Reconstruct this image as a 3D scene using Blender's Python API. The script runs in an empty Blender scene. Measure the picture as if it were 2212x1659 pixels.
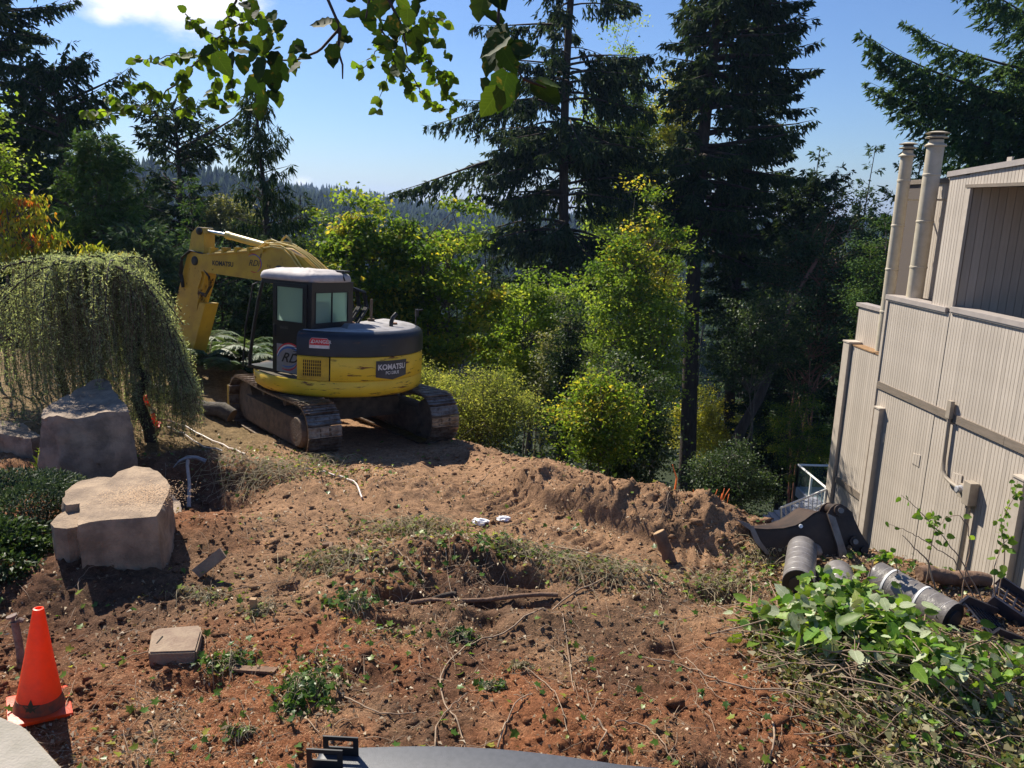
import bpy, bmesh, math, random
import numpy as np
from mathutils import Matrix, Vector
random.seed(7); rng = np.random.default_rng(7)
SC = bpy.context.scene; COL = SC.collection
# ---------------------------------------------------------------- camera, sky, sun, exposure
PITCH, ROLL, CAMZ = math.radians(13.0), 0.025, 3.3
cam = bpy.data.cameras.new("camera"); camo = bpy.data.objects.new("camera", cam); COL.objects.link(camo)
cam.sensor_width = 36.0; cam.lens = 36.0*1661/2212; cam.clip_end = 6000; cam.clip_start = 0.05
_R0 = np.array([1, 0, 0.]); _U0 = np.array([0, math.sin(PITCH), math.cos(PITCH)]); FW = np.array([0, math.cos(PITCH), -math.sin(PITCH)])
RR = math.cos(ROLL)*_R0 + math.sin(ROLL)*_U0; UU = -math.sin(ROLL)*_R0 + math.cos(ROLL)*_U0
CAM = np.array([0, 0, CAMZ])
camo.matrix_world = Matrix(((RR[0], UU[0], -FW[0], 0), (RR[1], UU[1], -FW[1], 0), (RR[2], UU[2], -FW[2], CAMZ), (0, 0, 0, 1)))
SC.camera = camo
SUN_AZ, SUN_EL = math.radians(-38.0), math.radians(45.0)     # azimuth from +Y, negative is to the left
sd = Vector((math.sin(SUN_AZ)*math.cos(SUN_EL), math.cos(SUN_AZ)*math.cos(SUN_EL), math.sin(SUN_EL)))
sun = bpy.data.lights.new("sun", 'SUN'); sun.energy = 4.9; sun.angle = math.radians(0.5); sun.color = (1.0, 0.92, 0.78)
suno = bpy.data.objects.new("sun", sun); COL.objects.link(suno); suno.rotation_euler = sd.to_track_quat('Z', 'Y').to_euler(); suno.location = (0, 0, 60)
SC.view_settings.view_transform = 'Standard'; SC.view_settings.look = 'None'; SC.view_settings.gamma = 1; SC.view_settings.use_curve_mapping = False
SC.view_settings.exposure = 0.85
def ray(px, py): return FW + RR*(px-1106)/1661. - UU*(py-829.5)/1661.      # viewing direction of a point of the survey picture
def atz(px, py, z=0.): r = ray(px, py); return CAM + r*((z-CAMZ)/r[2])
def aty(px, py, y): r = ray(px, py); return CAM + r*(y/r[1])
world = bpy.data.worlds.new("World"); SC.world = world; world.use_nodes = True
def build_world():
    nt = world.node_tree; N = nt.nodes; L = nt.links; N.clear()
    out = N.new('ShaderNodeOutputWorld'); sky = N.new('ShaderNodeTexSky'); sky.sky_type = 'NISHITA'; sky.sun_disc = False
    sky.sun_elevation = SUN_EL; sky.sun_rotation = SUN_AZ; sky.air_density = 1.15; sky.dust_density = 0.3; sky.ozone_density = 4.0; sky.altitude = 50
    bg = N.new('ShaderNodeBackground'); bg.inputs[1].default_value = 0.055; tint = N.new('ShaderNodeMix'); tint.data_type = 'RGBA'; tint.blend_type = 'MULTIPLY'; tint.inputs[0].default_value = 1; tint.inputs[7].default_value = (.80, .94, 1.22, 1); L.new(sky.outputs[0], tint.inputs[6]); L.new(tint.outputs[2], bg.inputs[0])
    tc = N.new('ShaderNodeTexCoord')
    noi = N.new('ShaderNodeTexNoise'); noi.inputs['Scale'].default_value = 11; noi.inputs['Detail'].default_value = 8; noi.inputs['Roughness'].default_value = 0.6
    mp = N.new('ShaderNodeMapping'); mp.inputs['Scale'].default_value = (1, 1, 2.2); L.new(tc.outputs['Generated'], mp.inputs[0]); L.new(mp.outputs[0], noi.inputs[0])
    last = None
    for (px, py, rad, st) in [(290, -5, .10, 1.), (390, 0, .12, 1.), (235, 30, .05, .8), (650, 395, .035, .6), (1650, -700, .2, .8), (-900, 200, .2, .8), (2900, 500, .2, .7)]:
        d = ray(px, py); d = d/np.linalg.norm(d)
        sub = N.new('ShaderNodeVectorMath'); sub.operation = 'SUBTRACT'; sub.inputs[1].default_value = tuple(d); L.new(tc.outputs['Generated'], sub.inputs[0])
        sc = N.new('ShaderNodeVectorMath'); sc.operation = 'MULTIPLY'; sc.inputs[1].default_value = (1, 1, 2.0); L.new(sub.outputs[0], sc.inputs[0])
        ln = N.new('ShaderNodeVectorMath'); ln.operation = 'LENGTH'; L.new(sc.outputs[0], ln.inputs[0])
        mr = N.new('ShaderNodeMapRange'); mr.inputs[1].default_value = rad; mr.inputs[2].default_value = 0; mr.inputs[3].default_value = 0; mr.inputs[4].default_value = st; L.new(ln.outputs['Value'], mr.inputs[0])
        if last is None: last = mr.outputs[0]
        else:
            m = N.new('ShaderNodeMath'); m.operation = 'MAXIMUM'; L.new(last, m.inputs[0]); L.new(mr.outputs[0], m.inputs[1]); last = m.outputs[0]
    ad = N.new('ShaderNodeMath'); ad.operation = 'ADD'; L.new(last, ad.inputs[0]); L.new(noi.outputs[0], ad.inputs[1])
    cr = N.new('ShaderNodeMapRange'); cr.interpolation_type = 'SMOOTHSTEP'; cr.inputs[1].default_value = .74; cr.inputs[2].default_value = 1.25; L.new(ad.outputs[0], cr.inputs[0])
    bc = N.new('ShaderNodeBackground'); bc.inputs[0].default_value = (1, .98, 1, 1); bc.inputs[1].default_value = 0.72
    mx = N.new('ShaderNodeMixShader'); L.new(cr.outputs[0], mx.inputs[0]); L.new(bg.outputs[0], mx.inputs[1]); L.new(bc.outputs[0], mx.inputs[2]); L.new(mx.outputs[0], out.inputs[0])
build_world()
SC.cycles.use_denoising = True; SC.cycles.max_bounces = 8; SC.cycles.transparent_max_bounces = 16; SC.cycles.diffuse_bounces = 3; SC.cycles.glossy_bounces = 3; SC.cycles.volume_bounces = 0

# ---------------------------------------------------------------- helpers
def tag(o, label=None, cat=None, group=None, kind=None):
    if label: o['label'] = label
    if cat: o['category'] = cat
    if group: o['group'] = group
    if kind: o['kind'] = kind
    return o
def thing(name, loc=(0, 0, 0), label=None, cat=None, group=None, rotz=0, mat=None):
    o = bpy.data.objects.new(name, None); COL.objects.link(o); o.empty_display_size = .2
    if mat is not None: o.matrix_world = mat
    else: o.location = loc; o.rotation_euler = (0, 0, rotz)
    return tag(o, label, cat, group)
def mesh_np(name, V, F, mat, parent=None, smooth=False, var=None, mats=None, midx=None, col=None):
    """V (n,3), F (m,k) integer array (all faces k-gons) or a list of tuples"""
    me = bpy.data.meshes.new(name)
    V = np.asarray(V, np.float32)
    if isinstance(F, np.ndarray):
        m, k = F.shape
        me.vertices.add(len(V)); me.vertices.foreach_set('co', V.ravel())
        me.loops.add(m*k); me.loops.foreach_set('vertex_index', F.astype(np.int32).ravel())
        me.polygons.add(m); me.polygons.foreach_set('loop_start', np.arange(0, m*k, k, dtype=np.int32)); me.polygons.foreach_set('loop_total', np.full(m, k, np.int32))
        me.update(calc_edges=True)
    else:
        me.from_pydata([tuple(v) for v in V.tolist()], [], F); me.update()
    if smooth: me.polygons.foreach_set('use_smooth', np.ones(len(me.polygons), bool))
    if var is not None:
        a = me.attributes.new('var', 'FLOAT', 'FACE'); a.data.foreach_set('value', np.asarray(var, np.float32))
    if col is not None:
        a = me.attributes.new('zone', 'FLOAT_COLOR', 'POINT'); a.data.foreach_set('color', np.asarray(col, np.float32).ravel())
    for mm in (mats or [mat]): me.materials.append(mm)
    if midx is not None: me.polygons.foreach_set('material_index', np.asarray(midx, np.int32))
    o = bpy.data.objects.new(name, me); COL.objects.link(o)
    if parent is not None: o.parent = parent
    return o
class MB:
    """collects simple solids in one mesh part"""
    def __init__(s, tf=None): s.v = []; s.f = []; s.tf = tf
    def add(s, vs, fs):
        n = len(s.v)
        if s.tf: vs = [s.tf(*v) for v in vs]
        s.v += [tuple(v) for v in vs]; s.f += [tuple(i+n for i in f) for f in fs]; return s
    def box(s, a, b, bev=0.):
        (x0, y0, z0), (x1, y1, z1) = a, b
        if bev <= 0:
            return s.add([(x0, y0, z0), (x1, y0, z0), (x1, y1, z0), (x0, y1, z0), (x0, y0, z1), (x1, y0, z1), (x1, y1, z1), (x0, y1, z1)],
                  [(0, 3, 2, 1), (4, 5, 6, 7), (0, 1, 5, 4), (1, 2, 6, 5), (2, 3, 7, 6), (3, 0, 4, 7)])
        b = min(bev, (x1-x0)/2.01, (y1-y0)/2.01, (z1-z0)/2.01)
        bm = bmesh.new(); bmesh.ops.create_cube(bm, size=1)
        for v in bm.verts: v.co = Vector(((x0+x1)/2+v.co.x*(x1-x0), (y0+y1)/2+v.co.y*(y1-y0), (z0+z1)/2+v.co.z*(z1-z0)))
        bmesh.ops.bevel(bm, geom=bm.edges[:], offset=b, segments=2, affect='EDGES', profile=.7); bm.verts.index_update()
        vs = [tuple(v.co) for v in bm.verts]; fs = [tuple(v.index for v in f.verts) for f in bm.faces]; bm.free()
        return s.add(vs, fs)
    def prism(s, pts, d, flip=False):
        """pts: list of 3-D points of a planar polygon, d: extrusion vector"""
        n = len(pts); P = [np.array(p, float) for p in pts]; Q = [p+np.array(d, float) for p in P]
        return s.add([tuple(p) for p in P+Q], [tuple(range(n))[::-1], tuple(range(n, 2*n))]+[(i, (i+1) % n, n+(i+1) % n, n+i) for i in range(n)])
    def tube(s, pts, r, sides=8, caps=True):
        P = np.array(pts, float); n = len(P); r = np.broadcast_to(np.asarray(r, float), (n,))
        T = np.gradient(P, axis=0); T /= np.linalg.norm(T, axis=1)[:, None]+1e-9
        up = np.array([0, 0, 1.]) if abs(T[0, 2]) < .9 else np.array([1., 0, 0])
        vs = []
        for i in range(n):
            a = np.cross(T[i], up); a /= np.linalg.norm(a)+1e-9; b = np.cross(T[i], a); up = -b if i == 0 and False else up
            for k in range(sides):
                t = 2*math.pi*k/sides; vs.append(tuple(P[i]+r[i]*(a*math.cos(t)+b*math.sin(t))))
        fs = [(i*sides+k, i*sides+(k+1) % sides, (i+1)*sides+(k+1) % sides, (i+1)*sides+k) for i in range(n-1) for k in range(sides)]
        if caps: fs += [tuple(range(sides))[::-1], tuple(range((n-1)*sides, n*sides))]
        return s.add(vs, fs)
    def lathe(s, c, axis, prof, sides=16):
        """prof: list of (distance along axis, radius)"""
        c = np.array(c, float); ax = np.array(axis, float); ax /= np.linalg.norm(ax)
        return s.tube_fixed([c+ax*h for h, _ in prof], [q for _, q in prof], ax, sides)
    def tube_fixed(s, P, r, ax, sides):
        up = np.array([0, 0, 1.]) if abs(ax[2]) < .9 else np.array([1., 0, 0]); a = np.cross(ax, up); a /= np.linalg.norm(a); b = np.cross(ax, a)
        vs = []
        for p, q in zip(P, r):
            for k in range(sides):
                t = 2*math.pi*k/sides; vs.append(tuple(p+q*(a*math.cos(t)+b*math.sin(t))))
        n = len(P); fs = [(i*sides+k, i*sides+(k+1) % sides, (i+1)*sides+(k+1) % sides, (i+1)*sides+k) for i in range(n-1) for k in range(sides)]
        fs += [tuple(range(sides))[::-1], tuple(range((n-1)*sides, n*sides))]
        return s.add(vs, fs)
    def build(s, name, mat, parent=None, smooth=False, angle=None):
        o = mesh_np(name, s.v, s.f, mat, parent)
        bm = bmesh.new(); bm.from_mesh(o.data); bmesh.ops.recalc_face_normals(bm, faces=bm.faces[:])
        if smooth:
            for f in bm.faces: f.smooth = True
            for e in bm.edges:
                if len(e.link_faces) == 2 and e.calc_face_angle(0) > math.radians(angle or 35): e.smooth = False
        bm.to_mesh(o.data); bm.free(); return o
def lerp(a, b, t): return a+(b-a)*t
# ---- numpy value noise
def _h(ix, iy, seed):
    n = (ix.astype(np.int64)*374761393+iy.astype(np.int64)*668265263+seed*2147483647) & 0x7fffffff
    n = (n ^ (n >> 13))*1274126177 & 0x7fffffff; n = n ^ (n >> 16); return (n & 0xffff)/65535.0
def vn(x, y, seed=0):
    x = np.asarray(x, float); y = np.asarray(y, float)
    ix = np.floor(x); iy = np.floor(y); fx = x-ix; fy = y-iy; fx = fx*fx*(3-2*fx); fy = fy*fy*(3-2*fy)
    a = _h(ix, iy, seed); b = _h(ix+1, iy, seed); c = _h(ix, iy+1, seed); d = _h(ix+1, iy+1, seed)
    return (a*(1-fx)+b*fx)*(1-fy)+(c*(1-fx)+d*fx)*fy
def fbm(x, y, f=1., oct=4, seed=0, rough=.5, billow=False):
    s = 0; a = 1; tot = 0
    for i in range(oct):
        c, sn = math.cos(i*1.3+.4), math.sin(i*1.3+.4)
        n = vn((x*c-y*sn)*f+i*17.3, (x*sn+y*c)*f-i*9.1, seed+i)*2-1
        if billow: n = 1-2*abs(n)
        s = s+a*n; tot += a; a *= rough; f *= 2.03
    return s/tot
def sstep(a, b, x): t = np.clip((x-a)/(b-a), 0, 1); return t*t*(3-2*t)
# ---- batches of thin tubes and of leaf cards
def tubes_np(lines, sides=4):
    """lines: list of (points (n,3), r0, r1) -> V, F(quads)"""
    VV = []; FF = []; off = 0
    ang = np.arange(sides)*2*math.pi/sides; ca = np.cos(ang); sa = np.sin(ang)
    for P, r0, r1 in lines:
        P = np.asarray(P, float); n = len(P); T = np.empty_like(P); T[1:-1] = P[2:]-P[:-2]; T[0] = P[1]-P[0]; T[-1] = P[-1]-P[-2]
        T /= np.linalg.norm(T, axis=1)[:, None]+1e-9
        up = np.array([.13, .21, .97]) if np.abs(T[:, 2]).mean() < .8 else np.array([.97, .21, .1])
        A = np.cross(T, up); A /= np.linalg.norm(A, axis=1)[:, None]+1e-9; B = np.cross(T, A); r = np.linspace(r0, r1, n)
        V = P[:, None]+r[:, None, None]*(A[:, None]*ca[None, :, None]+B[:, None]*sa[None, :, None])
        VV.append(V.reshape(-1, 3)); i = np.arange(n-1)[:, None]*sides; k = np.arange(sides)[None]; k2 = (k+1) % sides
        FF.append(np.stack([i+k, i+k2, i+sides+k2, i+sides+k], -1).reshape(-1, 4)+off); off += n*sides
    return np.concatenate(VV), np.concatenate(FF)
def unit(a): return a/(np.linalg.norm(a, axis=-1, keepdims=True)+1e-9)
def cards(C, D, Nn, L, Wd, fold=.15, curl=0.):
    """leaf cards: base C, direction D, normal N; kite of two triangles... returns V, F(quads)"""
    D = unit(D); S = unit(np.cross(D, Nn)); U = np.cross(S, D); L = np.asarray(L)[:, None]; Wd = np.asarray(Wd)[:, None]
    v0 = C; v1 = C+D*L*.45+S*Wd*.5+U*Wd*fold; v2 = C+D*L-U*L*curl; v3 = C+D*L*.45-S*Wd*.5+U*Wd*fold
    V = np.stack([v0, v1, v2, v3], 1).reshape(-1, 3); F = np.arange(len(V)).reshape(-1, 4); return V, F
def rdir(n, r=rng): return unit(r.normal(size=(n, 3)))
# ---------------------------------------------------------------- materials
def M(name, col, rough=.8, col2=None, scale=5., bump=0., bscale=40., metal=0., det=6, spec=.5, mixlo=.35, mixhi=.65, bdist=.02, stretch=None, third=None):
    m = bpy.data.materials.new(name); m.use_nodes = True; nt = m.node_tree; N = nt.nodes; L = nt.links; b = N['Principled BSDF']
    b.inputs['Roughness'].default_value = rough; b.inputs['Metallic'].default_value = metal; b.inputs['Specular IOR Level'].default_value = spec
    b.inputs['Base Color'].default_value = (*col, 1); tc = N.new('ShaderNodeTexCoord'); src = tc.outputs['Object']
    if stretch:
        mp = N.new('ShaderNodeMapping'); mp.inputs['Scale'].default_value = stretch; L.new(src, mp.inputs[0]); src = mp.outputs[0]
    if col2:
        n = N.new('ShaderNodeTexNoise'); n.inputs['Scale'].default_value = scale; n.inputs['Detail'].default_value = det; n.inputs['Roughness'].default_value = .62; L.new(src, n.inputs[0])
        r = N.new('ShaderNodeValToRGB'); r.color_ramp.elements[0].position = mixlo; r.color_ramp.elements[1].position = mixhi
        r.color_ramp.elements[0].color = (*col, 1); r.color_ramp.elements[1].color = (*col2, 1)
        if third: e = r.color_ramp.elements.new(min(.98, mixhi+.08)); e.color = (*third, 1)
        L.new(n.outputs[0], r.inputs[0]); L.new(r.outputs[0], b.inputs['Base Color'])
    if bump:
        n2 = N.new('ShaderNodeTexNoise'); n2.inputs['Scale'].default_value = bscale; n2.inputs['Detail'].default_value = 5; L.new(src, n2.inputs[0])
        bp = N.new('ShaderNodeBump'); bp.inputs['Strength'].default_value = bump; bp.inputs['Distance'].default_value = bdist; L.new(n2.outputs[0], bp.inputs['Height']); L.new(bp.outputs[0], b.inputs['Normal'])
    return m
def leafmat(name, cols, trans=.45, rough=.45, spec=.35, tcol=(1.25, 1.2, .6), veins=False):
    m = bpy.data.materials.new(name); m.use_nodes = True; nt = m.node_tree; N = nt.nodes; L = nt.links; b = N['Principled BSDF']; out = N['Material Output']
    b.inputs['Roughness'].default_value = rough; b.inputs['Specular IOR Level'].default_value = spec
    at = N.new('ShaderNodeAttribute'); at.attribute_name = 'var'; r = N.new('ShaderNodeValToRGB'); els = r.color_ramp.elements
    for i, (p, c) in enumerate(cols):
        e = els[i] if i < 2 else els.new(p)
        e.position = p; e.color = (*c, 1)
    L.new(at.outputs['Fac'], r.inputs[0])
    if veins:     # pale midrib and side veins, brown spots
        tc = N.new('ShaderNodeTexCoord'); sp = N.new('ShaderNodeSeparateXYZ'); L.new(tc.outputs['Object'], sp.inputs[0])
        def mth(op, a, bb=None):
            q = N.new('ShaderNodeMath'); q.operation = op
            for i, v in enumerate((a, bb)):
                if v is None: continue
                if isinstance(v, (int, float)): q.inputs[i].default_value = v
                else: L.new(v, q.inputs[i])
            return q.outputs[0]
        ay = mth('ABSOLUTE', sp.outputs[1]); w = mth('ABSOLUTE', mth('SINE', mth('MULTIPLY', mth('SUBTRACT', sp.outputs[0], mth('MULTIPLY', ay, .8)), 26.))); v1 = mth('LESS_THAN', w, .13); v2 = mth('LESS_THAN', ay, .012); vv = mth('MAXIMUM', v1, v2)
        mv = N.new('ShaderNodeMix'); mv.data_type = 'RGBA'; mv.blend_type = 'MULTIPLY'; L.new(mth('MULTIPLY', vv, .6), mv.inputs[0]); L.new(r.outputs[0], mv.inputs[6]); mv.inputs[7].default_value = (1.7, 1.6, 1.9, 1)
        oi = N.new('ShaderNodeObjectInfo'); ns = N.new('ShaderNodeTexNoise'); ns.noise_dimensions = '4D'; ns.inputs['Scale'].default_value = 3.5; ns.inputs['Detail'].default_value = 6; L.new(tc.outputs['Object'], ns.inputs[0]); L.new(mth('MULTIPLY', oi.outputs['Random'], 40.), ns.inputs['W'])
        sr = N.new('ShaderNodeMapRange'); sr.inputs[1].default_value = .60; sr.inputs[2].default_value = .68; L.new(ns.outputs[0], sr.inputs[0]); ms = N.new('ShaderNodeMix'); ms.data_type = 'RGBA'; L.new(mth('MULTIPLY', sr.outputs[0], .7), ms.inputs[0]); L.new(mv.outputs[2], ms.inputs[6]); ms.inputs[7].default_value = (.16, .11, .03, 1)
        hv = N.new('ShaderNodeHueSaturation'); L.new(ms.outputs[2], hv.inputs['Color']); L.new(mth('ADD', mth('MULTIPLY', oi.outputs['Random'], .8), .6), hv.inputs['Value']); 
        class _R: outputs = [hv.outputs[0]]
        r = _R
    L.new(r.outputs[0], b.inputs['Base Color'])
    tr = N.new('ShaderNodeBsdfTranslucent'); mu = N.new('ShaderNodeMix'); mu.data_type = 'RGBA'; mu.blend_type = 'MULTIPLY'; mu.inputs[0].default_value = 1; L.new(r.outputs[0], mu.inputs[6]); mu.inputs[7].default_value = (*tcol, 1)
    L.new(mu.outputs[2], tr.inputs[0]); mx = N.new('ShaderNodeMixShader'); mx.inputs[0].default_value = trans; L.new(b.outputs[0], mx.inputs[1]); L.new(tr.outputs[0], mx.inputs[2]); L.new(mx.outputs[0], out.inputs[0])
    return m
bark_dark = M('bark_dark', (.035, .026, .02), .95, (.075, .055, .042), 9, .8, 30, stretch=(1, 1, .25))
bark_grey = M('bark_grey', (.06, .05, .04), .9, (.13, .11, .09), 12, .5, 40)
bark_red = M('bark_red', (.20, .075, .045), .7, (.30, .14, .09), 4, .2, 30)
twig_mat = M('twig_bark', (.10, .075, .05), .9, (.22, .17, .12), 15)
# ---------------------------------------------------------------- terrain
EDGE = np.array([(-60, 30.), (-14, 17.), (-6, 15.5), (-3.4, 14.6), (-1.2, 12.6), (-.35, 11.3), (.55, 10.35), (1.25, 9.25), (2.2, 8.45), (2.75, 7.95), (3.35, 7.55), (4.1, 7.1), (5.0, 6.2), (6.2, 4.8), (7.5, 2.5), (8.5, -3), (9, -60)])
def edge_d(x, y):
    """signed distance to the crest of the slope, positive beyond it"""
    best = np.full(np.shape(x), 1e9); sg = np.ones(np.shape(x))
    for a, b in zip(EDGE[:-1], EDGE[1:]):
        d = b-a; t = np.clip(((x-a[0])*d[0]+(y-a[1])*d[1])/(d@d), 0, 1); dx = x-a[0]-t*d[0]; dy = y-a[1]-t*d[1]; q = np.hypot(dx, dy)
        s = np.where(d[0]*dy-d[1]*dx >= 0, 1., -1.); m = q < best; best = np.where(m, q, best); sg = np.where(m, s, sg)
    return best*sg
def ridge(x):
    """height of the far ridge by azimuth x/y"""
    return None
def base_h(x, y):
    x = np.asarray(x, float); y = np.asarray(y, float); e = edge_d(x, y)
    z = -.12*np.clip(y-9., 0, 5)*sstep(-6, -4, x)-.05*np.clip(x+2.8, 0, 3)*sstep(9.5, 11, y)
    z = z-.05*np.clip(x-2.6, 0, 3)
    drop = np.where(e > 0, .62*np.clip(e, 0, 7)+.34*np.clip(e-7, 0, 60)+.12*np.clip(e-67, 0, 200), 0)
    far = y > 60
    r = np.hypot(x, y); az = x/np.maximum(y, 1)
    # opposite valley side: a nearer ridge on the left, a lower and farther one to the right
    el1 = lerp(.004, -.06, sstep(-.45, .0, az)); crest1 = CAMZ+430*el1
    h1 = lerp(-48., 0, 0)+(crest1+48)*sstep(230, 430, r)
    el2 = lerp(.004, -.022, sstep(-.3, .05, az)); crest2 = CAMZ+1100*el2
    h2 = crest1+(crest2-crest1)*sstep(560, 1100, r)
    land = np.where(r < 460, h1, h2)+np.where(r > 300, fbm(x, y, .008, 3, 5)*7, 0)
    zz = np.where(r > 150, lerp(z-drop, land, sstep(150, 235, r)), z-drop)
    back = sstep(0, -6, y)
    return np.maximum(zz, -70)
def near_relief(x, y):
    e = edge_d(x, y); d = 0
    # broad unevenness, clods, fine crumbs
    rough = .35+.65*sstep(.25, .75, vn(x*.8+3, y*.8, 21))
    d = d+.06*fbm(x, y, .8, 3, 1)+.045*rough*fbm(x, y, 3.2, 3, 2, .55, True)+.032*(.5+.5*rough)*fbm(x, y, 9., 4, 3, .66, True)+.009*fbm(x, y, 40., 3, 4, .65)
    # churned spoil along the crest
    cr = np.exp(-((e+.45)/.5)**2)*sstep(-1.6, -.6, x)*sstep(2.7, 2.1, x)
    d = d+.022*sstep(.45, .8, vn(x*2.2, y*2.2, 51))*fbm(x, y, 18, 3, 52, .7, True)
    d = d+cr*(.03+.10*np.abs(fbm(x, y, 2.2, 4, 8, .65))+.05*fbm(x, y, 8, 3, 9, .65))
    # heaps
    for hx, hy, rx, ry, h in [(.15, 8.55, .75, .3, .30), (.95, 8.0, .7, .32, .24), (1.75, 7.75, .7, .35, .22), (2.15, 7.45, .35, .25, .16), (.55, 7.35, .5, .25, .1), (-3.9, 9.0, .7, .6, .2), (-3.8, 6.15, .75, .35, .14), (-3.0, 7.2, .5, .4, .1), (-1.7, 8.4, 1.1, .5, .10), (-.45, 6.6, 1.0, .38, .20), (.3, 5.65, .35, .2, .09), (-.45, 5.72, .2, .22, .08), (2.9, 5.2, .9, .9, .16), (.2, 4.5, .5, .3, .05), (3.3, 6.9, .5, .4, .1)]:
        g = np.exp(-((x-hx)/rx)**2-((y-hy)/ry)**2); d = d+g*h*(1+.55*fbm(x, y, 4.5, 4, 12, .6, True))
    # dug pits
    for hx, hy, rx, ry, h in [(-.8, 5.95, .35, .06, .09), (-.2, 5.93, .16, .05, .08), (.25, 5.9, .18, .06, .10), (-.85, 5.6, .2, .06, .08), (-.15, 5.65, .12, .1, .08), (-3.5, 5.35, .8, .35, .05), (-2.2, 4.75, .25, .12, .1), (-3.4, 8.3, .6, .5, .2), (1.3, 3.85, .22, .15, .14), (1.25, 5.3, .16, .1, .08), (-1.0, 4.85, .15, .1, .06), (.1, 6.25, .25, .08, .14), (-1.9, 6.1, .12, .1, .08), (.6, 4.05, .2, .1, .05), (1.85, 6.15, .2, .1, .07)]:
        g = np.exp(-(np.abs((x-hx)/rx))**4-(np.abs((y-hy)/ry))**4); d = d-g*h*(1+.3*fbm(x, y, 6, 2, 14))
    # lane pressed by the crawler with cleat marks
    px = np.array([-1.0, -.55, .1, 1.3, 2.3]); py = np.array([10.6, 9.0, 7.9, 7.05, 6.7])
    best = np.full(np.shape(x), 9.); s = np.zeros(np.shape(x)); acc = 0
    for i in range(4):
        a = np.array([px[i], py[i]]); b = np.array([px[i+1], py[i+1]]); dd = b-a; l = np.hypot(*dd); t = np.clip(((x-a[0])*dd[0]+(y-a[1])*dd[1])/l**2, 0, 1)
        q = np.hypot(x-a[0]-t*dd[0], y-a[1]-t*dd[1]); m = q < best; best = np.where(m, q, best); s = np.where(m, acc+t*l, s); acc += l
    lane = sstep(.42, .26, best); d = d*(1-.75*lane)+lane*(-.05+.028*np.clip(np.sin((s+best*.25)*2*math.pi/.13+fbm(x, y, 2, 2, 15)*2), -.6, 1)*sstep(-.35, .25, fbm(x, y, 1.3, 2, 19)))
    lane2 = sstep(.3, .18, np.abs(x+2.1+(y-9)*.42))*sstep(7.6, 8.3, y)*sstep(10.2, 9.6, y)
    d = d*(1-.6*lane2)-.03*lane2
    return d
def near_w(x, y):   # weight of the worked-over relief
    return sstep(3.5, 1.2, edge_d(x, y))
def ground(x, y): x = np.asarray(x, float); y = np.asarray(y, float); return base_h(x, y)+near_relief(x, y)*near_w(x, y)
def gz(x, y): return float(ground(np.array([x]), np.array([y]))[0])
def on(px, py, dz=0.):
    """point of the ground seen at a survey picture position"""
    z = 0.
    for _ in range(8): p = atz(px, py, z); z = gz(p[0], p[1])
    return np.array([p[0], p[1], z+dz])
def groundmat():
    m = bpy.data.materials.new('churned_soil'); m.use_nodes = True; nt = m.node_tree; N = nt.nodes; L = nt.links; b = N['Principled BSDF']; b.inputs['Roughness'].default_value = .95; b.inputs['Specular IOR Level'].default_value = .15
    at = N.new('ShaderNodeAttribute'); at.attribute_name = 'zone'; tc = N.new('ShaderNodeTexCoord')
    def noise(s, d=8, r=.65):
        n = N.new('ShaderNodeTexNoise'); n.inputs['Scale'].default_value = s; n.inputs['Detail'].default_value = d; n.inputs['Roughness'].default_value = r; L.new(tc.outputs['Object'], n.inputs[0]); return n
    n1 = noise(2.2); n2 = noise(14); n3 = noise(75, 4, .7)
    def ramp(src, *st):
        r = N.new('ShaderNodeValToRGB'); e = r.color_ramp.elements
        for i, (p, v) in enumerate(st):
            q = e[i] if i < 2 else e.new(p)
            q.position = p; q.color = (v, v, v, 1)
        L.new(src, r.inputs[0]); return r
    def mul(a, bb, f=1.):
        x = N.new('ShaderNodeMix'); x.data_type = 'RGBA'; x.blend_type = 'MULTIPLY'; x.inputs[0].default_value = f; L.new(a, x.inputs[6]); L.new(bb, x.inputs[7]); return x.outputs[2]
    c = mul(at.outputs['Color'], ramp(n1.outputs[0], (.3, .72), (.7, 1.2)).outputs[0])
    c = mul(c, ramp(n2.outputs[0], (.3, .6), (.62, 1.25)).outputs[0]); c = mul(c, ramp(n3.outputs[0], (.32, .55), (.62, 1.35)).outputs[0], .8)
    L.new(c, b.inputs['Base Color'])
    bp = N.new('ShaderNodeBump'); bp.inputs['Strength'].default_value = .9; bp.inputs['Distance'].default_value = .04
    n4 = noise(38, 8, .75); L.new(n4.outputs[0], bp.inputs['Height']); L.new(bp.outputs[0], b.inputs['Normal']); return m
soil = groundmat()
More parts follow.
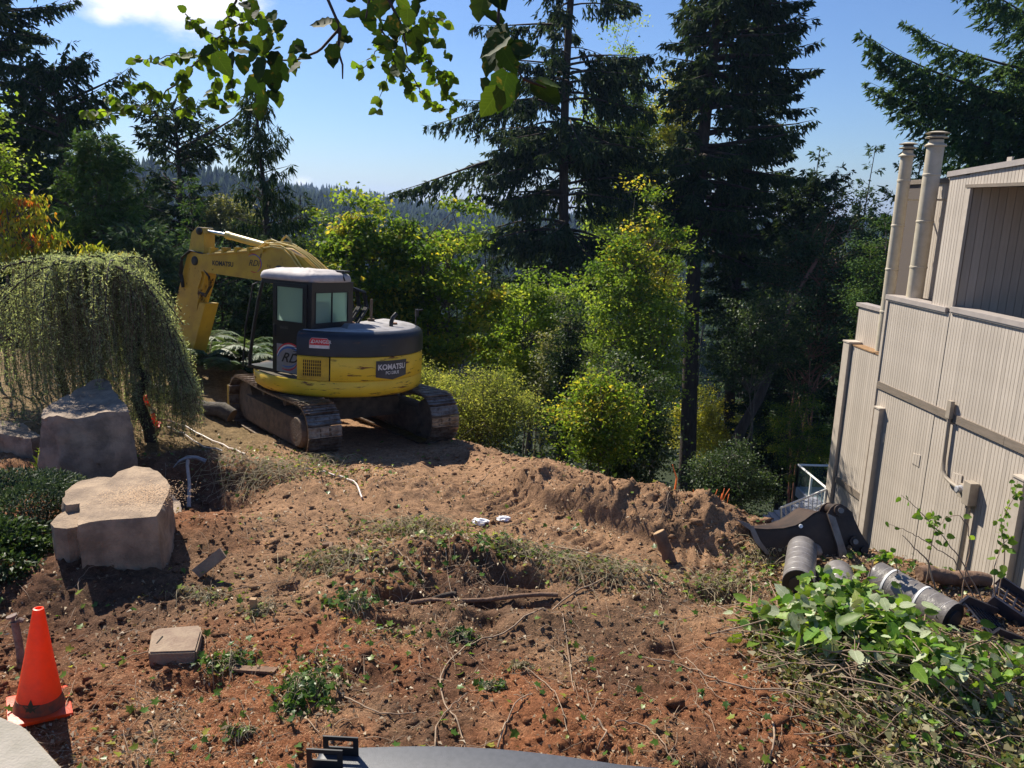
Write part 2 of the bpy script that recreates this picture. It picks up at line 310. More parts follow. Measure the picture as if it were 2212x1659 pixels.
def zone_col(x, y, mulch_only=False):
    tan_ = np.array([.315, .185, .105]); red = np.array([.26, .095, .04]); hum = np.array([.085, .052, .035]); grn = np.array([.05, .055, .022])
    e = edge_d(x, y); w1 = fbm(x, y, .7, 4, 31); w2 = fbm(x, y, 1.6, 4, 37)
    fr = sstep(6.6, 5.4, y+w1*1.6+.12*x)*sstep(-.4, .3, w2+.22-.06*x+.35*fbm(x, y, 6, 4, 43))*.85
    left = sstep(-2.7, -3.6, x+w1)*.7
    mulch = np.clip(np.maximum(fr, left*sstep(9.6, 8.6, y)), 0, 1)
    c = tan_[None]*(1-mulch[:, None])+red[None]*mulch[:, None]
    hm = np.clip(sstep(.1, .5, fbm(x, y, .9, 5, 41))*sstep(8.0, 6.8, y)*.75, 0, 1)
    for hx, hy, r in [(-.3, 6.0, .75), (-3.5, 5.9, 1.2), (1.35, 3.9, .45), (-3.8, 8.4, .8), (-1.0, 4.8, .3), (.9, 5.0, .5), (2.9, 4.9, .9)]: hm = np.maximum(hm, .85*np.exp(-((x-hx)**2+(y-hy)**2)/r**2))
    c = c*(1-hm[:, None])+hum[None]*hm[:, None]
    g = sstep(.6, 2.2, e+w2)[:, None]; gg = (grn*.6+np.array([.05, .035, .02])*.6)[None]
    c = c*(1-g)+gg*g
    # behind the cedar the old garden ground, straw coloured with some green
    s = (sstep(9.2, 10.2, y+w2*.5)*sstep(-2.6, -4.2, x))[:, None]*(.7); c = c*(1-s)+np.array([.16, .125, .06])[None]*s
    return np.concatenate([c, np.ones((len(x), 1))], 1)
def build_near():
    ny, nx = 640, 620
    t = np.linspace(0, 1, ny); ys = 2.3*(30/2.3)**t; s = np.linspace(-.95, .95, nx)
    X = s[None]*(ys[:, None]*1.0+1.6); Y = np.repeat(ys[:, None], nx, 1)
    Z = ground(X, Y); V = np.stack([X, Y, Z], -1).reshape(-1, 3)
    i = np.arange(ny-1)[:, None]*nx+np.arange(nx-1)[None]; F = np.stack([i, i+1, i+nx+1, i+nx], -1).reshape(-1, 4)
    global GRID; GRID = Z
    o = mesh_np('dirt_ground', V, F, soil, smooth=True, col=zone_col(V[:, 0], V[:, 1])); tag(o, kind='structure', label='churned brown dirt clearing with red mulch and humus'); return o
build_near()
_ground_exact = ground
def ground(x, y):
    """height of the built near sheet"""
    x = np.asarray(x, float); y = np.asarray(y, float); ny, nx = GRID.shape
    r = np.clip(np.log(np.maximum(y, .1)/2.3)/math.log(30/2.3)*(ny-1), 0, ny-1.001); c = np.clip((x/(np.maximum(y, .1)+1.6)+.95)/1.9*(nx-1), 0, nx-1.001); i = r.astype(int); j = c.astype(int); fr = r-i; fc = c-j
    z = (GRID[i, j]*(1-fc)+GRID[i, j+1]*fc)*(1-fr)+(GRID[i+1, j]*(1-fc)+GRID[i+1, j+1]*fc)*fr
    out = (y < 2.3) | (y > 30) | (np.abs(x) > .95*(y+1.6))
    if np.any(out): z = np.where(out, _ground_exact(x, y), z)
    return z
def build_far():
    a = np.concatenate([-np.geomspace(3000, 30, 70), np.linspace(-28, 28, 57), np.geomspace(30, 3000, 70)])
    b = np.concatenate([-np.geomspace(2000, 20, 20), np.linspace(-18, 60, 90), np.geomspace(62, 3200, 110)])
    X, Y = np.meshgrid(a, b); Z = base_h(X, Y)
    inside = (Y > 2.8) & (Y < 28.5) & (np.abs(X) < .93*(Y+1.6)-1.0); Z = np.where(inside, Z-.8, Z-.02)
    V = np.stack([X, Y, Z], -1).reshape(-1, 3); nx = len(a); ny = len(b)
    i = np.arange(ny-1)[:, None]*nx+np.arange(nx-1)[None]; F = np.stack([i, i+1, i+nx+1, i+nx], -1).reshape(-1, 4)
    c = np.tile(np.array([.035, .045, .02, 1.]), (len(V), 1)); n = (np.hypot(V[:, 0], V[:, 1]) < 40); c[n] = zone_col(V[n, 0], V[n, 1])
    o = mesh_np('valley_terrain', V, F, soil, smooth=True, col=c); tag(o, kind='structure', label='wooded valley falling away and rising to the far ridge')
build_far()
# ---- forest on the opposite valley side: one mass
def far_forest():
    n = 26000; az = rng.uniform(-.85, .95, n); r = np.exp(rng.uniform(math.log(170), math.log(1250), n)); y = r/np.sqrt(1+az**2); x = az*y
    z = base_h(x, y); h = rng.uniform(9, 20, n)*lerp(1, 1.15, sstep(300, 900, r)); w = h*rng.uniform(.16, .26, n); sides = 5; lev = 4
    VV = []; k = np.arange(sides)*2*math.pi/sides
    rot = rng.uniform(0, 6.28, n); cols = []
    for L in range(lev):
        z0 = z+h*(.06+.23*L)-1; rr = w*(1-.22*L)
        ang = rot[:, None]+k[None]+L*.6; jit = rng.uniform(.6, 1.25, (n, sides)); ring = np.stack([x[:, None]+np.cos(ang)*rr[:, None]*jit, y[:, None]+np.sin(ang)*rr[:, None]*jit, z0[:, None]+rng.uniform(-.05, .05, (n, sides))*h[:, None]], -1)
        apex = np.stack([x, y, z0+h*(.36 if L < 3 else .25)], -1)[:, None]; VV.append(np.concatenate([ring, apex], 1))
    V = np.stack(VV, 1).reshape(-1, 3); b = (np.arange(n*lev)*(sides+1))[:, None]; i = np.arange(sides)[None]
    F = np.stack([b+i, b+(i+1) % sides, b+sides+0*i], -1).reshape(-1, 3)
    var = np.repeat(rng.uniform(0, 1, n), lev*sides)
    m = leafmat('far_conifers', [(0, (.02, .035, .018)), (1, (.035, .055, .025))], .05, .95, .02)
    o = mesh_np('far_forest', V, F, m, var=var); tag(o, 'dense conifer forest covering the far side of the valley', 'forest', kind='stuff')
far_forest()
# ---------------------------------------------------------------- haze
def haze():
    x0, x1, y0, y1, z0, z1 = -2990, 2990, -1990, 3190, -72, 62
    mb = MB().box((x0, y0, z0), (x1, y1, z1)); m = bpy.data.materials.new('haze_air'); m.use_nodes = True; nt = m.node_tree; nt.nodes.clear()
    out = nt.nodes.new('ShaderNodeOutputMaterial'); pv = nt.nodes.new('ShaderNodeVolumePrincipled'); pv.inputs['Color'].default_value = (.40, .58, 1, 1); pv.inputs['Density'].default_value = HAZE; pv.inputs['Anisotropy'].default_value = .35
    nt.links.new(pv.outputs[0], out.inputs['Volume']); o = mb.build('haze', m); tag(o, 'thin blue summer haze filling the valley air', 'haze', kind='stuff')
HAZE = .00020
haze()
# ---------------------------------------------------------------- the excavator
def text_mesh(s, size, shear=0., bold=0., sx=1., depth=0.):
    cu = bpy.data.curves.new('lettering', 'FONT'); cu.body = s; cu.size = size; cu.align_x = 'CENTER'; cu.align_y = 'CENTER'; cu.shear = shear; cu.offset = bold; cu.resolution_u = 4
    ob = bpy.data.objects.new('tmp_text', cu); COL.objects.link(ob); dg = bpy.context.evaluated_depsgraph_get(); me = bpy.data.meshes.new_from_object(ob.evaluated_get(dg))
    v = [(q.co.x*sx, q.co.y) for q in me.vertices]; f = [tuple(p.vertices) for p in me.polygons]
    bpy.data.objects.remove(ob); bpy.data.curves.remove(cu); bpy.data.meshes.remove(me); return v, f
def stamp(name, s, size, place, mat, parent, **k):
    v, f = text_mesh(s, size, **k); o = mesh_np(name, [place(x, y) for x, y in v], f, mat, parent); return o
def excavator():
    al, pi, ro, th = .677, .022, .058, 1.071
    f = np.array([-math.sin(al)*math.cos(pi), math.cos(al)*math.cos(pi), -math.sin(pi)]); r0 = np.array([math.cos(al), math.sin(al), 0]); u0 = np.cross(r0, f)
    r = math.cos(ro)*r0-math.sin(ro)*u0; u = np.cross(r, f); loc = (-2.809, 12.083, -.357)
    Mx = Matrix([[r[i], f[i], u[i], loc[i]] for i in range(3)]+[[0, 0, 0, 1]])
    T = thing('excavator', mat=Mx, label='yellow tracked excavator with black rear cover, worn paint and rusty scratches', cat='excavator')
    d = th-al; cd, sn = math.cos(d), math.sin(d)
    U = lambda r, f, z: (r*cd-f*sn, r*sn+f*cd, z)
    yel = M('machine_yellow', (.82, .52, .03), .45, (.50, .29, .018), 3, .08, 60)
    # scraped counterweight paint: horizontal rusty scrapes
    def scraped(name, base, base2, rust=(.10, .035, .018), thr=.60, sc=2.3, st=(1.2, 1.2, 9)):
        m = bpy.data.materials.new(name); m.use_nodes = True; nt = m.node_tree; N = nt.nodes; L = nt.links; b = N['Principled BSDF']; b.inputs['Roughness'].default_value = .48
        tc = N.new('ShaderNodeTexCoord'); mp = N.new('ShaderNodeMapping'); mp.inputs['Scale'].default_value = st; L.new(tc.outputs['Object'], mp.inputs[0])
        n = N.new('ShaderNodeTexNoise'); n.inputs['Scale'].default_value = sc; n.inputs['Detail'].default_value = 12; n.inputs['Roughness'].default_value = .70; L.new(mp.outputs[0], n.inputs[0])
        r = N.new('ShaderNodeValToRGB'); r.color_ramp.elements[0].position = thr; r.color_ramp.elements[0].color = (0, 0, 0, 1); r.color_ramp.elements[1].position = thr+.055; r.color_ramp.elements[1].color = (1, 1, 1, 1); L.new(n.outputs[0], r.inputs[0])
        n2 = N.new('ShaderNodeTexNoise'); n2.inputs['Scale'].default_value = 4; n2.inputs['Detail'].default_value = 6; L.new(tc.outputs['Object'], n2.inputs[0])
        c = N.new('ShaderNodeValToRGB'); c.color_ramp.elements[0].position = .35; c.color_ramp.elements[0].color = (*base, 1); c.color_ramp.elements[1].position = .7; c.color_ramp.elements[1].color = (*base2, 1); L.new(n2.outputs[0], c.inputs[0])
        n3 = N.new('ShaderNodeTexNoise'); n3.inputs['Scale'].default_value = 22; n3.inputs['Detail'].default_value = 5; L.new(mp.outputs[0], n3.inputs[0])
        rr = N.new('ShaderNodeValToRGB'); rr.color_ramp.elements[0].color = (rust[0]*.5, rust[1]*.5, rust[2]*.5, 1); rr.color_ramp.elements[1].color = (rust[0]*2.3, rust[1]*2, rust[2]*1.8, 1); L.new(n3.outputs[0], rr.inputs[0])
        mx = N.new('ShaderNodeMix'); mx.data_type = 'RGBA'; L.new(r.outputs[0], mx.inputs[0]); L.new(c.outputs[0], mx.inputs[6]); L.new(rr.outputs[0], mx.inputs[7]); L.new(mx.outputs[2], b.inputs['Base Color'])
        rm = N.new('ShaderNodeMapRange'); rm.inputs[3].default_value = .42; rm.inputs[4].default_value = .9; L.new(r.outputs[0], rm.inputs[0]); L.new(rm.outputs[0], b.inputs['Roughness']); return m
    ysc = scraped('scraped_yellow_paint', (.86, .55, .03), (.76, .47, .026), thr=.565)
    bsc = scraped('scraped_black_cover', (.010, .011, .015), (.02, .021, .028), rust=(.09, .05, .035), thr=.63, sc=1.6, st=(1.2, 1.2, 6))
    ydirty = scraped('greasy_yellow_paint', (.56, .35, .025), (.42, .25, .025), rust=(.05, .022, .012), thr=.60, sc=3.4, st=(1.5, 1.5, 1))
    blk = M('black_paint', (.010, .010, .012), .42, (.02, .019, .018), 5); rub = M('black_rubber_hose', (.015, .015, .016), .55)
    roofm = M('dusty_white_roof', (.50, .46, .44), .8, (.36, .33, .33), 5, .25, 14); deckm = M('dusty_deck_top', (.42, .40, .40), .6, (.25, .23, .22), 6)
    steel = M('worn_track_steel', (.30, .25, .21), .38, (.13, .085, .06), 9, .3, 50, metal=.75); mud = M('muddy_frame', (.17, .115, .075), .9, (.075, .055, .04), 7, .5, 30)
    chrome = M('chrome_rod', (.75, .75, .78), .12, metal=1.); pale = M('pale_yellow_pipe', (.55, .40, .10), .4)
    red = M('sign_red', (.55, .02, .03), .5); wht = M('sign_white', (.75, .73, .70), .6, (.5, .45, .42), 8); navy = M('plate_dark', (.025, .026, .034), .5, (.05, .05, .06), 6); blue = M('decal_blue', (.03, .12, .35), .5)
    glass = bpy.data.materials.new('pale_cab_glass'); glass.use_nodes = True; nt = glass.node_tree; N = nt.nodes; L = nt.links; b = N['Principled BSDF']; b.inputs['Base Color'].default_value = (.35, .52, .46, 1); b.inputs['Roughness'].default_value = .12
    tr = N.new('ShaderNodeBsdfTransparent'); tr.inputs[0].default_value = (.72, .86, .80, 1); tl = N.new('ShaderNodeBsdfTranslucent'); tl.inputs[0].default_value = (.85, .95, .9, 1); m1 = N.new('ShaderNodeMixShader'); m1.inputs[0].default_value = .30; L.new(tr.outputs[0], m1.inputs[1]); L.new(b.outputs[0], m1.inputs[2])
    m2 = N.new('ShaderNodeMixShader'); m2.inputs[0].default_value = .45; L.new(m1.outputs[0], m2.inputs[1]); L.new(tl.outputs[0], m2.inputs[2]); L.new(m2.outputs[0], N['Material Output'].inputs[0])  # pale diffuse and translucent shares whiten the greenish pane
    clear = bpy.data.materials.new('clear_cab_glass'); clear.use_nodes = True; nt = clear.node_tree; N = nt.nodes; b = N['Principled BSDF']; b.inputs['Base Color'].default_value = (.02, .03, .03, 1); b.inputs['Roughness'].default_value = .03
    tr = N.new('ShaderNodeBsdfTransparent'); tr.inputs[0].default_value = (.8, .88, .85, 1); mx = N.new('ShaderNodeMixShader'); mx.inputs[0].default_value = .1; nt.links.new(tr.outputs[0], mx.inputs[1]); nt.links.new(b.outputs[0], mx.inputs[2]); nt.links.new(mx.outputs[0], N['Material Output'].inputs[0])
    # --- undercarriage
    hr, hc, n = .39, 1.2, 44; per = 4*hc+2*math.pi*hr
    def path(s):
        s %= per
        if s < 2*hc: return (-hc+s, 2*hr, 0)
        s -= 2*hc
        if s < math.pi*hr: a = s/hr; return (hc+hr*math.sin(a), hr+hr*math.cos(a), a)
        s -= math.pi*hr
        if s < 2*hc: return (hc-s, 0, math.pi)
        s -= 2*hc; a = s/hr; return (-hc-hr*math.sin(a), hr-hr*math.cos(a), math.pi+a)
    sh = MB(); w, p = .25, per/n
    sh.box((-w, -p/2+.004, -.012), (w, p/2-.004, .010))
    for y, h in [(-p/2+.012, .036), (-.01, .026), (p/2-.03, .026)]: sh.box((-w, y, .010), (w, y+.014, h))
    for bx in (-.1, .1):
        for by in (-.045, .03): sh.box((bx-.014, by-.012, .010), (bx+.014, by+.012, .022))
    shoe0 = sh.build('track_shoe', steel, T); first = True
    for side in (-1, 1):
        for i in range(n):
            y, z, a = path((i+.37*side)*p); sag = -.03*math.exp(-(y/.7)**2) if abs(a) < .1 else 0
            o = shoe0 if first else shoe0.copy()
            if not first: COL.objects.link(o)
            first = False; o.parent = T; o.matrix_local = Matrix.Translation((side*1.0, y, z+sag)) @ Matrix.Rotation(-a, 4, 'X')
        fr = MB(); x0, x1 = side-.17, side+.17
        fr.prism([(x0, -1.0, .12), (x0, 1.05, .12), (x0, 1.15, .3), (x0, 1.0, .52), (x0, -.95, .52), (x0, -1.1, .3)], (x1-x0, 0, 0)); fo = fr.build('track_frame', mud, T)
        for c, rr in ((-hc, .30), (hc, .31)): MB().lathe((side-.12, c, hr), (1, 0, 0), [(0, rr*.6), (.02, rr), (.22, rr), (.24, rr*.6)], 20).build('idler_wheel', mud, T, True)
        cv = MB(); cv.lathe((side-.26*side*side if side < 0 else side+.10, -hc, hr), (1, 0, 0), [(0, .2), (.05, .23), (.12, .23), (.16, .15)], 16); cv.build('travel_motor_cover', mud, T, True)
        for k in range(6): MB().lathe((side-.1, -.85+.34*k, .12), (1, 0, 0), [(0, .08), (.2, .08)], 10).build('track_roller', mud, T, True)
        for k in (-.4, .45): MB().lathe((side-.1, k, .66), (1, 0, 0), [(0, .06), (.2, .06)], 10).build('track_roller', mud, T, True)
        ln = MB(); P = [path(per*k/60) for k in range(60)]
        for q in (-.07, .07):
            pts = [(side+q, a[0], hr+(a[1]-hr)*(1-.06/hr) if abs(a[1]-hr) > 1e-6 else a[1]) for a in P]; ln.tube(pts+[pts[0]], .03, 4, False)
        ln.build('track_chain', mud, T)
    MB().box((-.85, -.45, .30), (.85, .45, .62), .06).build('car_body', mud, T)
    bl = MB(); bl.box((-1.2, 1.75, .12), (1.2, 1.85, .55), .03); bl.box((-.5, 1.0, .25), (-.38, 1.8, .4)); bl.box((.38, 1.0, .25), (.5, 1.8, .4)); bl.build('dozer_blade', ydirty, T)
    MB().lathe((0, 0, .60), (0, 0, 1), [(0, .55), (.24, .55)], 32).build('slew_ring', mud, T, True)
    # --- revolving deck
    R = 1.31; cx = -.02
    def A(a, rad, z): t = math.radians(a); return (cx-rad*math.cos(t), -rad*math.sin(t), z)
    def loft(rings):
        V = [U(*q) for rg in rings for q in rg]; n = len(rings[0]); F = [tuple(range(n))[::-1], tuple(range((len(rings)-1)*n, len(rings)*n))]
        for k in range(len(rings)-1): F += [(k*n+i, k*n+(i+1) % n, (k+1)*n+(i+1) % n, (k+1)*n+i) for i in range(n)]
        return V, F
    def solid(name, prof, a0, a1, mat, par, step=3., inner=None):
        an = np.arange(a0, a1+.01, step); rings = [[A(a, q, z) for a in an] for z, q in prof]
        V, F = loft(rings); mb = MB(); mb.add(V, F); return mb.build(name, mat, par, True, 50)
    solid('revolving_deck', [(.80, R-.17), (.815, R-.08), (.86, R-.015), (.93, R), (1.045, R), (1.06, R-.012)], 0, 357, ysc, T)
    flo = MB(U); flo.prism([A(a, R-.03, 1.061) for a in range(0, 360, 6)], (0, 0, .008)); flo.build('deck_floor', mud, T)
    cw = solid('counterweight', [(1.062, R-.008), (1.075, R+.004), (1.40, R), (1.415, R-.012)], 35.5, 188, ysc, T)
    cb = solid('cooler_compartment', [(1.062, R-.02), (1.415, R-.02)], 13.5, 35, yel, T)
    cov = solid('engine_cover', [(1.418, R-.012), (1.43, R+.008), (1.66, R+.004), (1.72, R-.012), (1.755, R-.045), (1.775, R-.10)], 13.5, 186, bsc, T)
    top = solid('cover_top', [(1.776, R-.115), (1.786, R-.125)], 15, 184, deckm, T)
    def patch(name, ac, zc, hw, lo, hi, off, mat, par, nx=14, th=.006):
        V = []; F = []
        for i in range(nx+1):
            t = -hw+2*hw*i/nx; a = ac+math.degrees(t/R)
            for o in (off, off+th):
                for z in (lo(t), hi(t)): V.append(U(*A(a, R+o, zc+z)))
        for i in range(nx): b = i*4; F += [(b+2, b+6, b+7, b+3), (b+3, b+7, b+5, b+1), (b, b+4, b+6, b+2)]
        F += [(0, 2, 3, 1), (nx*4, nx*4+1, nx*4+3, nx*4+2)]
        mb = MB(); mb.add(V, F); return mb.build(name, mat, par)
    con = lambda c: (lambda t: c)
    dr = patch('cooler_door', 24.3, 1.235, .235, con(-.162), con(.168), -.016, yel, T, 8, .022)
    patch('grille_opening', 24, 1.245, .135, con(-.115), con(.125), .0075, M('grille_dark', (.02, .012, .008), .9), dr, 6, .002)
    gb = MB()
    for i in range(10):
        t = -.135+.27*i/9; gb.add([U(*A(24+math.degrees((t+q)/R), R+o, 1.245+z)) for q in (-.0045, .0045) for o in (.009, .018) for z in (-.118, .128)], [(0, 1, 3, 2), (4, 6, 7, 5), (2, 3, 7, 6), (0, 4, 5, 1)])
    for j in range(6):
        z = -.115+.048*j
        for i in range(8):
            t0, t1 = -.135+.27*i/8, -.135+.27*(i+1)/8; gb.add([U(*A(24+math.degrees(t/R), R+.0185, 1.245+z+q)) for t in (t0, t1) for q in (-.004, .004)], [(0, 2, 3, 1)])
    gb.build('grille_bars', yel, dr)
    hw = .145
    def shi(t): return .075 if abs(t) < hw-.035 else .075-(abs(t)-(hw-.035))*1.3
    sg = patch('danger_sign', 28.5, 1.615, hw, con(-.075), shi, .010, wht, T, 18, .004)
    patch('sign_field', 28.5, 1.615, hw-.004, con(-.028), lambda t: shi(t)-.006, .015, red, sg, 18, .0015)
    PL = lambda ac, zc, off: (lambda x, y: U(*A(ac+math.degrees(x/R), R+off, zc+y)))
    stamp('danger_lettering', 'DANGER', .068, PL(29.9, 1.636, .0175), wht, sg, bold=.0012)
    tri = MB(); q = PL(24.0, 1.634, .0175); tri.add([q(-.022, -.024), q(.022, -.024), q(0, .022)], [(0, 1, 2)]); tri.build('warning_triangle', wht, sg)
    pw = .285
    plate = patch('name_plate', 77, 1.245, pw, lambda t: -.125-.05*(1-abs(t)/pw), con(.115), .008, navy, T, 20, .006)
    stamp('plate_lettering', 'KOMATSU', .112, PL(77, 1.262, .0155), wht, plate, bold=.0035, sx=.98)
    stamp('plate_model_lettering', 'PC128US', .065, PL(77, 1.175, .0155), wht, plate, bold=.001)
    # items on the cover
    vb = MB(U); vb.add([(-.62, -.66, 1.786), (-.18, -.86, 1.786), (-.08, -.64, 1.786), (-.52, -.44, 1.786), (-.56, -.64, 1.85), (-.26, -.78, 1.85), (-.20, -.64, 1.85), (-.50, -.5, 1.85)], [(0, 3, 2, 1), (4, 5, 6, 7), (0, 1, 5, 4), (1, 2, 6, 5), (2, 3, 7, 6), (3, 0, 4, 7)]); vb.build('hood_vent', M('hood_grey', (.2, .2, .22), .5), T)
    ex = MB(); ex.tube([U(.28, -.78, 1.78), U(.28, -.78, 1.85), U(.30, -.79, 1.92), U(.36, -.82, 1.99)], [.032, .034, .034, .03], 10); ex.build('exhaust_pipe', rub, T, True)
    an = MB(); an.tube([U(.62, -.1, 1.78), U(.62, -.1, 2.15)], .022, 8); an.tube([U(.62, -.1, 1.78), U(.62, -.1, 1.83)], .06, 8); an.build('filler_post', mud, T, True)
    mi = MB(); mi.tube([U(1.02, -.72, 1.76), U(1.02, -.72, 2.0)], .012, 6); mi.box(U(1.0, -.74, 1.9)[:2]+(1.9,), tuple(c+q for c, q in zip(U(1.0, -.74, 1.9), (.05, .05, .12)))); mi.tube([U(1.02, -.72, 2.0), U(1.12, -.78, 2.01)], .016, 6); mi.build('hand_rail_post', rub, T)
    cap = MB(); cap.lathe(U(-.05, -.2, 1.786), (0, 0, 1), [(0, .09), (.02, .1), (.035, .08)], 14); cap.lathe(U(.55, -.62, 1.786), (0, 0, 1), [(0, .06), (.03, .06)], 12); cap.build('filler_cap', M('rusty_cap', (.22, .10, .05), .8), T, True)
    hs = MB()
    for k in range(7):
        f0 = -.30+.05*k; rr = .05+.03*(k % 3); hs.tube([U(rr, f0, 1.8), U(rr+.16, f0-.06, 2.05), U(rr+.14, f0-.02, 2.28+.02*(k % 2)), U(rr+.0, f0+.15, 2.36), U(rr-.02, f0+.4, 2.2), U(rr, f0+.7, 1.9)], .019, 6)
    hs.build('hose_bundle', rub, T, True)
    # --- cab
    L_, Rr_, B_, F_ = -1.112, -.215, -.414, .60; zb, zt = 1.07, 2.46
    cabp = MB(U); t = .04
    def wall_lr(x, f0, f1, z0, z1, wf0=None, wf1=None, wz0=None, wz1=None):
        if wf0 is None: cabp.box((x, f0, z0), (x+t, f1, z1)); return
        cabp.box((x, f0, z0), (x+t, wf0, z1)); cabp.box((x, wf1, z0), (x+t, f1, z1)); cabp.box((x, wf0, z0), (x+t, wf1, wz0)); cabp.box((x, wf0, wz1), (x+t, wf1, z1))
    wall_lr(Rr_-t, B_, F_+.1, zb, zt, B_+.12, F_, 1.55, 2.38)
    # rear wall with window
    wr0, wr1, wz0, wz1 = L_+.085, Rr_-.12, 1.865, 2.305
    cabp.box((L_+t, B_, 1.3), (wr0, B_+t, zt)); cabp.box((wr1, B_, 1.3), (Rr_-t, B_+t, zt)); cabp.box((wr0, B_, 1.3), (wr1, B_+t, wz0)); cabp.box((wr0, B_, wz1), (wr1, B_+t, zt))
    cabp.box((L_, B_, zb), (L_+t, -.30, zt)); cabp.box((L_, -.30, 2.395), (L_+t, F_-.02, zt)); cabp.box((L_+t, F_-.06, 2.395), (Rr_-t, F_, zt))
    for x in (L_+.02, Rr_-.05):
        pts = [(x, .575, 2.43), (x, .68, 2.1), (x, .78, 1.65), (x, .85, 1.25), (x, .86, 1.07)]; cabp.tube(pts, .026, 8)
    cabp.tube([(L_-.03, .62, 2.40), (L_-.06, .70, 2.36), (L_-.06, .86, 1.7), (L_-.05, .93, 1.1)], .013, 6)
    cabp.box((L_+.0, .3, zb), (Rr_, .88, zb+.05)); cabp.box((Rr_-t, F_+.1, zb), (Rr_, .86, 1.55)); cab = cabp.build('cab', blk, T)
    dp = MB(U); x = L_-.022
    wf0, wf1, z0, z1 = -.262, .255, 1.865, 2.365
    for a, b in [((x, -.335, 1.09), (x+.03, wf0, 2.42)), ((x, wf1, 1.09), (x+.03, .33, 2.42)), ((x, wf0, 1.09), (x+.03, wf1, z0)), ((x, wf0, z1), (x+.03, wf1, 2.42))]: dp.box(a, b)
    door = dp.build('cab_door', blk, T)
    MB(U).box((x+.012, wf0, z0), (x+.018, wf1, z1)).build('door_window', glass, door)
    fr_ = MB(U)
    def wframe(mb, plane, a0, a1, b0, b1, w=.016, o=-.006):
        for p0, p1, q0, q1 in [(a0-w, a0, b0-w, b1+w), (a1, a1+w, b0-w, b1+w), (a0, a1, b0-w, b0), (a0, a1, b1, b1+w)]:
            if plane == 'L': mb.box((x+o, p0, q0), (x+.02, p1, q1))
            else: mb.box((p0, B_+o, q0), (p1, B_+.02, q1))
    wframe(fr_, 'L', wf0, wf1, z0, z1); fr_.build('window_seal', rub, door)
    dk = MB(U); dk.box((x-.003, -.325, 1.10), (x, .245, 1.52)); dk.build('door_panel', M('decal_grey', (.30, .29, .28), .6, (.22, .20, .19), 6), door)
    def arc(name, cf, cz, rx, rz, a0, a1, w0, w1, mat, xo):
        V = []; F = []; n = 24
        for i in range(n+1):
            a = math.radians(lerp(a0, a1, i/n)); q = math.sin(math.pi*i/n)*.5
            for s in (0, 1): V.append(U(xo, cf+(rx-(w0+w1*q)*s)*math.cos(a), cz+(rz-(w0+w1*q)*s)*math.sin(a)))
        F = [(2*i, 2*i+1, 2*i+3, 2*i+2) for i in range(n)]; mesh_np(name, V, F, mat, door if name.startswith('door') else boom)
    arc('door_emblem_red', -.02, 1.30, .275, .25, 15, 175, .012, .03, red, x-.005); arc('door_emblem_white', -.02, 1.30, .258, .225, 10, 175, .012, .03, wht, x-.0055); arc('door_emblem_blue', -.02, 1.30, .24, .20, 8, 170, .012, .04, blue, x-.006)
    arc('door_emblem_lower_red', .03, 1.32, .22, .19, 200, 300, .008, .03, red, x-.005); arc('door_emblem_lower_blue', .03, 1.33, .2, .15, 205, 300, .006, .024, blue, x-.0055)
    SL = lambda cf, cz, xo: (lambda a, b: U(xo, cf-a, cz+b))
    stamp('door_lettering', 'RDi', .20, SL(-.03, 1.32, x-.0065), blk, door, shear=.45, bold=.003, sx=1.2)
    stl = MB(U)
    for k in range(4): stl.box((x-.0065, -.31, 1.40+.03*k), (x-.005, -.12+.03*k, 1.409+.03*k))
    stl.build('emblem_stripes', blk, door)
    stamp('door_model_lettering', 'SEALED', .05, SL(.10, 1.765, x-.004), M('letter_grey', (.12, .11, .10), .6), door)
    hd = MB(U); hd.box((x-.02, .27, 1.62), (x, .31, 1.80), .01); hd.build('door_handle', rub, door)
    gl = MB(U); gl.box((wr0, B_+.012, wz0), ((wr0+wr1)/2-.008, B_+.018, wz1)); gl.build('rear_window', glass, cab)
    gl = MB(U); gl.box(((wr0+wr1)/2+.008, B_+.012, wz0), (wr1, B_+.018, wz1)); gl.build('rear_window', glass, cab)
    rf = MB(U); wframe(rf, 'B', wr0, wr1, wz0, wz1); rf.box(((wr0+wr1)/2-.008, B_-.004, wz0), ((wr0+wr1)/2+.008, B_+.02, wz1)); rf.build('rear_window_seal', rub, cab)
    MB(U).box((Rr_-.028, B_+.12, 1.55), (Rr_-.022, F_, 2.38)).build('side_window', glass, cab)
    gs = MB(); V = []
    pr = [(.575, 2.40), (.68, 2.1), (.78, 1.65), (.85, 1.25)]
    for q in pr:
        for xx in (L_+.05, Rr_-.08): V.append(U(xx, q[0], q[1]))
    gs.add(V, [(2*i, 2*i+1, 2*i+3, 2*i+2) for i in range(3)]); gs.build('front_window', clear, cab)
    st = MB(U); st.box((-.90, -.15, 1.25), (-.42, .32, 1.42), .04); st.box((-.90, -.26, 1.42), (-.42, -.14, 1.98), .04); st.box((-.78, -.24, 1.98), (-.54, -.16, 2.16), .03); st.box((-.85, -.1, 1.1), (-.5, .3, 1.25)); st.build('seat', M('grey_seat', (.16, .15, .14), .9), cab, True)
    lv = MB(U); lv.tube([(-.95, .3, 1.1), (-.95, .36, 1.6)], .014, 6); lv.tube([(-.98, .12, 1.4), (-.98, .2, 1.72)], .03, 6); lv.tube([(-.6, .6, 1.1), (-.6, .55, 1.42)], .014, 6); lv.box((-1.02, .26, 1.08), (-.88, .4, 1.14)); lv.build('control_levers', rub, cab)
    # roof: rounded slab with a lower rim
    rv = []; na = 40
    prof = [(2.455, .0), (2.465, .02), (2.50, .024), (2.545, .012), (2.575, -.02), (2.592, -.07), (2.60, -.12), (2.618, -.16), (2.628, -.22)]
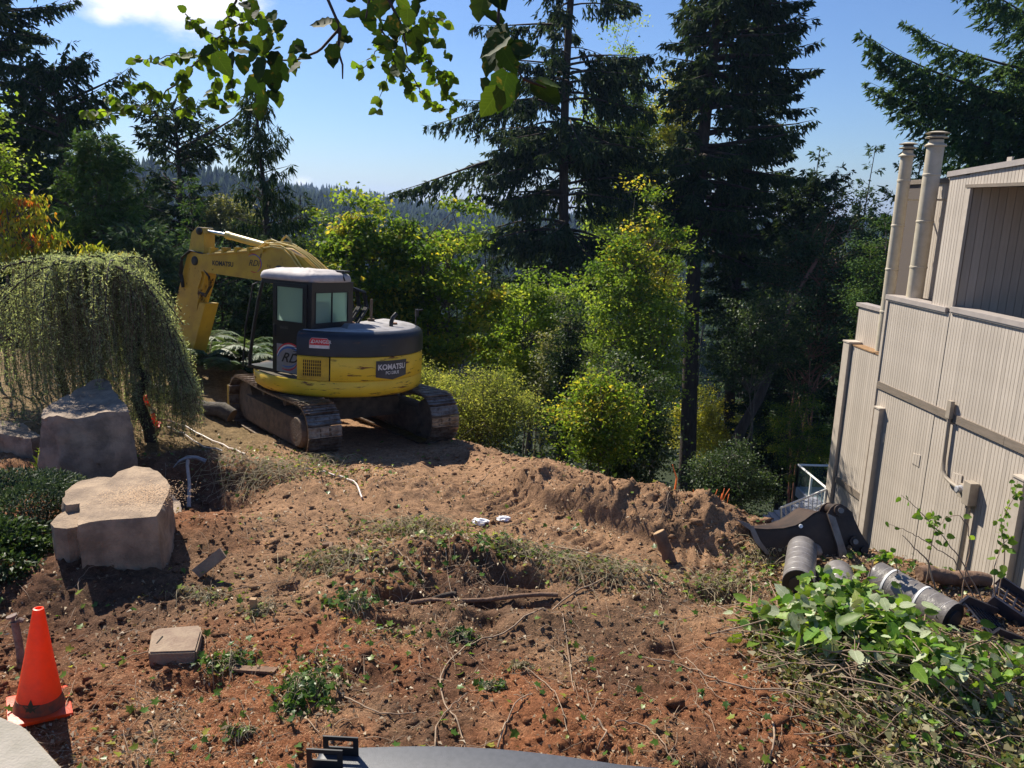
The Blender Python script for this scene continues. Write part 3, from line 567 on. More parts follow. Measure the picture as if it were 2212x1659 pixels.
    cxr, cyr = (L_+Rr_)/2, (B_+.66)/2; hx, hy = (Rr_-L_)/2, (.66-B_)/2
    rings = []
    for z, o in prof:
        rg = []
        for k in range(na):
            a = 2*math.pi*k/na; ca, sa = math.cos(a), math.sin(a); e = 2/7.; X = math.copysign(abs(ca)**e, ca); Y = math.copysign(abs(sa)**e, sa); w = .012*math.sin(k*2.3+z*90) if o < 0 else 0
            rg.append((cxr+X*(hx+o+w), cyr+Y*(hy+o+w), z+(.006*math.sin(k*1.7) if o < -.03 else 0)))
        rings.append(rg)
    V, F = loft(rings); rb = MB(); rb.add(V, F); roof = rb.build('cab_roof', roofm, T, True, 60)
    rb = MB(U); rb.box((-.42, -.42, 2.60), (-.30, -.2, 2.63), .01); rb.tube([(-.42, -.36, 2.61), (-.46, -.44, 2.52), (-.45, -.45, 2.48)], .012, 6); rb.build('roof_lamp', rub, roof)
    # --- boom
    BW0, BW1 = .20, .54
    def plate(mb, pts, r0, r1): mb.prism([(r0, a, b) for a, b in pts], (r1-r0, 0, 0))
    bm_ = MB(U); pts = [(3.78, 2.52), (3.74, 2.62), (3.60, 2.69), (3.42, 2.70), (1.66, 2.90), (1.42, 2.88), (1.05, 2.76), (.62, 2.50), (.30, 1.95), (.08, 1.42), (.12, 1.28), (.30, 1.25), (.72, 1.80), (1.1, 2.10), (1.5, 2.24), (1.95, 2.31), (3.41, 2.37), (3.66, 2.40)]
    plate(bm_, pts, BW0, BW1); boom = bm_.build('boom', ydirty, T)
    bs = MB(U); bs.lathe((BW0-.03, 3.66, 2.56), (1, 0, 0), [(0, .06), (.02, .085), (.38, .085), (.40, .06)], 16); bs.lathe((BW0-.05, 1.55, 2.52), (1, 0, 0), [(0, .05), (.02, .08), (.42, .08), (.44, .05)], 16); bs.build('pivot_boss', rub, boom, True)
    SB = lambda cf, cz: (lambda a, b: U(BW0-.004, cf-a, cz+b))
    stamp('boom_lettering', 'KOMATSU', .115, SB(2.93, 2.545), blk, boom, bold=.004)
    stamp('boom_emblem_lettering', 'RDi', .15, SB(2.16, 2.60), blk, boom, shear=.35, bold=.001, sx=1.1)
    arc('boom_emblem_red', 2.18, 2.60, .20, .17, 50, 250, .006, .022, red, BW0-.004); arc('boom_emblem_blue', 2.15, 2.60, .185, .155, 45, 245, .006, .022, blue, BW0-.0045); arc('boom_emblem_lower_red', 2.15, 2.6, .17, .16, 255, 300, .006, .02, red, BW0-.004)
    ac = MB(U); ac.lathe((.37, 3.02, 3.055), (0, -1.02, -.155), [(0, .05), (.01, .072), (.10, .072), (.105, .064), (.96, .064), (.97, .072), (1.03, .072)], 16); ac.box((.32, 1.80, 2.86), (.42, 2.02, 2.95)); cyl = ac.build('arm_cylinder', pale, T, True)
    rd = MB(U); rd.lathe((.37, 3.56, 3.10), (0, -.54, -.045), [(0, .036), (.56, .036)], 12); rd.build('cylinder_rod', chrome, cyl, True)
    for s in (-1,):
        bc = MB(U); bc.lathe((.10, .80, 1.30), (0, .62, .98), [(0, .06), (.75, .06)], 12); bc.lathe((.10, .80, 1.30), (0, .62, .98), [(.75, .035), (1.45, .035)], 12); bc.build('boom_cylinder', pale, T, True)
    pk = 0
    def pipe(pts, r=.018, mat=pale): MB(U).tube(pts, r, 7).build('hydraulic_pipe', mat, boom, True)
    for k in range(3):
        o = BW0+.05+.06*k
        pipe([(o, 3.25, 2.745+.012*k), (o, 2.6, 2.80), (o, 2.1, 2.87), (o, 1.95, 2.965), (o, 1.8, 2.95), (o, 1.6, 2.97-.01*k), (o, 1.3, 2.92), (o, 1.0, 2.80), (o, .72, 2.62), (o, .55, 2.45)], .017)
    pipe([(BW0-.02, 3.3, 2.70), (BW0-.02, 2.7, 2.76), (BW0-.02, 2.2, 2.82), (BW0-.02, 1.75, 2.90), (BW0-.02, 1.45, 2.88), (BW0-.02, 1.25, 2.75), (BW0-.02, 1.1, 2.60), (BW0-.01, .9, 2.56)], .017)
    pipe([(BW0-.03, 1.75, 2.93), (BW0-.03, 1.5, 2.93), (BW0-.03, 1.25, 2.84), (BW0-.03, 1.02, 2.60)], .015)
    pipe([(.37, 1.72, 2.9), (.37, 1.66, 3.04), (.37, 1.57, 3.10), (.37, 1.48, 3.04), (.37, 1.42, 2.92)], .02)
    pipe([(.3, 2.0, 2.98), (.3, 1.85, 3.02), (.33, 1.72, 2.98), (.35, 1.5, 2.99), (.35, 1.3, 2.93)], .02)
    for k in range(5): MB(U).box((BW0-.045, 1.9+.32*k, 2.78-.02*k+.02), (BW0+.12, 1.96+.32*k, 2.87-.018*k+.02)).build('pipe_clamp', ydirty, boom)
    # --- arm
    am = MB(U); a0, a1 = BW0+.05, BW1-.05
    apts = [(3.80, 3.06), (3.66, 3.17), (3.52, 3.16), (3.47, 3.05), (3.47, 2.62), (3.44, 2.30), (3.56, 2.02), (3.66, 1.80), (3.78, 1.2), (4.02, .55), (4.22, .55), (4.40, 1.42), (4.19, 1.96), (4.02, 2.42), (3.86, 2.80)]
    am.prism([(a0, a, b) for a, b in apts], (a1-a0, 0, 0)); arm = am.build('arm', ydirty, T)
    for q in (a0-.03, a1+.005):
        cp = MB(U); plate(cp, [(3.80, 2.45), (3.74, 2.75), (3.60, 2.74), (3.50, 2.3), (3.62, 2.05), (3.85, 2.2)], q, q+.025); cp.build('arm_cheek_plate', ydirty, arm)
    pn = MB(U); pn.lathe((a0-.05, 3.575, 3.10), (1, 0, 0), [(0, .04), (.02, .07), (.32, .07), (.34, .04)], 14); pn.build('cylinder_pin', rub, arm, True)
    bk = MB(U); bk.lathe((.37, 3.52, 2.35), (0, .33, -1.25), [(0, .05), (.05, .07), (1.15, .07), (1.2, .04)], 12); bk.build('bucket_cylinder', ydirty, T, True)
    gd = MB(U); plate(gd, [(3.42, 1.80), (3.58, 1.80), (3.98, .90), (3.80, .80)], BW0+.02, BW1-.02); gd.build('cylinder_guard', ydirty, arm)
    for k in range(4):
        o = a0-.05+.02*k; MB(U).tube([(o, 3.45, 2.70), (o-.02, 3.78, 2.74), (o-.04, 3.98+.01*k, 2.60), (o-.03, 4.05, 2.3), (o, 4.02, 2.05)], .012, 6).build('arm_hose', rub, arm, True)
    for k in range(3):
        MB(U).tube([(a0-.04, 3.45, 2.42), (a0-.06, 3.30-.02*k, 2.30), (a0-.06, 3.28-.03*k, 2.12), (a0-.04, 3.40, 1.98-.03*k), (a0-.03, 3.58, 2.0)], .010, 6).build('arm_hose', rub, arm, True)
    lk = MB(U); plate(lk, [(3.95, .75), (4.10, .80), (4.25, .35), (4.12, .30)], BW0+.05, BW1-.05); lk.build('bucket_link', blk, arm)
excavator()
# ---------------------------------------------------------------- the house
def house():
    rz = math.atan(.05); T = thing('clad_house', (10.3, 15, 0), 'beige grooved board house with round metal flues and roof deck beside the slope', 'house', rotz=rz)
    # local x: into the house, local y: along the wall away from the camera (15 + y), z
    bd = M('beige_cladding', (.53, .465, .40), .75, (.45, .39, .33), 3, .06, 70, stretch=(4, 4, .5))
    _n = bd.node_tree; _oi = _n.nodes.new('ShaderNodeObjectInfo'); _hv = _n.nodes.new('ShaderNodeHueSaturation'); _mr = _n.nodes.new('ShaderNodeMapRange'); _mr.inputs[3].default_value = .90; _mr.inputs[4].default_value = 1.06; _n.links.new(_oi.outputs['Random'], _mr.inputs[0]); _n.links.new(_mr.outputs[0], _hv.inputs['Value']); _bp = _n.nodes['Principled BSDF'].inputs['Base Color']; _n.links.new(_bp.links[0].from_socket, _hv.inputs['Color']); _n.links.new(_hv.outputs[0], _bp)
    dk = M('groove_backing', (.10, .08, .07), .9)
    tm = M('beige_trim', (.50, .435, .37), .7, (.43, .37, .31), 5, .05, 40); cp = M('parapet_cap_metal', (.42, .37, .34), .5, (.34, .30, .28), 4); bnd = M('brown_grey_trim', (.22, .175, .14), .75, (.16, .13, .10), 8, .3, 60, stretch=(1, .3, 3))
    flu = M('flue_paint', (.52, .46, .36), .55, (.44, .38, .28), 5, .04, 30); rust = M('rusty_flashing', (.32, .19, .09), .8, (.20, .11, .05), 6); blk = M('flue_vent_dark', (.05, .05, .055), .6)
    cdt = M('conduit_paint', (.30, .25, .20), .6, (.36, .31, .25), 5)
    P = .107; cache = {}
    def boards(par, y0, y1, z0, z1, x=0., face='L', p=P):
        """grooved board facing; face L looks to -x, face C looks to -y (towards the camera)"""
        n = max(1, int(round((y1-y0)/p))); q = (y1-y0)/n
        for k in range(n):
            w = q-.013; h = round(z1-z0, 3); key = (round(w, 3), h, face)
            a = y0+k*q+.0065
            if key not in cache:
                mb = MB()
                if face == 'L': mb.box((0, 0, 0), (.012, w, h))
                else: mb.box((0, 0, 0), (w, .012, h))
                cache[key] = mb.build('siding_board', bd, par); o = cache[key]
            else: o = cache[key].copy(); COL.objects.link(o); o.parent = par
            o.location = (x, a, z0) if face == 'L' else (a, x, z0)
    def wall(name, a, b, mat=dk): return MB().box(a, b).build(name, mat, T)
    Y = lambda y: y-15.
    zb = -8.5
    w = wall('main_wall', (.012, Y(9.), zb), (.3, Y(20.6), 1.17)); 
    boards(w, Y(9.), Y(17.86), zb, 1.17); boards(w, Y(17.86), Y(20.55), zb, 1.13, -.012)
    w2 = wall('upper_wall', (.012, Y(17.9), 1.17), (.25, Y(18.68), 4.24)); boards(w2, Y(17.93), Y(18.64), 1.17, 4.24)
    w3 = wall('header_wall', (.012, Y(9.), 4.03), (.25, Y(17.9), 4.24))
    n = 83
    for k in range(n):   # boards under the sloping roof edge
        y0 = 9.+(17.93-9)*k/n; zt = 4.26+(18.66-y0-.05)*.062; mb = MB().box((0, Y(y0)+.0065, 4.0), (.012, Y(y0)+(17.93-9)/n-.0065, zt)); mb.build('siding_board', bd, w3)
    # roof edge cap, sloping up towards the camera
    rc = MB(); rc.prism([(-.05, Y(18.72), 4.22), (-.05, Y(18.72), 4.34), (-.05, Y(9), 4.94), (-.05, Y(9), 4.82)], (.35, 0, 0)); rc.build('roof_cap', cp, T)
    MB().prism([(.3, Y(18.6), 4.16), (.3, Y(18.6), 4.22), (.3, Y(9), 4.7), (.3, Y(9), 4.6)], (5, 0, -.9)).build('roof', cp, T)
    # set back wall behind the flues
    w4 = wall('set_back_wall', (.86, Y(18.5), 1.0), (1.1, Y(22.), 4.15)); boards(w4, Y(18.7), Y(20.7), 1.0, 4.15, .848)
    MB().box((.80, Y(18.73), 4.15), (1.15, Y(22.0), 4.27)).build('roof_cap', bnd, T)
    MB().box((.26, Y(18.5), 1.0), (.86, Y(18.6), 4.2)).build('return_wall', bd, T)
    MB().tube([(.80, Y(19.75), 1.1), (.80, Y(19.75), 4.12)], .03, 8).build('downpipe', tm, T)
    # deck opening: end wall facing the camera, dark inside
    w5 = wall('deck_end_wall', (.05, Y(17.87), -.2), (5., Y(18.0), 4.02)); boards(w5, .1, 4.9, -.2, 4.0, Y(17.87)-.014, 'C', .2)
    wall('deck_inner_wall', (4.2, Y(9), -.2), (4.4, Y(17.86), 4.0), bd); wall('deck_ceiling', (.26, Y(9), 4.02), (5., Y(17.86), 4.15), bnd); wall('deck_floor_slab', (.31, Y(9), -.3), (5, Y(17.86), -.18), bnd)
    MB().box((-.035, Y(9), 3.96), (.30, Y(17.98), 4.03)).build('opening_cap', bnd, T)
    MB().box((-.022, Y(17.80), 1.24), (.05, Y(17.92), 3.96)).build('corner_trim', tm, T)
    # parapet caps
    def cap(y0, y1, z, x0=-.06, x1=.33): MB().box((x0, Y(y0), z), (x1, Y(y1), z+.12), .008).build('parapet_cap', cp, T); MB().box((x0+.02, Y(y0), z-.035), (x0+.05, Y(y1), z)).build('cap_drip_edge', tm, T)
    cap(17.97, 20.68, 1.13, -.07); cap(9., 17.82, 1.17)
    MB().box((.75, Y(18.75), 1.06), (.9, Y(20.68), 1.2)).build('parapet_cap', bnd, T)
    MB().box((.3, Y(18.6), .9), (.86, Y(20.66), .98)).build('chase_floor', bnd, T)
    # far lower parts
    w6 = wall('far_wall', (.30, Y(20.6), zb), (.5, Y(22.75), .68)); boards(w6, Y(20.62), Y(22.7), -.4, .68, .288); MB().box((.24, Y(20.6), .68), (.55, Y(22.8), .78)).build('parapet_cap', cp, T)
    MB().box((.5, Y(20.6), .4), (3., Y(22.75), .5)).build('low_roof', cp, T)
    w7 = wall('far_bay_wall', (.0, Y(20.62), zb), (.28, Y(22.25), -.42)); boards(w7, Y(20.66), Y(22.2), zb, -.42, -.012)
    MB().box((-.03, Y(20.6), -.42), (.288, Y(22.28), -.385)).build('rusty_flashing', rust, T)
    MB().box((-.10, Y(22.26), zb), (.25, Y(22.62), -.36)).build('corner_pilaster', tm, T); MB().box((-.12, Y(22.24), -.36), (.27, Y(22.64), -.32)).build('pilaster_cap', tm, T)
    MB().box((-.05, Y(20.55), zb), (.02, Y(20.66), 1.1)).build('corner_trim', tm, T)
    # belly bands, pilasters
    MB().box((-.045, Y(15.35), -1.29), (0, Y(20.62), -1.10)).build('belly_band', bnd, T); MB().box((-.045, Y(9), -1.29), (0, Y(15.34), -1.10)).build('belly_band', bnd, T); MB().box((-.045, Y(20.68), -4.62), (-.0, Y(22.2), -4.42)).build('belly_band', bnd, T)
    for y0, y1, z in ((20.05, 20.30, -1.78), (14.45, 14.75, -1.75)): MB().box((-.16, Y(y0), zb), (-.012, Y(y1), z)).build('pilaster', tm, T); MB().box((-.18, Y(y0-.02), z), (-.0, Y(y1+.02), z+.04)).build('pilaster_cap', tm, T)
    # flues
    for nm, y, z0, z1, r in (('flue', 20.95, -.38, 5.16, .155), ('flue', 20.05, .9, 5.36, .2)):
        x = .36 if r > .18 else .16
        fl = MB().lathe((x, Y(y), z0), (0, 0, 1), [(0, r)]+[(h, q) for zz in np.arange(z0+1.1, z1-.2, 1.15) for h, q in ((zz-z0, r), (zz-z0+.01, r+.012), (zz-z0+.05, r+.012), (zz-z0+.06, r))]+[(z1-z0-.35, r)], 24).build(nm, flu, T, True)
        c0 = z1-.35
        MB().lathe((x, Y(y), c0), (0, 0, 1), [(0, r), (.0, r+.05), (.03, r+.055), (.09, r*.85), (.16, r*.85)], 24).build('flue_collar', flu, fl, True)
        MB().lathe((x, Y(y), c0+.16), (0, 0, 1), [(0, r*.8), (.05, r*.8)], 20).build('flue_vent', blk, fl); MB().lathe((x, Y(y), c0+.2), (0, 0, 1), [(0, r+.06), (.02, r+.07), (.06, r*.85)], 24).build('flue_ring', flu, fl, True)
        MB().lathe((x, Y(y), c0+.26), (0, 0, 1), [(0, r*.8), (.05, r*.8)], 20).build('flue_vent', blk, fl); MB().lathe((x, Y(y), c0+.31), (0, 0, 1), [(0, r+.07), (.015, r+.08), (.05, r*.7), (.06, .03)], 24).build('flue_cap', flu, fl, True)
        MB().box((x, Y(y)-.02, 3.7), (.85, Y(y)+.02, 3.75)).build('flue_strap', flu, fl)
    MB().lathe((.16, Y(20.95), -.385), (0, 0, 1), [(0, .21), (.03, .2), (.05, .165)], 20).build('flue_flashing', rust, T, True)
    # conduit, meter and meter box
    MB().box((-.14, Y(17.11), -1.22), (-.046, Y(17.26), -.80), .01).build('conduit_box', cdt, T)
    MB().tube([(-.08, Y(17.18), -1.2), (-.08, Y(17.14), -2.2), (-.08, Y(17.10), -2.45), (-.08, Y(16.98), -2.58), (-.08, Y(16.75), -2.63), (-.08, Y(16.3), -2.66)], .045, 10).build('conduit', cdt, T, True)
    mbx = MB().box((-.22, Y(15.88), -2.86), (-.012, Y(16.12), -2.34), .012).build('meter_box', cdt, T)
    MB().box((-.16, Y(16.13), -2.80), (-.012, Y(16.38), -2.50), .01).build('meter_base', cdt, T)
    gm = M('meter_glass', (.5, .5, .52), .15, (.3, .3, .32), 30, spec=.8); MB().lathe((-.16, Y(16.25), -2.60), (-1, 0, 0), [(0, .095), (.03, .095), (.035, .08), (.11, .08), (.125, .06)], 20).build('electric_meter', gm, T, True)
    MB().tube([(-.11, Y(16.0), -2.85), (-.11, Y(16.0), -8.)], .06, 10).build('conduit', cdt, T, True)
    MB().box((-.12, Y(16.25), -8), (-.012, Y(16.42), -5.0)).build('cable_cover', cdt, T)
    for y, z, hh, n in ((19.98, -2.52, .26, 2), (18.28, -2.59, .30, 3), (16.62, -2.50, .28, 3)):
        for k in range(n): MB().box((-.028, Y(y)-.12+.11*k, z-hh/2), (-.012, Y(y)-.12+.11*k+.095, z+hh/2-.02*k)).build('repair_patch', bd, T)
    MB().box((-.04, Y(16.55), 4.35), (-.0, Y(16.70), 4.55)).build('wall_vent', tm, T)
house()
def deck_rail():
    Yd = 25.; wh = M('white_rail_paint', (.72, .72, .70), .4); slab = M('deck_grey', (.32, .33, .37), .7, (.25, .26, .3), 4)
    gl = bpy.data.materials.new('rail_glass'); gl.use_nodes = True; nt = gl.node_tree; b = nt.nodes['Principled BSDF']; b.inputs['Base Color'].default_value = (.05, .08, .08, 1); b.inputs['Roughness'].default_value = .05
    tr = nt.nodes.new('ShaderNodeBsdfTransparent'); tr.inputs[0].default_value = (.75, .85, .84, 1); mx = nt.nodes.new('ShaderNodeMixShader'); mx.inputs[0].default_value = .25; nt.links.new(tr.outputs[0], mx.inputs[1]); nt.links.new(b.outputs[0], mx.inputs[2]); nt.links.new(mx.outputs[0], nt.nodes['Material Output'].inputs[0])
    Tc = lambda cx, cy: ((1780+cx*.3917)*.8848, (900+cy*.3917)*.8848)
    a = aty(*Tc(432, 600), 27.5); b_ = aty(*Tc(607, 745), 24.5); c = aty(*Tc(640, 608), 27.5)
    o = a.copy(); T = thing('glass_balcony', tuple(o), 'grey balcony with white framed glass railing at the far corner of the house', 'balcony')
    L = lambda p: tuple(np.array(p)-o)
    h = a[2]-aty(*Tc(420, 735), 27.5)[2]
    dn = np.array([0, 0, -h]); az = a[2]; bb = np.array([b_[0], b_[1], b_[2]]); cc = np.array([c[0]+3, c[1], a[2]])
    bb[2] = b_[2]
    sl = MB(); q = [a+dn, bb+dn, bb+dn+np.array([4., 0, 0]), cc+dn]; sl.prism([L(p) for p in q], (0, 0, -.35)); sl.build('balcony_slab', slab, T)
    for p0, p1 in ((a, bb), (a, cc)):
        MB().tube([L(p0), L(p1)], .04, 6).build('top_rail', wh, T); g = MB(); g.add([L(p0+dn*.93), L(p1+dn*.93), L(p1), L(p0)], [(0, 1, 2, 3)]); g.build('glass_pane', gl, T)
        for t in (0., .5, 1.):
            p = p0*(1-t)+p1*t; MB().box(tuple(np.array(L(p+dn))-np.array([.035, .035, 0])), tuple(np.array(L(p))+np.array([.035, .035, 0]))).build('rail_post', wh, T)
    s0 = aty(*Tc(322, 868), 21.5); s1 = aty(*Tc(606, 752), 22.5); b0 = aty(*Tc(332, 968), 21.5); b1 = aty(*Tc(600, 850), 22.5)
    T2 = thing('stair_railing', tuple(s0), 'white sloping stair railing with thin balusters behind the bucket', 'railing'); L = lambda p: tuple(np.array(p)-s0)
    MB().tube([L(s0), L(s1)], .035, 6).build('hand_rail', wh, T2); MB().tube([L(lerp(s0, b0, .9)), L(lerp(s1, b1, .9))], .025, 6).build('bottom_rail', wh, T2)
    for k in range(11):
        t = k/10; MB().tube([L(lerp(s0, s1, t)), L(lerp(b0, b1, t)+np.array([0, 0, -.15]))], .028 if k in (0, 10) else .013, 5).build('baluster', wh, T2)
    st = MB()
    for k in range(9): p = lerp(b0, b1, k/8)+np.array([0, .2, -.2]); st.box(tuple(p-s0+np.array([-.2, 0, -.15])), tuple(p-s0+np.array([.2, 1., 0])))
    st.build('stair_treads', slab, T2)
deck_rail()
# ---------------------------------------------------------------- boulders and props
def rockmat(name, a, b):
    m = M(name, a, .92, b, 4.5, .8, 55, bdist=.02, third=tuple(c*.6 for c in a), mixlo=.38, mixhi=.62); return m
rock_m = rockmat('sandstone', (.38, .275, .185), (.21, .15, .105)); rock2_m = rockmat('grey_rock', (.35, .265, .195), (.17, .13, .10))
def rock(name, top, zbot, mat, flare=.05, amp=.03, label=None, cat='boulder', cuts=4, seed=0):
    c = np.mean(np.array(top), 0); base = np.array([c[0], c[1], zbot]); n = len(top)
    T = np.array(top)-base; bm = bmesh.new(); tv = [bm.verts.new(tuple(p)) for p in T]
    rings = [tv]; cen = T.mean(0)
    for k, t in enumerate((.08, .45, 1.0)):
        f = (1.02, 1+flare, 1+flare*.6)[k]; rings.append([bm.verts.new(((p[0]-cen[0])*f+cen[0], (p[1]-cen[1])*f+cen[1], p[2]*(1-t))) for p in T])
    bm.faces.new(tv)
    for a, b in zip(rings[:-1], rings[1:]):
        for i in range(n): bm.faces.new((a[i], b[i], b[(i+1) % n], a[(i+1) % n]))
    bmesh.ops.triangulate(bm, faces=bm.faces[:]); 
    for _ in range(4):
        es = [e for e in bm.edges if e.calc_length() > .09]
        if es: bmesh.ops.subdivide_edges(bm, edges=es, cuts=1); bmesh.ops.triangulate(bm, faces=bm.faces[:])
    bmesh.ops.recalc_face_normals(bm, faces=bm.faces[:]); bm.normal_update()
    P = np.array([v.co for v in bm.verts]); N = np.array([v.normal for v in bm.verts])
    d = amp*(fbm(P[:, 0]+P[:, 2]*.7+seed, P[:, 1]+P[:, 2]*1.3, 2.2, 3, 61+seed)*1.1+.5*fbm(P[:, 0]-P[:, 2]+seed, P[:, 1]+P[:, 2], 9, 3, 71, .6, True)+.25*fbm(P[:, 0]*1.0, P[:, 2]+P[:, 1]*.6, 30, 2, 75))
    top_w = np.where(N[:, 2] > .8, .45, 1.); P = P+N*(d*top_w)[:, None]
    for v, p in zip(bm.verts, P): v.co = p
    bm.normal_update()
    me = bpy.data.meshes.new(name); bm.to_mesh(me); bm.free(); me.materials.append(mat); me.polygons.foreach_set('use_smooth', np.ones(len(me.polygons), bool)); me.set_sharp_from_angle(angle=math.radians(38))
    o = bpy.data.objects.new(name, me); COL.objects.link(o); o.location = tuple(base); tag(o, label, cat); return o
T1 = lambda cx, cy: (cx*.24, 884.8+cy*.24)
tp = [atz(*T1(*q), .57) for q in [(720, 845), (600, 862), (556, 820), (600, 745), (640, 690), (700, 650), (780, 622), (880, 603), (1000, 605), (1060, 560), (1130, 535), (1210, 512), (1350, 520), (1420, 552), (1500, 636), (1535, 690), (1475, 830), (1425, 930), (1400, 965), (1250, 978), (1100, 985), (900, 1002), (705, 1045), (712, 950)]]
rock('boulder', tp, -.32, rock_m, .03, .028, 'front flat topped sandstone boulder strewn with dry needles', seed=2)
tp = [atz(*T1(*q), .50) for q in [(730, 930), (720, 1050), (600, 1072), (490, 1062), (466, 1030), (500, 985), (550, 935), (640, 905)]]
rock('boulder_ledge', tp, -.32, rock_m, .02, .02, 'low stone ledge at the left corner of the front sandstone boulder', cat='stone', seed=5)
T2_ = lambda cx, cy: (cx*.3733, 513+cy*.3733)
def yp(cx, cy, y): return aty(*T2_(cx, cy), y)
tp = [yp(232, 1040, 8.5), yp(245, 1000, 8.8), yp(340, 938, 9.2), yp(465, 870, 9.6), yp(500, 832, 9.75), yp(560, 815, 9.8), yp(625, 818, 9.75), yp(655, 870, 9.5), yp(700, 945, 9.1), yp(742, 1012, 8.6), yp(600, 1018, 8.5), yp(500, 1046, 8.45), yp(400, 1052, 8.4), (yp(330, 1030, 8.4))]
rock('boulder', tp, -.35, rock2_m, .10, .04, 'tall pointed grey boulder under the weeping cedar', seed=9)
tp = [atz(*T2_(*q), .28) for q in [(-60, 1060), (60, 1062), (150, 1090), (235, 1150), (180, 1165), (90, 1150), (0, 1135), (-60, 1140)]]
rock('boulder', tp, -.25, rock2_m, .02, .03, 'low flat slab rock at the left edge beside the tall boulder', cat='rock', seed=12)
tp = [atz(*T1(*q), .05) for q in [(1480, 820), (1560, 760), (1620, 850), (1630, 940), (1500, 1010)]]
rock('stone', tp, -.2, rock2_m, .1, .03, 'small grey stone wedged right of the front boulder', cat='stone', seed=14)
# cones
orange = M('cone_orange', (.95, .085, .010), .42, (.62, .075, .025), 9, .1, 60, mixlo=.45, mixhi=.75); orange2 = M('cone_red_orange', (.9, .05, .02), .45); whp = M('cone_collar', (.75, .75, .72), .5); dirtm = M('cone_grime', (.10, .05, .03), .8, (.3, .06, .02), 20)
for _m in (orange, orange2):     # thin plastic lets some light through
    _nt = _m.node_tree; _t = _nt.nodes.new('ShaderNodeBsdfTranslucent'); _t.inputs[0].default_value = (1, .13, .015, 1); _x = _nt.nodes.new('ShaderNodeMixShader'); _x.inputs[0].default_value = .35; _nt.links.new(_nt.nodes['Principled BSDF'].outputs[0], _x.inputs[1]); _nt.links.new(_t.outputs[0], _x.inputs[2]); _nt.links.new(_x.outputs[0], _nt.nodes['Material Output'].inputs[0])
def cone(pos, h, tilt, label, collar=False, mat=orange, rz=.6):
    T = thing('traffic_cone', tuple(pos), label, 'traffic cone'); T.rotation_euler = (tilt[0], tilt[1], rz)
    s = h/.71; b = .18*s
    MB().box((-b, -b, 0), (b, b, .028*s), .013*s).build('cone_base', mat, T, True, 60)
    MB().lathe((0, 0, .026*s), (0, 0, 1), [(0, .150*s), (.012*s, .145*s), (.03*s, .137*s), (.35*s, .083*s), (.665*s, .034*s), (.682*s, .031*s), (.684*s, .02*s), (.65*s, .016*s)], 40).build('cone_body', mat, T, True, 60)
    if collar: MB().lathe((0, 0, .3*s), (0, 0, 1), [(0, .096*s), (.17*s, .068*s)], 32).build('white_collar', whp, T, True)
    else:
        MB().lathe((0, 0, .029*s), (0, 0, 1), [(0, .1535*s), (.018*s, .1445*s), (.045*s, .138*s), (.07*s, .133*s)], 40).build('dirt_band', dirtm, T, True)
        st = MB()
        pts = []
        for k in range(10):
            a = -math.pi/2+2*math.pi*k/10; q = .06 if k % 2 == 0 else .026; pts.append((q*math.sin(2*math.pi*k/10), q*math.cos(2*math.pi*k/10)))
        # dark five pointed mark low on the side that faces the camera
        def P(x, z):
            rr = (.150-(.026+.075+z)*.165)*s+.004; a = -math.pi/2-rz+.18+x/rr; return (rr*math.cos(a), rr*math.sin(a), .085*s+z)
        st.add([P(0, 0)]+[P(*p) for p in pts], [(0, 1+k, 1+(k+1) % 10) for k in range(10)]); st.build('star_mark', M('dark_leaf', (.03, .035, .015), .8), T)
p = on(85, 1530); cone(p, .71, (.0, .09, 0), 'large orange traffic cone at the bottom left beside the concrete kerb')
p = on(318, 925); cone((p[0], p[1]+.15, p[2]-.02), .5, (.1, -.1, 0), 'small red cone with white collar behind the twisted cedar trunk', True, orange2, .3)
# mattock
def mattock():
    a = on(408, 1100, .02); hd = aty(406, 992, a[1]+.42); T = thing('mattock', tuple(a), 'grey handled mattock leaning with its head up against the soil bank', 'mattock'); L = lambda p: tuple(np.array(p)-a)
    MB().tube([L(a), L(lerp(a, hd, .5)+np.array([.012, 0, 0])), L(lerp(a, hd, .85)+np.array([-.008, 0, 0])), L(hd)], [.024, .019, .019, .024], 8).build('handle', M('grey_wood_handle', (.40, .37, .34), .7, (.28, .25, .22), 12), T, True)
    st = M('tool_steel', (.16, .15, .15), .45, (.3, .28, .27), 20, metal=.6); h = np.array(L(hd)); mb = MB()
    mb.tube([h+np.array([-.17, -.02, -.10]), h+np.array([-.09, -.01, -.02]), h+np.array([0, 0, .02]), h+np.array([.10, .01, .02]), h+np.array([.20, .02, -.03])], [.008, .02, .03, .022, .03], 6); mb.build('pick_head', st, T, True)
mattock()
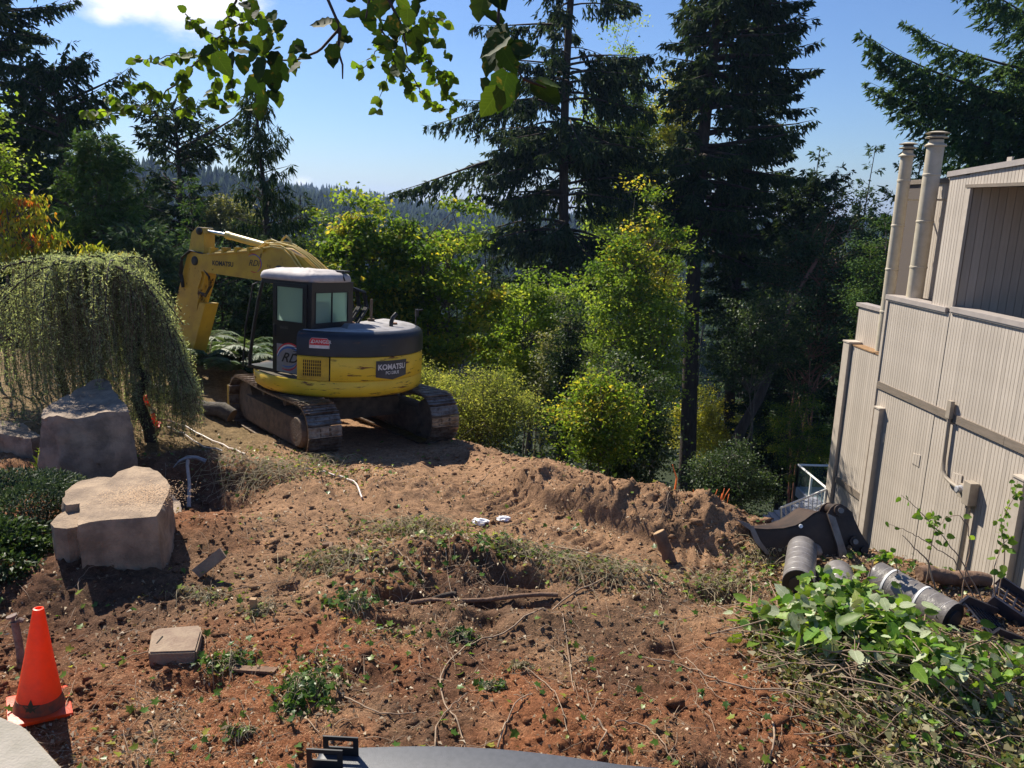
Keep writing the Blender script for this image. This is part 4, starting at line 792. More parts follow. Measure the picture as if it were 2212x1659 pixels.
# excavator bucket standing on its side plates
def bucket():
    brown = M('bucket_steel', (.032, .022, .018), .5, (.075, .045, .032), 5, .15, 30, metal=.3); worn = M('bucket_worn_edge', (.16, .12, .10), .4, (.26, .21, .18), 10, metal=.5); pin = M('pin_steel', (.2, .17, .15), .4, metal=.6)
    org = on(1612, 1216); D = float((org-CAM)@FW); s = 1/2.885/1661*D; org = org+np.array([0, 0, -.03])
    ux = np.array([.985, -.17, 0]); uy = np.array([.15, .93, -.33]); uy /= np.linalg.norm(uy); uz = np.cross(ux, uy); uz /= np.linalg.norm(uz)
    zoff = -.0
    T = thing('digger_bucket', tuple(org), 'detached dark brown digger bucket lying open beside the beige house', 'bucket')
    Q = lambda cx, cy, d=0.: tuple(ux*((cx-85)*s)+uz*((1235-cy)*s+zoff)+uy*d)
    side = [(85, 985), (105, 1003), (200, 1000), (300, 985), (370, 960), (420, 925), (470, 880), (500, 862), (545, 868), (590, 890), (640, 1050), (690, 1200), (660, 1235), (600, 1225), (430, 1180), (300, 1180), (200, 1150), (130, 1085)]
    W = .82
    for d in (0., W): mb = MB(); mb.prism([Q(a, b, d) for a, b in side], tuple(uy*.03)); mb.build('side_plate', brown, T)
    back = [(700, 1200), (640, 1050), (590, 888), (545, 866), (500, 860), (470, 878), (420, 923), (370, 958), (300, 983), (200, 998), (105, 1001), (80, 984)]
    sh = MB(); n = len(back)
    V = [Q(a, b, -.01) for a, b in back]+[Q(a, b, W+.04) for a, b in back]+[Q(a, b+9, -.01) for a, b in back]+[Q(a, b+9, W+.04) for a, b in back]
    sh.add(V, [(i, i+1, n+i+1, n+i) for i in range(n-1)]+[(2*n+i, 3*n+i, 3*n+i+1, 2*n+i+1) for i in range(n-1)]); sh.build('shell', brown, T, True, 40)
    mb = MB(); mb.prism([Q(545, 868, -.02), Q(592, 888, -.02), Q(650, 1050, -.02), Q(705, 1205, -.02), Q(640, 1225, -.02), Q(610, 1060, -.02)], tuple(-uy*.05)); mb.build('wear_strip', worn, T)
    ear = [(578, 880), (600, 835), (625, 812), (655, 805), (690, 822), (725, 850), (745, 900), (775, 960), (805, 1010), (832, 1045), (832, 1085), (800, 1095), (792, 1180), (790, 1235), (680, 1240), (640, 1100), (610, 980)]
    for d in (.16, .52): mb = MB(); mb.prism([Q(a, b, d) for a, b in ear], tuple(uy*.045)); mb.build('hanger_plate', brown, T)
    for a, b, r in ((650, 846, .055), (742, 1030, .05)):
        mb = MB(); mb.lathe(Q(a, b, .11), uy, [(0, r*.55), (.0, r), (.5, r), (.5, r*.5)], 18); mb.build('pin_boss', brown, T, True); mb = MB(); mb.lathe(Q(a, b, .09), uy, [(0, r*.5), (.54, r*.5)], 14); mb.build('pin', pin, T, True)
    mb = MB(); mb.lathe(Q(802, 1080, .12), uy, [(0, .035), (.48, .035)], 12); mb.build('crosspipe', brown, T, True)
    mb = MB(); mb.lathe(Q(478, 1110, -.02), -uy, [(0, .085), (.02, .08), (.035, .05)], 18); mb.build('lifting_eye', worn, T, True)
    mb = MB(); mb.lathe(Q(400, 962, -.012), -uy, [(0, .02), (.01, .018)], 12); mb.build('bright_bolt', M('bolt', (.8, .8, .8), .4), T, True)
    for k in range(5):
        d = W*k/4; c = np.array(Q(95, 995, d)); e = np.array(Q(30, 960, d)); mb = MB(); a = uy*.04
        mb.add([tuple(c-a+uz*.03), tuple(c+a+uz*.03), tuple(c+a-uz*.03), tuple(c-a-uz*.03), tuple(e-a*.4), tuple(e+a*.4)], [(0, 1, 5, 4), (3, 4, 5, 2), (0, 4, 3), (1, 2, 5), (0, 3, 2, 1)]); mb.build('tooth', worn, T)
    mb = MB(); mb.prism([Q(85, 982, -.01), Q(130, 1085, -.01), Q(200, 1152, -.01), Q(225, 1150, -.01), Q(160, 1070, -.01), Q(115, 985, -.01)], tuple(-uy*.02)); mb.build('side_cutter', worn, T)
bucket()
# rolls of black fabric
def rolls():
    grey = M('roll_wrap', (.13, .115, .108), .36, (.21, .19, .175), 7, .3, 25, stretch=(1, 1, 1), spec=.6); dark = M('roll_core', (.01, .01, .012), .5); strap = M('white_strap', (.7, .7, .7), .4); seam = M('wrap_seam', (.36, .34, .33), .35)
    for a, b, r, lab, st, dz in [((1724, 1262), (1733, 1186), .135, 'short upright looking grey wrapped roll in front of the bucket', (), 0),
                             ((1835, 1300), (1822, 1245), .13, 'half hidden dark roll between the two grey wrapped rolls', (), .13),
                             ((2058, 1338), (1893, 1247), .145, 'long shiny grey wrapped roll with two white straps near the house', (.36, .78), 0)]:
        A_ = on(*a)*1.; zc = A_[2]+r*.9
        A_ = atz(*a, zc); B_ = atz(*b, zc+(.05 if st else .02)); A_[2] -= dz; B_[2] -= dz; ax = B_-A_; ln = np.linalg.norm(ax); ax /= ln
        if ln < .7 and not st: ln = .75
        T = thing('fabric_roll', tuple(A_), lab, 'roll', 'wrapped rolls lying by the bucket')
        MB().lathe((0, 0, 0), ax, [(0, r*.82), (.0, r), (.01, r*1.0), (ln, r), (ln, r*.8)], 32).build('wrapped_body', grey, T, True)
        MB().lathe(-ax*.004, ax, [(0, r*.96), (.003, r*.96)], 32).build('roll_end', dark, T)
        MB().lathe(-ax*.02, ax, [(0, r*.5), (0, r*.56), (.03, r*.56)], 24).build('inner_core', M('core_edge', (.03, .03, .034), .4), T)
        for k in range(int(ln/.11)): MB().lathe(ax*(.05+k*.11), np.array([ax[0]+.12, ax[1], ax[2]+.05*(-1)**k]), [(0, r*1.004), (.003, r*1.012), (.006, r*1.004)], 32).build('wrap_seam', seam, T, True)
        for t in st: MB().lathe(ax*(ln*t), ax, [(0, r*1.0), (.001, r*1.025), (.02, r*1.025), (.021, r)], 32).build('white_strap', strap, T, True)
rolls()
wood = M('cut_wood', (.42, .27, .14), .8, (.30, .18, .09), 9, .3, 40); brnw = M('rough_brown_wood', (.12, .065, .04), .9, (.20, .12, .075), 10, .6, 30, stretch=(1, 1, 1)); dull = M('weathered_board', (.30, .22, .15), .85, (.20, .13, .09), 8, .4, 50)
def log(a, b, r, name, label, cat, mat=bark_grey, end=wood, wob=.02, group=None):
    a = np.array(a, float); b = np.array(b, float); T = thing(name, tuple(a), label, cat, group); n = 9; pts = [lerp(a, b, k/(n-1))-a+np.array([wob*math.sin(k*2.1), wob*math.cos(k*1.7), wob*math.sin(k*1.3)])*(0 < k < n-1) for k in range(n)]
    MB().tube(pts, [r*(1+.10*math.sin(k*2.7)) for k in range(n)], 12).build('log_bark', mat, T, True, 50)
    d = (pts[0]-pts[1])/np.linalg.norm(pts[0]-pts[1]); MB().lathe(pts[0]+d*.002, d, [(0, r*.95), (.004, r*.93)], 12).build('cut_end', end, T)
a = on(1440, 1128); log(a+np.array([-.06, .04, .27]), a+np.array([.10, -.06, -.1]), .062, 'log_stub', 'short pale sawn log standing at a slant in the dirt ridge', 'log', brnw, wood, .004)
a = on(2050, 1295); log(a+np.array([-.15, .25, .12]), on(2140, 1285)+np.array([.05, .15, .06]), .07, 'brown_log', 'rusty brown log lying behind the long wrapped roll', 'log', brnw, brnw)
a = on(885, 1262, .06); b = on(1205, 1292, .03); log(a, b, .019, 'buried_root', 'long dark half buried pole across the dug hollow', 'pole', brnw, brnw, .02)
a = on(875, 1285, .02); b = on(985, 1275, .02); log(a, b, .022, 'buried_root', 'short dark root end left of the dug hollow', 'root', bark_dark, brnw, .03)
a = on(700, 1185, .03); b = on(790, 1215, .02); log(a, b, .022, 'root_piece', 'brown curved root piece among dry leaves left of the centre pile', 'root', brnw, wood, .03)
a = on(180, 880, .1); log(np.array([-4.6, 12.2, gz(-4.6, 12.2)+.1]), np.array([-6.3, 12.6, gz(-6.3, 12.6)+.15]), .13, 'fallen_trunk', 'pale fallen trunk lying between the cedar and the crawler track', 'log', bark_grey, wood, .05)
def slab(name, pts, z, th, mat, label, cat, rise=0.):
    P = [atz(x, y, z) for x, y in pts]; c = np.mean(P, 0); P = [p-c+np.array([0, 0, rise*(p[1]-c[1])]) for p in P]; T = thing(name, tuple(c), label, cat); mb = MB(); mb.prism([tuple(p) for p in P], (0, 0, -th)); o = mb.build('slab_body', mat, T)
    bm = bmesh.new(); bm.from_mesh(o.data); bmesh.ops.bevel(bm, geom=bm.edges[:], offset=min(.012, th*.3), segments=2, affect='EDGES'); bm.to_mesh(o.data); bm.free(); return T, c
q = on(375, 1400); z = q[2]+.10
T, c = slab('valve_box', [(320, 1412), (328, 1362), (345, 1355), (432, 1348), (436, 1362), (424, 1408)], z, .13, dull, 'tan rounded valve box lid half buried in red mulch', 'valve box', -.03)
g_ = atz(345, 1383, z)-c; MB().box(tuple(g_+np.array([-.005, -.05, .0])), tuple(g_+np.array([.004, .05, .006]))).build('lid_slot', M('slot_dark', (.02, .015, .01), .9), T)
def board(a, b, w, th, label, name='board_offcut', mat=dull, up=(0, 0, 1), group=None, cat='board'):
    a = np.array(a); b = np.array(b); T = thing(name, tuple(a), label, cat, group); d = b-a; d = d/np.linalg.norm(d); s = np.cross(d, np.array(up, float)); s /= np.linalg.norm(s); n = np.cross(s, d); ln = np.linalg.norm(b-a)
    mb = MB(); P = lambda t, u, v: tuple(d*t+s*u+n*v); mb.add([P(0, -w/2, 0), P(ln, -w/2, 0), P(ln*.98, w/2, 0), P(.01, w/2, 0), P(0, -w/2, th), P(ln, -w/2, th), P(ln*.98, w/2, th), P(.01, w/2, th)], [(0, 3, 2, 1), (4, 5, 6, 7), (0, 1, 5, 4), (1, 2, 6, 5), (2, 3, 7, 6), (3, 0, 4, 7)]); mb.build('board_body', mat, T)
    return T
a = on(425, 1248, .04); board(a, a+np.array([.22, .1, .17]), .1, .045, 'pale board offcut sticking up right of the front boulder', up=(.3, -.8, .5))
a = on(550, 1318, .0); board(a, a+np.array([0, .0, .12]), .05, .04, 'small pale wooden peg standing in green sprigs', up=(0, -1, 0), mat=wood, name='wooden_peg', cat='peg')
a = on(505, 1452, .02); board(a, a+np.array([.32, -.03, .01]), .06, .02, 'split reddish shingle piece lying on mulch left of centre', mat=brnw, name='shingle_piece', cat='shingle')
a = on(1760, 1535, .06); board(on(1755, 1545, .04), on(1812, 1532, .06), .09, .03, 'pinkish split board poking out left of the cut branches', mat=M('pink_wood', (.45, .29, .2), .8, (.34, .2, .13), 8), name='split_board') if False else board(on(1757, 1375, .05)+np.array([-.05, 0, 0]), on(1815, 1365, .1), .07, .03, 'pinkish split board poking out left of the cut branches', mat=M('pink_wood', (.45, .29, .2), .8, (.34, .2, .13), 8), name='split_board')
# crumpled white scraps
for (px, py), lab, s in (((1037, 1133), 'crumpled white plastic scrap on the tan dirt', .10), ((1088, 1118), 'smaller white plastic scrap by the dirt ridge', .08)):
    c = on(px, py, .015); bm = bmesh.new(); bmesh.ops.create_icosphere(bm, subdivisions=3, radius=1)
    for v in bm.verts: k = 1+.5*(random.random()-.5); v.co = Vector((v.co.x*s*k*.9, v.co.y*s*k*.6, v.co.z*s*k*.35))
    me = bpy.data.meshes.new('white_scrap'); bm.to_mesh(me); bm.free(); me.materials.append(M('white_plastic', (.85, .85, .86), .4)); o = bpy.data.objects.new('white_scrap', me); COL.objects.link(o); o.location = tuple(c); tag(o, lab, 'scrap')
# white irrigation hoses
hosem = M('hose_pale', (.55, .47, .43), .5)
for pts, lab in (([(345, 912), (400, 925), (450, 950), (495, 972), (530, 985)], 'upper pale irrigation hose running from the cedar towards the track'), ([(360, 928), (395, 940), (440, 968), (480, 978)], 'lower pale irrigation hose beside the mattock'), ([(660, 1018), (700, 1025), (745, 1035), (770, 1050), (782, 1080)], 'pale hose end curving down over the dirt below the tracks')):
    P = [on(*q, dz=.03) for q in pts]; tck = []
    for k in range(len(P)-1):
        for t in np.linspace(0, 1, 5)[:-1]: tck.append(lerp(P[k], P[k+1], t)+np.array([0, 0, .012*math.sin(k*2+t*5)]))
    tck.append(P[-1]); o = MB().tube([tuple(q-P[0]) for q in tck], .011, 7).build('hose', hosem, None, True); o.location = tuple(P[0]); tag(o, lab, 'hose')
# spigot behind the cone
p = on(45, 1440); T = thing('standpipe', tuple(p), 'old crusty tap standpipe in shade behind the orange cone', 'standpipe'); rs = M('crusty_pipe', (.12, .075, .06), .8, (.25, .18, .15), 20, .6, 60)
MB().tube([(0, 0, -.1), (.01, 0, .15), (0, 0, .33), (.0, 0, .36)], .026, 9).build('riser', rs, T, True); MB().tube([(0, 0, .34), (.05, -.01, .38), (.07, -.01, .37)], .017, 8).build('spout', rs, T, True); MB().lathe((-.01, 0, .36), (-.2, 0, 1), [(0, .012), (.03, .012), (.031, .035), (.045, .035)], 10).build('tap_handle', rs, T, True)
# concrete kerb at the bottom left
conc = M('kerb_concrete', (.27, .25, .21), .9, (.34, .31, .27), 6, .4, 60)
P = [(-4.6, 4.95), (-3.33, 4.28), (-2.95, 4.12), (-2.45, 3.72), (-2.2, 3.35), (-1.9, 2.6), (-4.6, 2.6)]
mb = MB(); mb.prism([(x, y, -.2) for x, y in P], (0, 0, .33)); o = mb.build('kerb_top', conc); bm = bmesh.new(); bm.from_mesh(o.data); bmesh.ops.bevel(bm, geom=bm.edges[:], offset=.025, segments=3, affect='EDGES'); bm.to_mesh(o.data); bm.free(); tag(o, 'grey concrete kerb slab at the bottom left corner under the cone', 'kerb'); 
# black box with curved lid near the camera
def deckbox():
    blkp = M('black_plastic', (.045, .05, .062), .45, (.065, .07, .085), 30, .25, 300, bdist=.004); brk = M('bracket_black', (.012, .012, .014), .4)
    z = .78; A_ = atz(690, 1622, z); B_ = atz(1400, 1661, z); ux = (B_-A_); w = np.linalg.norm(ux); ux /= w; uy = np.array([-ux[1], ux[0], 0]); uy = -uy
    T = thing('black_storage_box', (A_[0], A_[1], gz(*A_[:2])), 'black plastic storage box with curved lid and slotted brackets at the bottom edge', 'storage box'); o = np.array([A_[0], A_[1], gz(*A_[:2])])
    zz = z-o[2]; depth = .75; n = 16; edge = []
    for k in range(n+1): t = k/n; edge.append((w*1.05*t, .07*math.sin(math.pi*min(1, t*1.1))))
    def L(u, v, h): q = ux*u-uy*v; return (q[0], q[1], h)
    top = [L(u, v, zz) for u, v in edge]+[L(w*1.05, -depth, zz), L(-.05, -depth, zz)]
    lid = MB(); c = np.mean(np.array(top), 0); rings = [[tuple((np.array(p)-c)*f+c+np.array([0, 0, dz])) for p in top] for f, dz in ((.985, -.07), (1.0, -.06), (1.0, -.012), (.99, 0), (.96, .012))]; m = len(top); V = [q for r in rings for q in r]
    F = [tuple(range(m))[::-1], tuple(range(4*m, 5*m))]+[(k*m+i, k*m+(i+1) % m, (k+1)*m+(i+1) % m, (k+1)*m+i) for k in range(4) for i in range(m)]; lid.add(V, F); lid.build('curved_lid', blkp, T, True, 40)
    bd = MB(); bd.prism([tuple((np.array(p)-c)*.94+c+np.array([0, 0, -zz-.05])) for p in top], (0, 0, zz-.01)); bd.build('box_body', blkp, T)
    for k, (u, v) in enumerate(((.03, -.03), (-.02, -.12))):
        b = MB(); W_, H_, t = .165, .10, .008
        def q(a, h, d): return tuple(np.array(L(u+a, v-d, zz+.01+h)))
        def bx(a0, a1, h0, h1): b.add([q(a, h, d) for d in (0, t) for h in (h0, h1) for a in (a0, a1)], [(0, 1, 3, 2), (4, 6, 7, 5), (0, 2, 6, 4), (1, 5, 7, 3), (2, 3, 7, 6), (0, 4, 5, 1)])
        bx(0, W_, 0, .045); bx(0, .024, .045, .08); bx(W_-.024, W_, .045, .08); bx(0, W_, .08, H_); b.build('slotted_bracket', brk, T)
deckbox()
# black broken plastic crates at the right edge
def crates():
    bp_ = M('crate_plastic', (.028, .026, .034), .35, (.05, .048, .06), 8)
    for k, (px, py, rz, lab) in enumerate(((2135, 1365, .55, 'broken black plastic grid crate lying tilted at the right edge'), (2215, 1345, -.6, 'second black plastic crate leaning behind the first at the right edge'))):
        c = on(px, py, .06); T = thing('plastic_crate', tuple(c), lab, 'crate'); T.rotation_euler = (.5-.2*k, .45, rz)
        for i in range(6): MB().box((-.30, -.15+.055*i, 0), (.30, -.15+.055*i+.018, .02)).build('crate_slat', bp_, T)
        for i in range(8): MB().box((-.30+.083*i, -.15, .02), (-.30+.083*i+.014, .15, .03)).build('crate_rib', bp_, T)
        MB().box((-.31, -.17, -.02), (.31, -.15, .11)).build('crate_side', bp_, T); MB().box((-.31, .15, -.02), (.31, .17, .09)).build('crate_side', bp_, T)
crates()
# orange safety netting beyond the ridge
def netting():
    om = M('safety_orange', (.8, .2, .04), .6); c = on(1515, 1118); T = thing('orange_netting', (c[0], c[1]+.12, c[2]-.10), 'torn orange plastic netting bristling behind the dirt ridge', 'netting'); r = random.Random(3)
    mb = MB()
    for k in range(20):
        x = -.32+.64*r.random(); h = .07+.12*r.random(); dx = r.uniform(-.12, .12); mb.box((0, 0, 0), (0.0001, .0001, .0001)) if False else mb.tube([(x, r.uniform(-.05, .05), -.05), (x+dx*.5, 0, h*.6), (x+dx, .02, h)], .0045, 4)
    mb.tube([(-.3, 0, .05), (-.28, 0, .3), (-.34, 0, .46)], [.014, .011, .004], 5); mb.build('net_strands', om, T)['kind'] = 'stuff'
netting()
# ---------------------------------------------------------------- vegetation
needle_dark = leafmat('needles_dark', [(0, (.018, .038, .017)), (.6, (.040, .072, .027)), (1, (.085, .115, .036))], .30, .8, .12)
needle_blue = leafmat('needles_bluish', [(0, (.035, .07, .042)), (.6, (.065, .12, .065)), (1, (.12, .18, .085))], .32, .75, .12)
needle_green = leafmat('needles_green', [(0, (.04, .085, .027)), (.6, (.075, .145, .04)), (1, (.14, .20, .055))], .32, .75, .12)
maple_leaf = leafmat('maple_leaves', [(0, (.07, .14, .022)), (.5, (.17, .26, .035)), (.85, (.32, .37, .05)), (1, (.52, .42, .06))], .62, .6, .2)
light_leaf = leafmat('light_green_leaves', [(0, (.12, .20, .03)), (.5, (.22, .33, .05)), (1, (.36, .42, .08))], .6, .6, .2)
yellow_leaf = leafmat('yellow_green_leaves', [(0, (.22, .26, .03)), (.5, (.38, .40, .05)), (1, (.58, .50, .07))], .55, .45)
pale_leaf = leafmat('silvery_leaves', [(0, (.10, .13, .06)), (.6, (.17, .19, .09)), (1, (.30, .29, .10))], .45, .55, .25)
dark_leaf = leafmat('dark_glossy_leaves', [(0, (.022, .045, .018)), (.6, (.05, .09, .03)), (1, (.11, .16, .05))], .38, .5, .3)
dry_leaf = leafmat('dry_shrub_leaves', [(0, (.13, .17, .045)), (.5, (.27, .31, .08)), (1, (.46, .46, .14))], .6, .8, .1)
bird_leaf = leafmat('hanging_leaves', [(0, (.04, .08, .012)), (.6, (.08, .15, .018)), (1, (.14, .21, .03))], .55, .6, .2, tcol=(1.6, 1.5, .5), veins=True)
rhodo_leaf = leafmat('rhododendron_leaves', [(0, (.20, .26, .03)), (.62, (.38, .40, .05)), (.88, (.60, .38, .05)), (1, (.60, .16, .04))], .5, .35)
def crown_obj(name, parts, mat, par):
    V = np.concatenate([p[0] for p in parts]); n = 0; F = []
    for p in parts: F.append(p[1]+n); n += len(p[0])
    F = np.concatenate(F); var = np.concatenate([p[2] for p in parts]); return mesh_np(name, V, F, mat, par, var=var)
def conifer(pos, h, rad, label, z0=.15, mat=None, n=90, droop=.35, hang=.3, dens=1., lean=(0, 0), tr=None, card=(.17, .055), shape=1., rise=.15, name='fir_tree', cat='fir tree', group=None, seed=0, gaps=.0, one_side=None, top_w=.12, bmat=None, limbs=()):
    """pos: base; rad: longest branch; z0: fraction of bare trunk; limbs: extra single branches (height, azimuth deg, length)"""
    r = np.random.default_rng(seed+100); T = thing(name, tuple(pos), label, cat, group); bmat = bmat or bark_dark
    tr = tr or h*.014; K = 14; tz = np.linspace(0, 1, K); TP = np.stack([lean[0]*tz+.12*np.sin(tz*7+seed)*h/15, lean[1]*tz, tz*h], 1)
    V, F = tubes_np([(TP, tr, tr*.12)], 8); mesh_np('trunk', V, F, bmat, T, True)
    u = r.uniform(0, 1, n); zz = z0+(1-z0)*np.sort(u); az = (np.arange(n)*2.399+r.normal(0, .4, n)); q = (zz-z0)/(1-z0)
    L = rad*(top_w+(1-top_w)*(1-q)**shape)*r.uniform(.62, 1.08, n)*np.where(q < .12, .75, 1)
    if gaps: L = L*np.where(vn(zz*h*.35+seed, np.zeros(n)+seed) < gaps, .45, 1)
    if one_side is not None: L = L*(1+.35*np.cos(az-one_side))
    zz = np.concatenate([zz, [a/h for a, _, _ in limbs]]); az = np.concatenate([az, [math.radians(b) for _, b, _ in limbs]]); L = np.concatenate([L, [c for _, _, c in limbs]]); q = np.clip((zz-z0)/(1-z0), 0, 1)
    lines = []; C = []; D = []; LN = []; VR = []
    for i in range(len(L)):
        z = zz[i]*h; b = np.array([np.interp(z, TP[:, 2], TP[:, 0]), np.interp(z, TP[:, 2], TP[:, 1]), z]); a = az[i]; hd = np.array([math.cos(a), math.sin(a), 0]); sd_ = np.array([-hd[1], hd[0], 0])
        e0 = lerp(-.05, .55, q[i]**1.5)+r.normal(0, .08)+rise; dp = droop*lerp(1.15, .5, q[i])*r.uniform(.7, 1.3)
        t = np.linspace(0, 1, 7); P = b+hd*(L[i]*t)[:, None]+np.array([0, 0, 1.])*(L[i]*(e0*t-dp*t**1.7+.12*t**4))[:, None]+sd_*(L[i]*.08*np.sin(t*3+i))[:, None]
        lines.append((P, max(.008, tr*.22*L[i]/rad+.006), .004))
        m = max(5, int(L[i]/.085*dens)); tt = r.uniform(.12, 1, m)**.8; PP = np.stack([np.interp(tt, t, P[:, k]) for k in range(3)], 1)
        s = np.where(r.random(m) < .5, 1, -1.); tl = (.30*L[i]*(1-tt)**.8+.14)*r.uniform(.55, 1.15, m); ang = r.uniform(.5, 1.1, m)
        td = hd*np.cos(ang)[:, None]+sd_*(np.sin(ang)*s)[:, None]+np.array([0, 0, 1])*(-hang*r.uniform(.3, 1.6, m)+r.uniform(-.1, .25, m))[:, None]; td = unit(td)
        k = np.maximum(3, (tl/.055*dens).astype(int)); idx = np.repeat(np.arange(m), k); v = r.uniform(.05, 1, len(idx)); w = tl[idx]*v
        c = PP[idx]+td[idx]*w[:, None]-np.array([0, 0, 1.])*(hang*.45*w**1.4)[:, None]
        d = unit(td[idx]+r.normal(0, .55, (len(idx), 3))+np.array([0, 0, -.15-hang*.5])); C.append(c); D.append(d); LN.append(np.full(len(idx), 1.)); VR.append(np.clip(r.normal(.45, .22, len(idx))+r.normal(0, .12), 0, 1))
    V, F = tubes_np(lines, 4); mesh_np('branches', V, F, bmat, T, True)
    C = np.concatenate(C); D = np.concatenate(D); VR = np.concatenate(VR); n2 = len(C); V, F = cards(C, D, rdir(n2, r), card[0]*r.uniform(.6, 1.3, n2), card[1]*r.uniform(.6, 1.3, n2), .25)
    mesh_np('needle_sprays', V, F, mat or needle_dark, T, var=VR); return T
def broadleaf(pos, h, ell, label, K=90, per=110, leaf=(.10, .075), mat=None, seed=0, sig=.30, trunks=1, tr=.07, bmat=None, name='maple_tree', cat='tree', group=None, hang=.3, z0=.3, shell=.55, spread=.3, flat=.5, tall=None, low=0.):
    """ell: (rx, ry, rz, zc) crown ellipsoid relative to pos"""
    r = np.random.default_rng(seed+500); T = thing(name, tuple(pos), label, cat, group); bmat = bmat or bark_grey
    d = rdir(K, r); rr = r.uniform(shell**3, 1, K)**(1/3.); lump = .55+.75*vn(d[:, 0]*2.4+seed+5, d[:, 2]*2.6+d[:, 1]*1.3+9, seed)
    P = d*rr[:, None]*lump[:, None]*np.array(ell[:3])+np.array([0, 0, ell[3]]); P[:, 2] = np.maximum(P[:, 2], low)
    lines = []; limbs = []
    for t in range(trunks):
        a = 2*math.pi*t/trunks+seed; b0 = np.array([spread*math.cos(a), spread*math.sin(a), 0])*(trunks > 1)*.5; tip = np.array([math.cos(a)*ell[0]*.35*(trunks > 1), math.sin(a)*ell[1]*.35*(trunks > 1), ell[3]+ell[2]*.55]); s = np.linspace(0, 1, 9); w = r.normal(0, .05, (9, 3))*h*.12; w[0] = 0
        tp = b0+(tip-b0)*(s**1.0)[:, None]+w*np.array([1, 1, .2]); lines.append((tp, tr*(.6 if trunks > 1 else 1), .012)); limbs.append(tp)
    for i in range(K):
        tp = limbs[i % trunks]; zt = P[i, 2]-np.hypot(P[i, 0]-tp[4, 0], P[i, 1]-tp[4, 1])*.7; j = np.argmin(np.abs(tp[:, 2]-max(zt, tp[1, 2]))); a = tp[j]; s = np.linspace(0, 1, 6)[:, None]; mid = np.array([0, 0, .12*np.linalg.norm(P[i]-a)]); ln = a+(P[i]-a)*s+mid*np.sin(s*math.pi)+r.normal(0, .03, (6, 3))*np.sin(s*math.pi)
        lines.append((ln, tr*.26*(1-.5*j/9)+.005, .004))
        for _ in range(3): e = P[i]+r.normal(0, sig*.8, 3); lines.append((np.array([ln[4], (ln[4]+e)/2+[0, 0, .03], e]), .006, .002))
    V, F = tubes_np(lines, 5); mesh_np('trunk_and_limbs' if trunks > 1 else 'trunk', V, F, bmat, T, True)
    n = K*per; idx = np.repeat(np.arange(K), per); ks = r.uniform(.45, 1.05, K)*sig; g = r.normal(0, 1, (n, 3))*np.array([1, 1, .5])*ks[idx][:, None]; C = P[idx]+g; D = unit(rdir(n, r)*np.array([1, 1, .5])+np.array([0, 0, -hang])); Nn = unit(rdir(n, r)+np.array([0, 0, flat*2]))
    V, F = cards(C, D, Nn, leaf[0]*r.uniform(.55, 1.2, n), leaf[1]*r.uniform(.55, 1.2, n), .2, .1); var = np.clip(r.normal(.45, .2, n)+np.repeat(r.normal(0, .26, K), per), 0, 1)
    mesh_np('leaves', V, F, mat or maple_leaf, T, var=var); return T
def base_at(px, y, dz=0.): """ground point below a survey picture column, y metres out""" ; r = ray(px, 900); x = (px-1106)/1661*(y*.974+.8); return np.array([x, y, gz(x, y)+dz])
def ztop(px, py, y): return aty(px, py, y)[2]
def hgt(px, py, y, b): return ztop(px, py, y)-b[2]
# tall conifers
Y1, Y2 = 42, 40
b = base_at(1213, Y1); conifer(b, 40, 6.0, 'tall open Douglas fir in the centre with bare trunk showing between layered branches', .16, needle_dark, 185, .48, .95, 1.0, tr=.40, card=(.36, .10), seed=1, gaps=.40, shape=.5, top_w=.35, name='douglas_fir', limbs=tuple((ztop(1215, q, Y1)-b[2], a, l) for q, a, l in ((215, 182, 7.2), (330, 183, 9.0), (240, 180, 5.5), (200, 0, 4.8), (340, -4, 5.0), (480, 180, 5.6), (60, 178, 5.0), (130, 0, 4.2), (290, -2, 4.6), (420, 182, 5.), (500, -2, 4.4))))
b = base_at(1500, Y2); conifer(b, 44, 4.0, 'tall dense dark fir right of centre with thick trunk at its foot', .31, needle_dark, 300, .32, .75, 1.1, tr=.5, card=(.36, .10), seed=2, shape=.4, top_w=.5, lean=(.2, 0), gaps=.12, one_side=0., name='douglas_fir')
b = base_at(1615, 46); conifer(b, 40, 3.7, 'second dense fir crowding behind the thick trunked fir', .22, needle_dark, 210, .30, .5, 1., tr=.4, card=(.38, .11), seed=3, gaps=.15, shape=.6, top_w=.2, name='douglas_fir', one_side=0., lean=(-1.5, 0))
b = base_at(2290, 46); conifer(b, 44, 9.2, 'broad fir behind the house at the top right corner with upswept branch tips', .22, needle_green, 230, .26, .45, 1.05, tr=.5, card=(.36, .11), seed=4, shape=.5, top_w=.35, name='douglas_fir', rise=.2, limbs=tuple((ztop(2230, q, 46)-b[2]+1.6, 182, l) for q, l in ((330, 14.5), (430, 12.), (210, 10.6), (120, 9.2), (390, 13.2), (270, 11.5), (350, 13.5))))
b = base_at(15, 38); conifer(b, 34, 5.0, 'tall dark fir at the left edge with flat layered branches', .2, needle_dark, 250, .26, .45, 1.1, tr=.38, card=(.34, .10), seed=5, shape=.5, top_w=.4, name='douglas_fir', gaps=.3)
b = base_at(160, 34); T = conifer(b, hgt(165, 160, 34, b), 2.8, 'ragged broken top fir with hanging boughs left of the bushy spruce', .1, needle_dark, 130, .42, .7, 1.1, tr=.34, card=(.30, .09), seed=6, shape=.25, top_w=.6, name='douglas_fir', gaps=.4, limbs=((hgt(165, 160, 34, b)-.2, 0, 1.6), (hgt(165, 235, 34, b), -5, 3.2), (hgt(165, 255, 34, b), -5, 3.0), (hgt(165, 205, 34, b), 170, 1.9)))
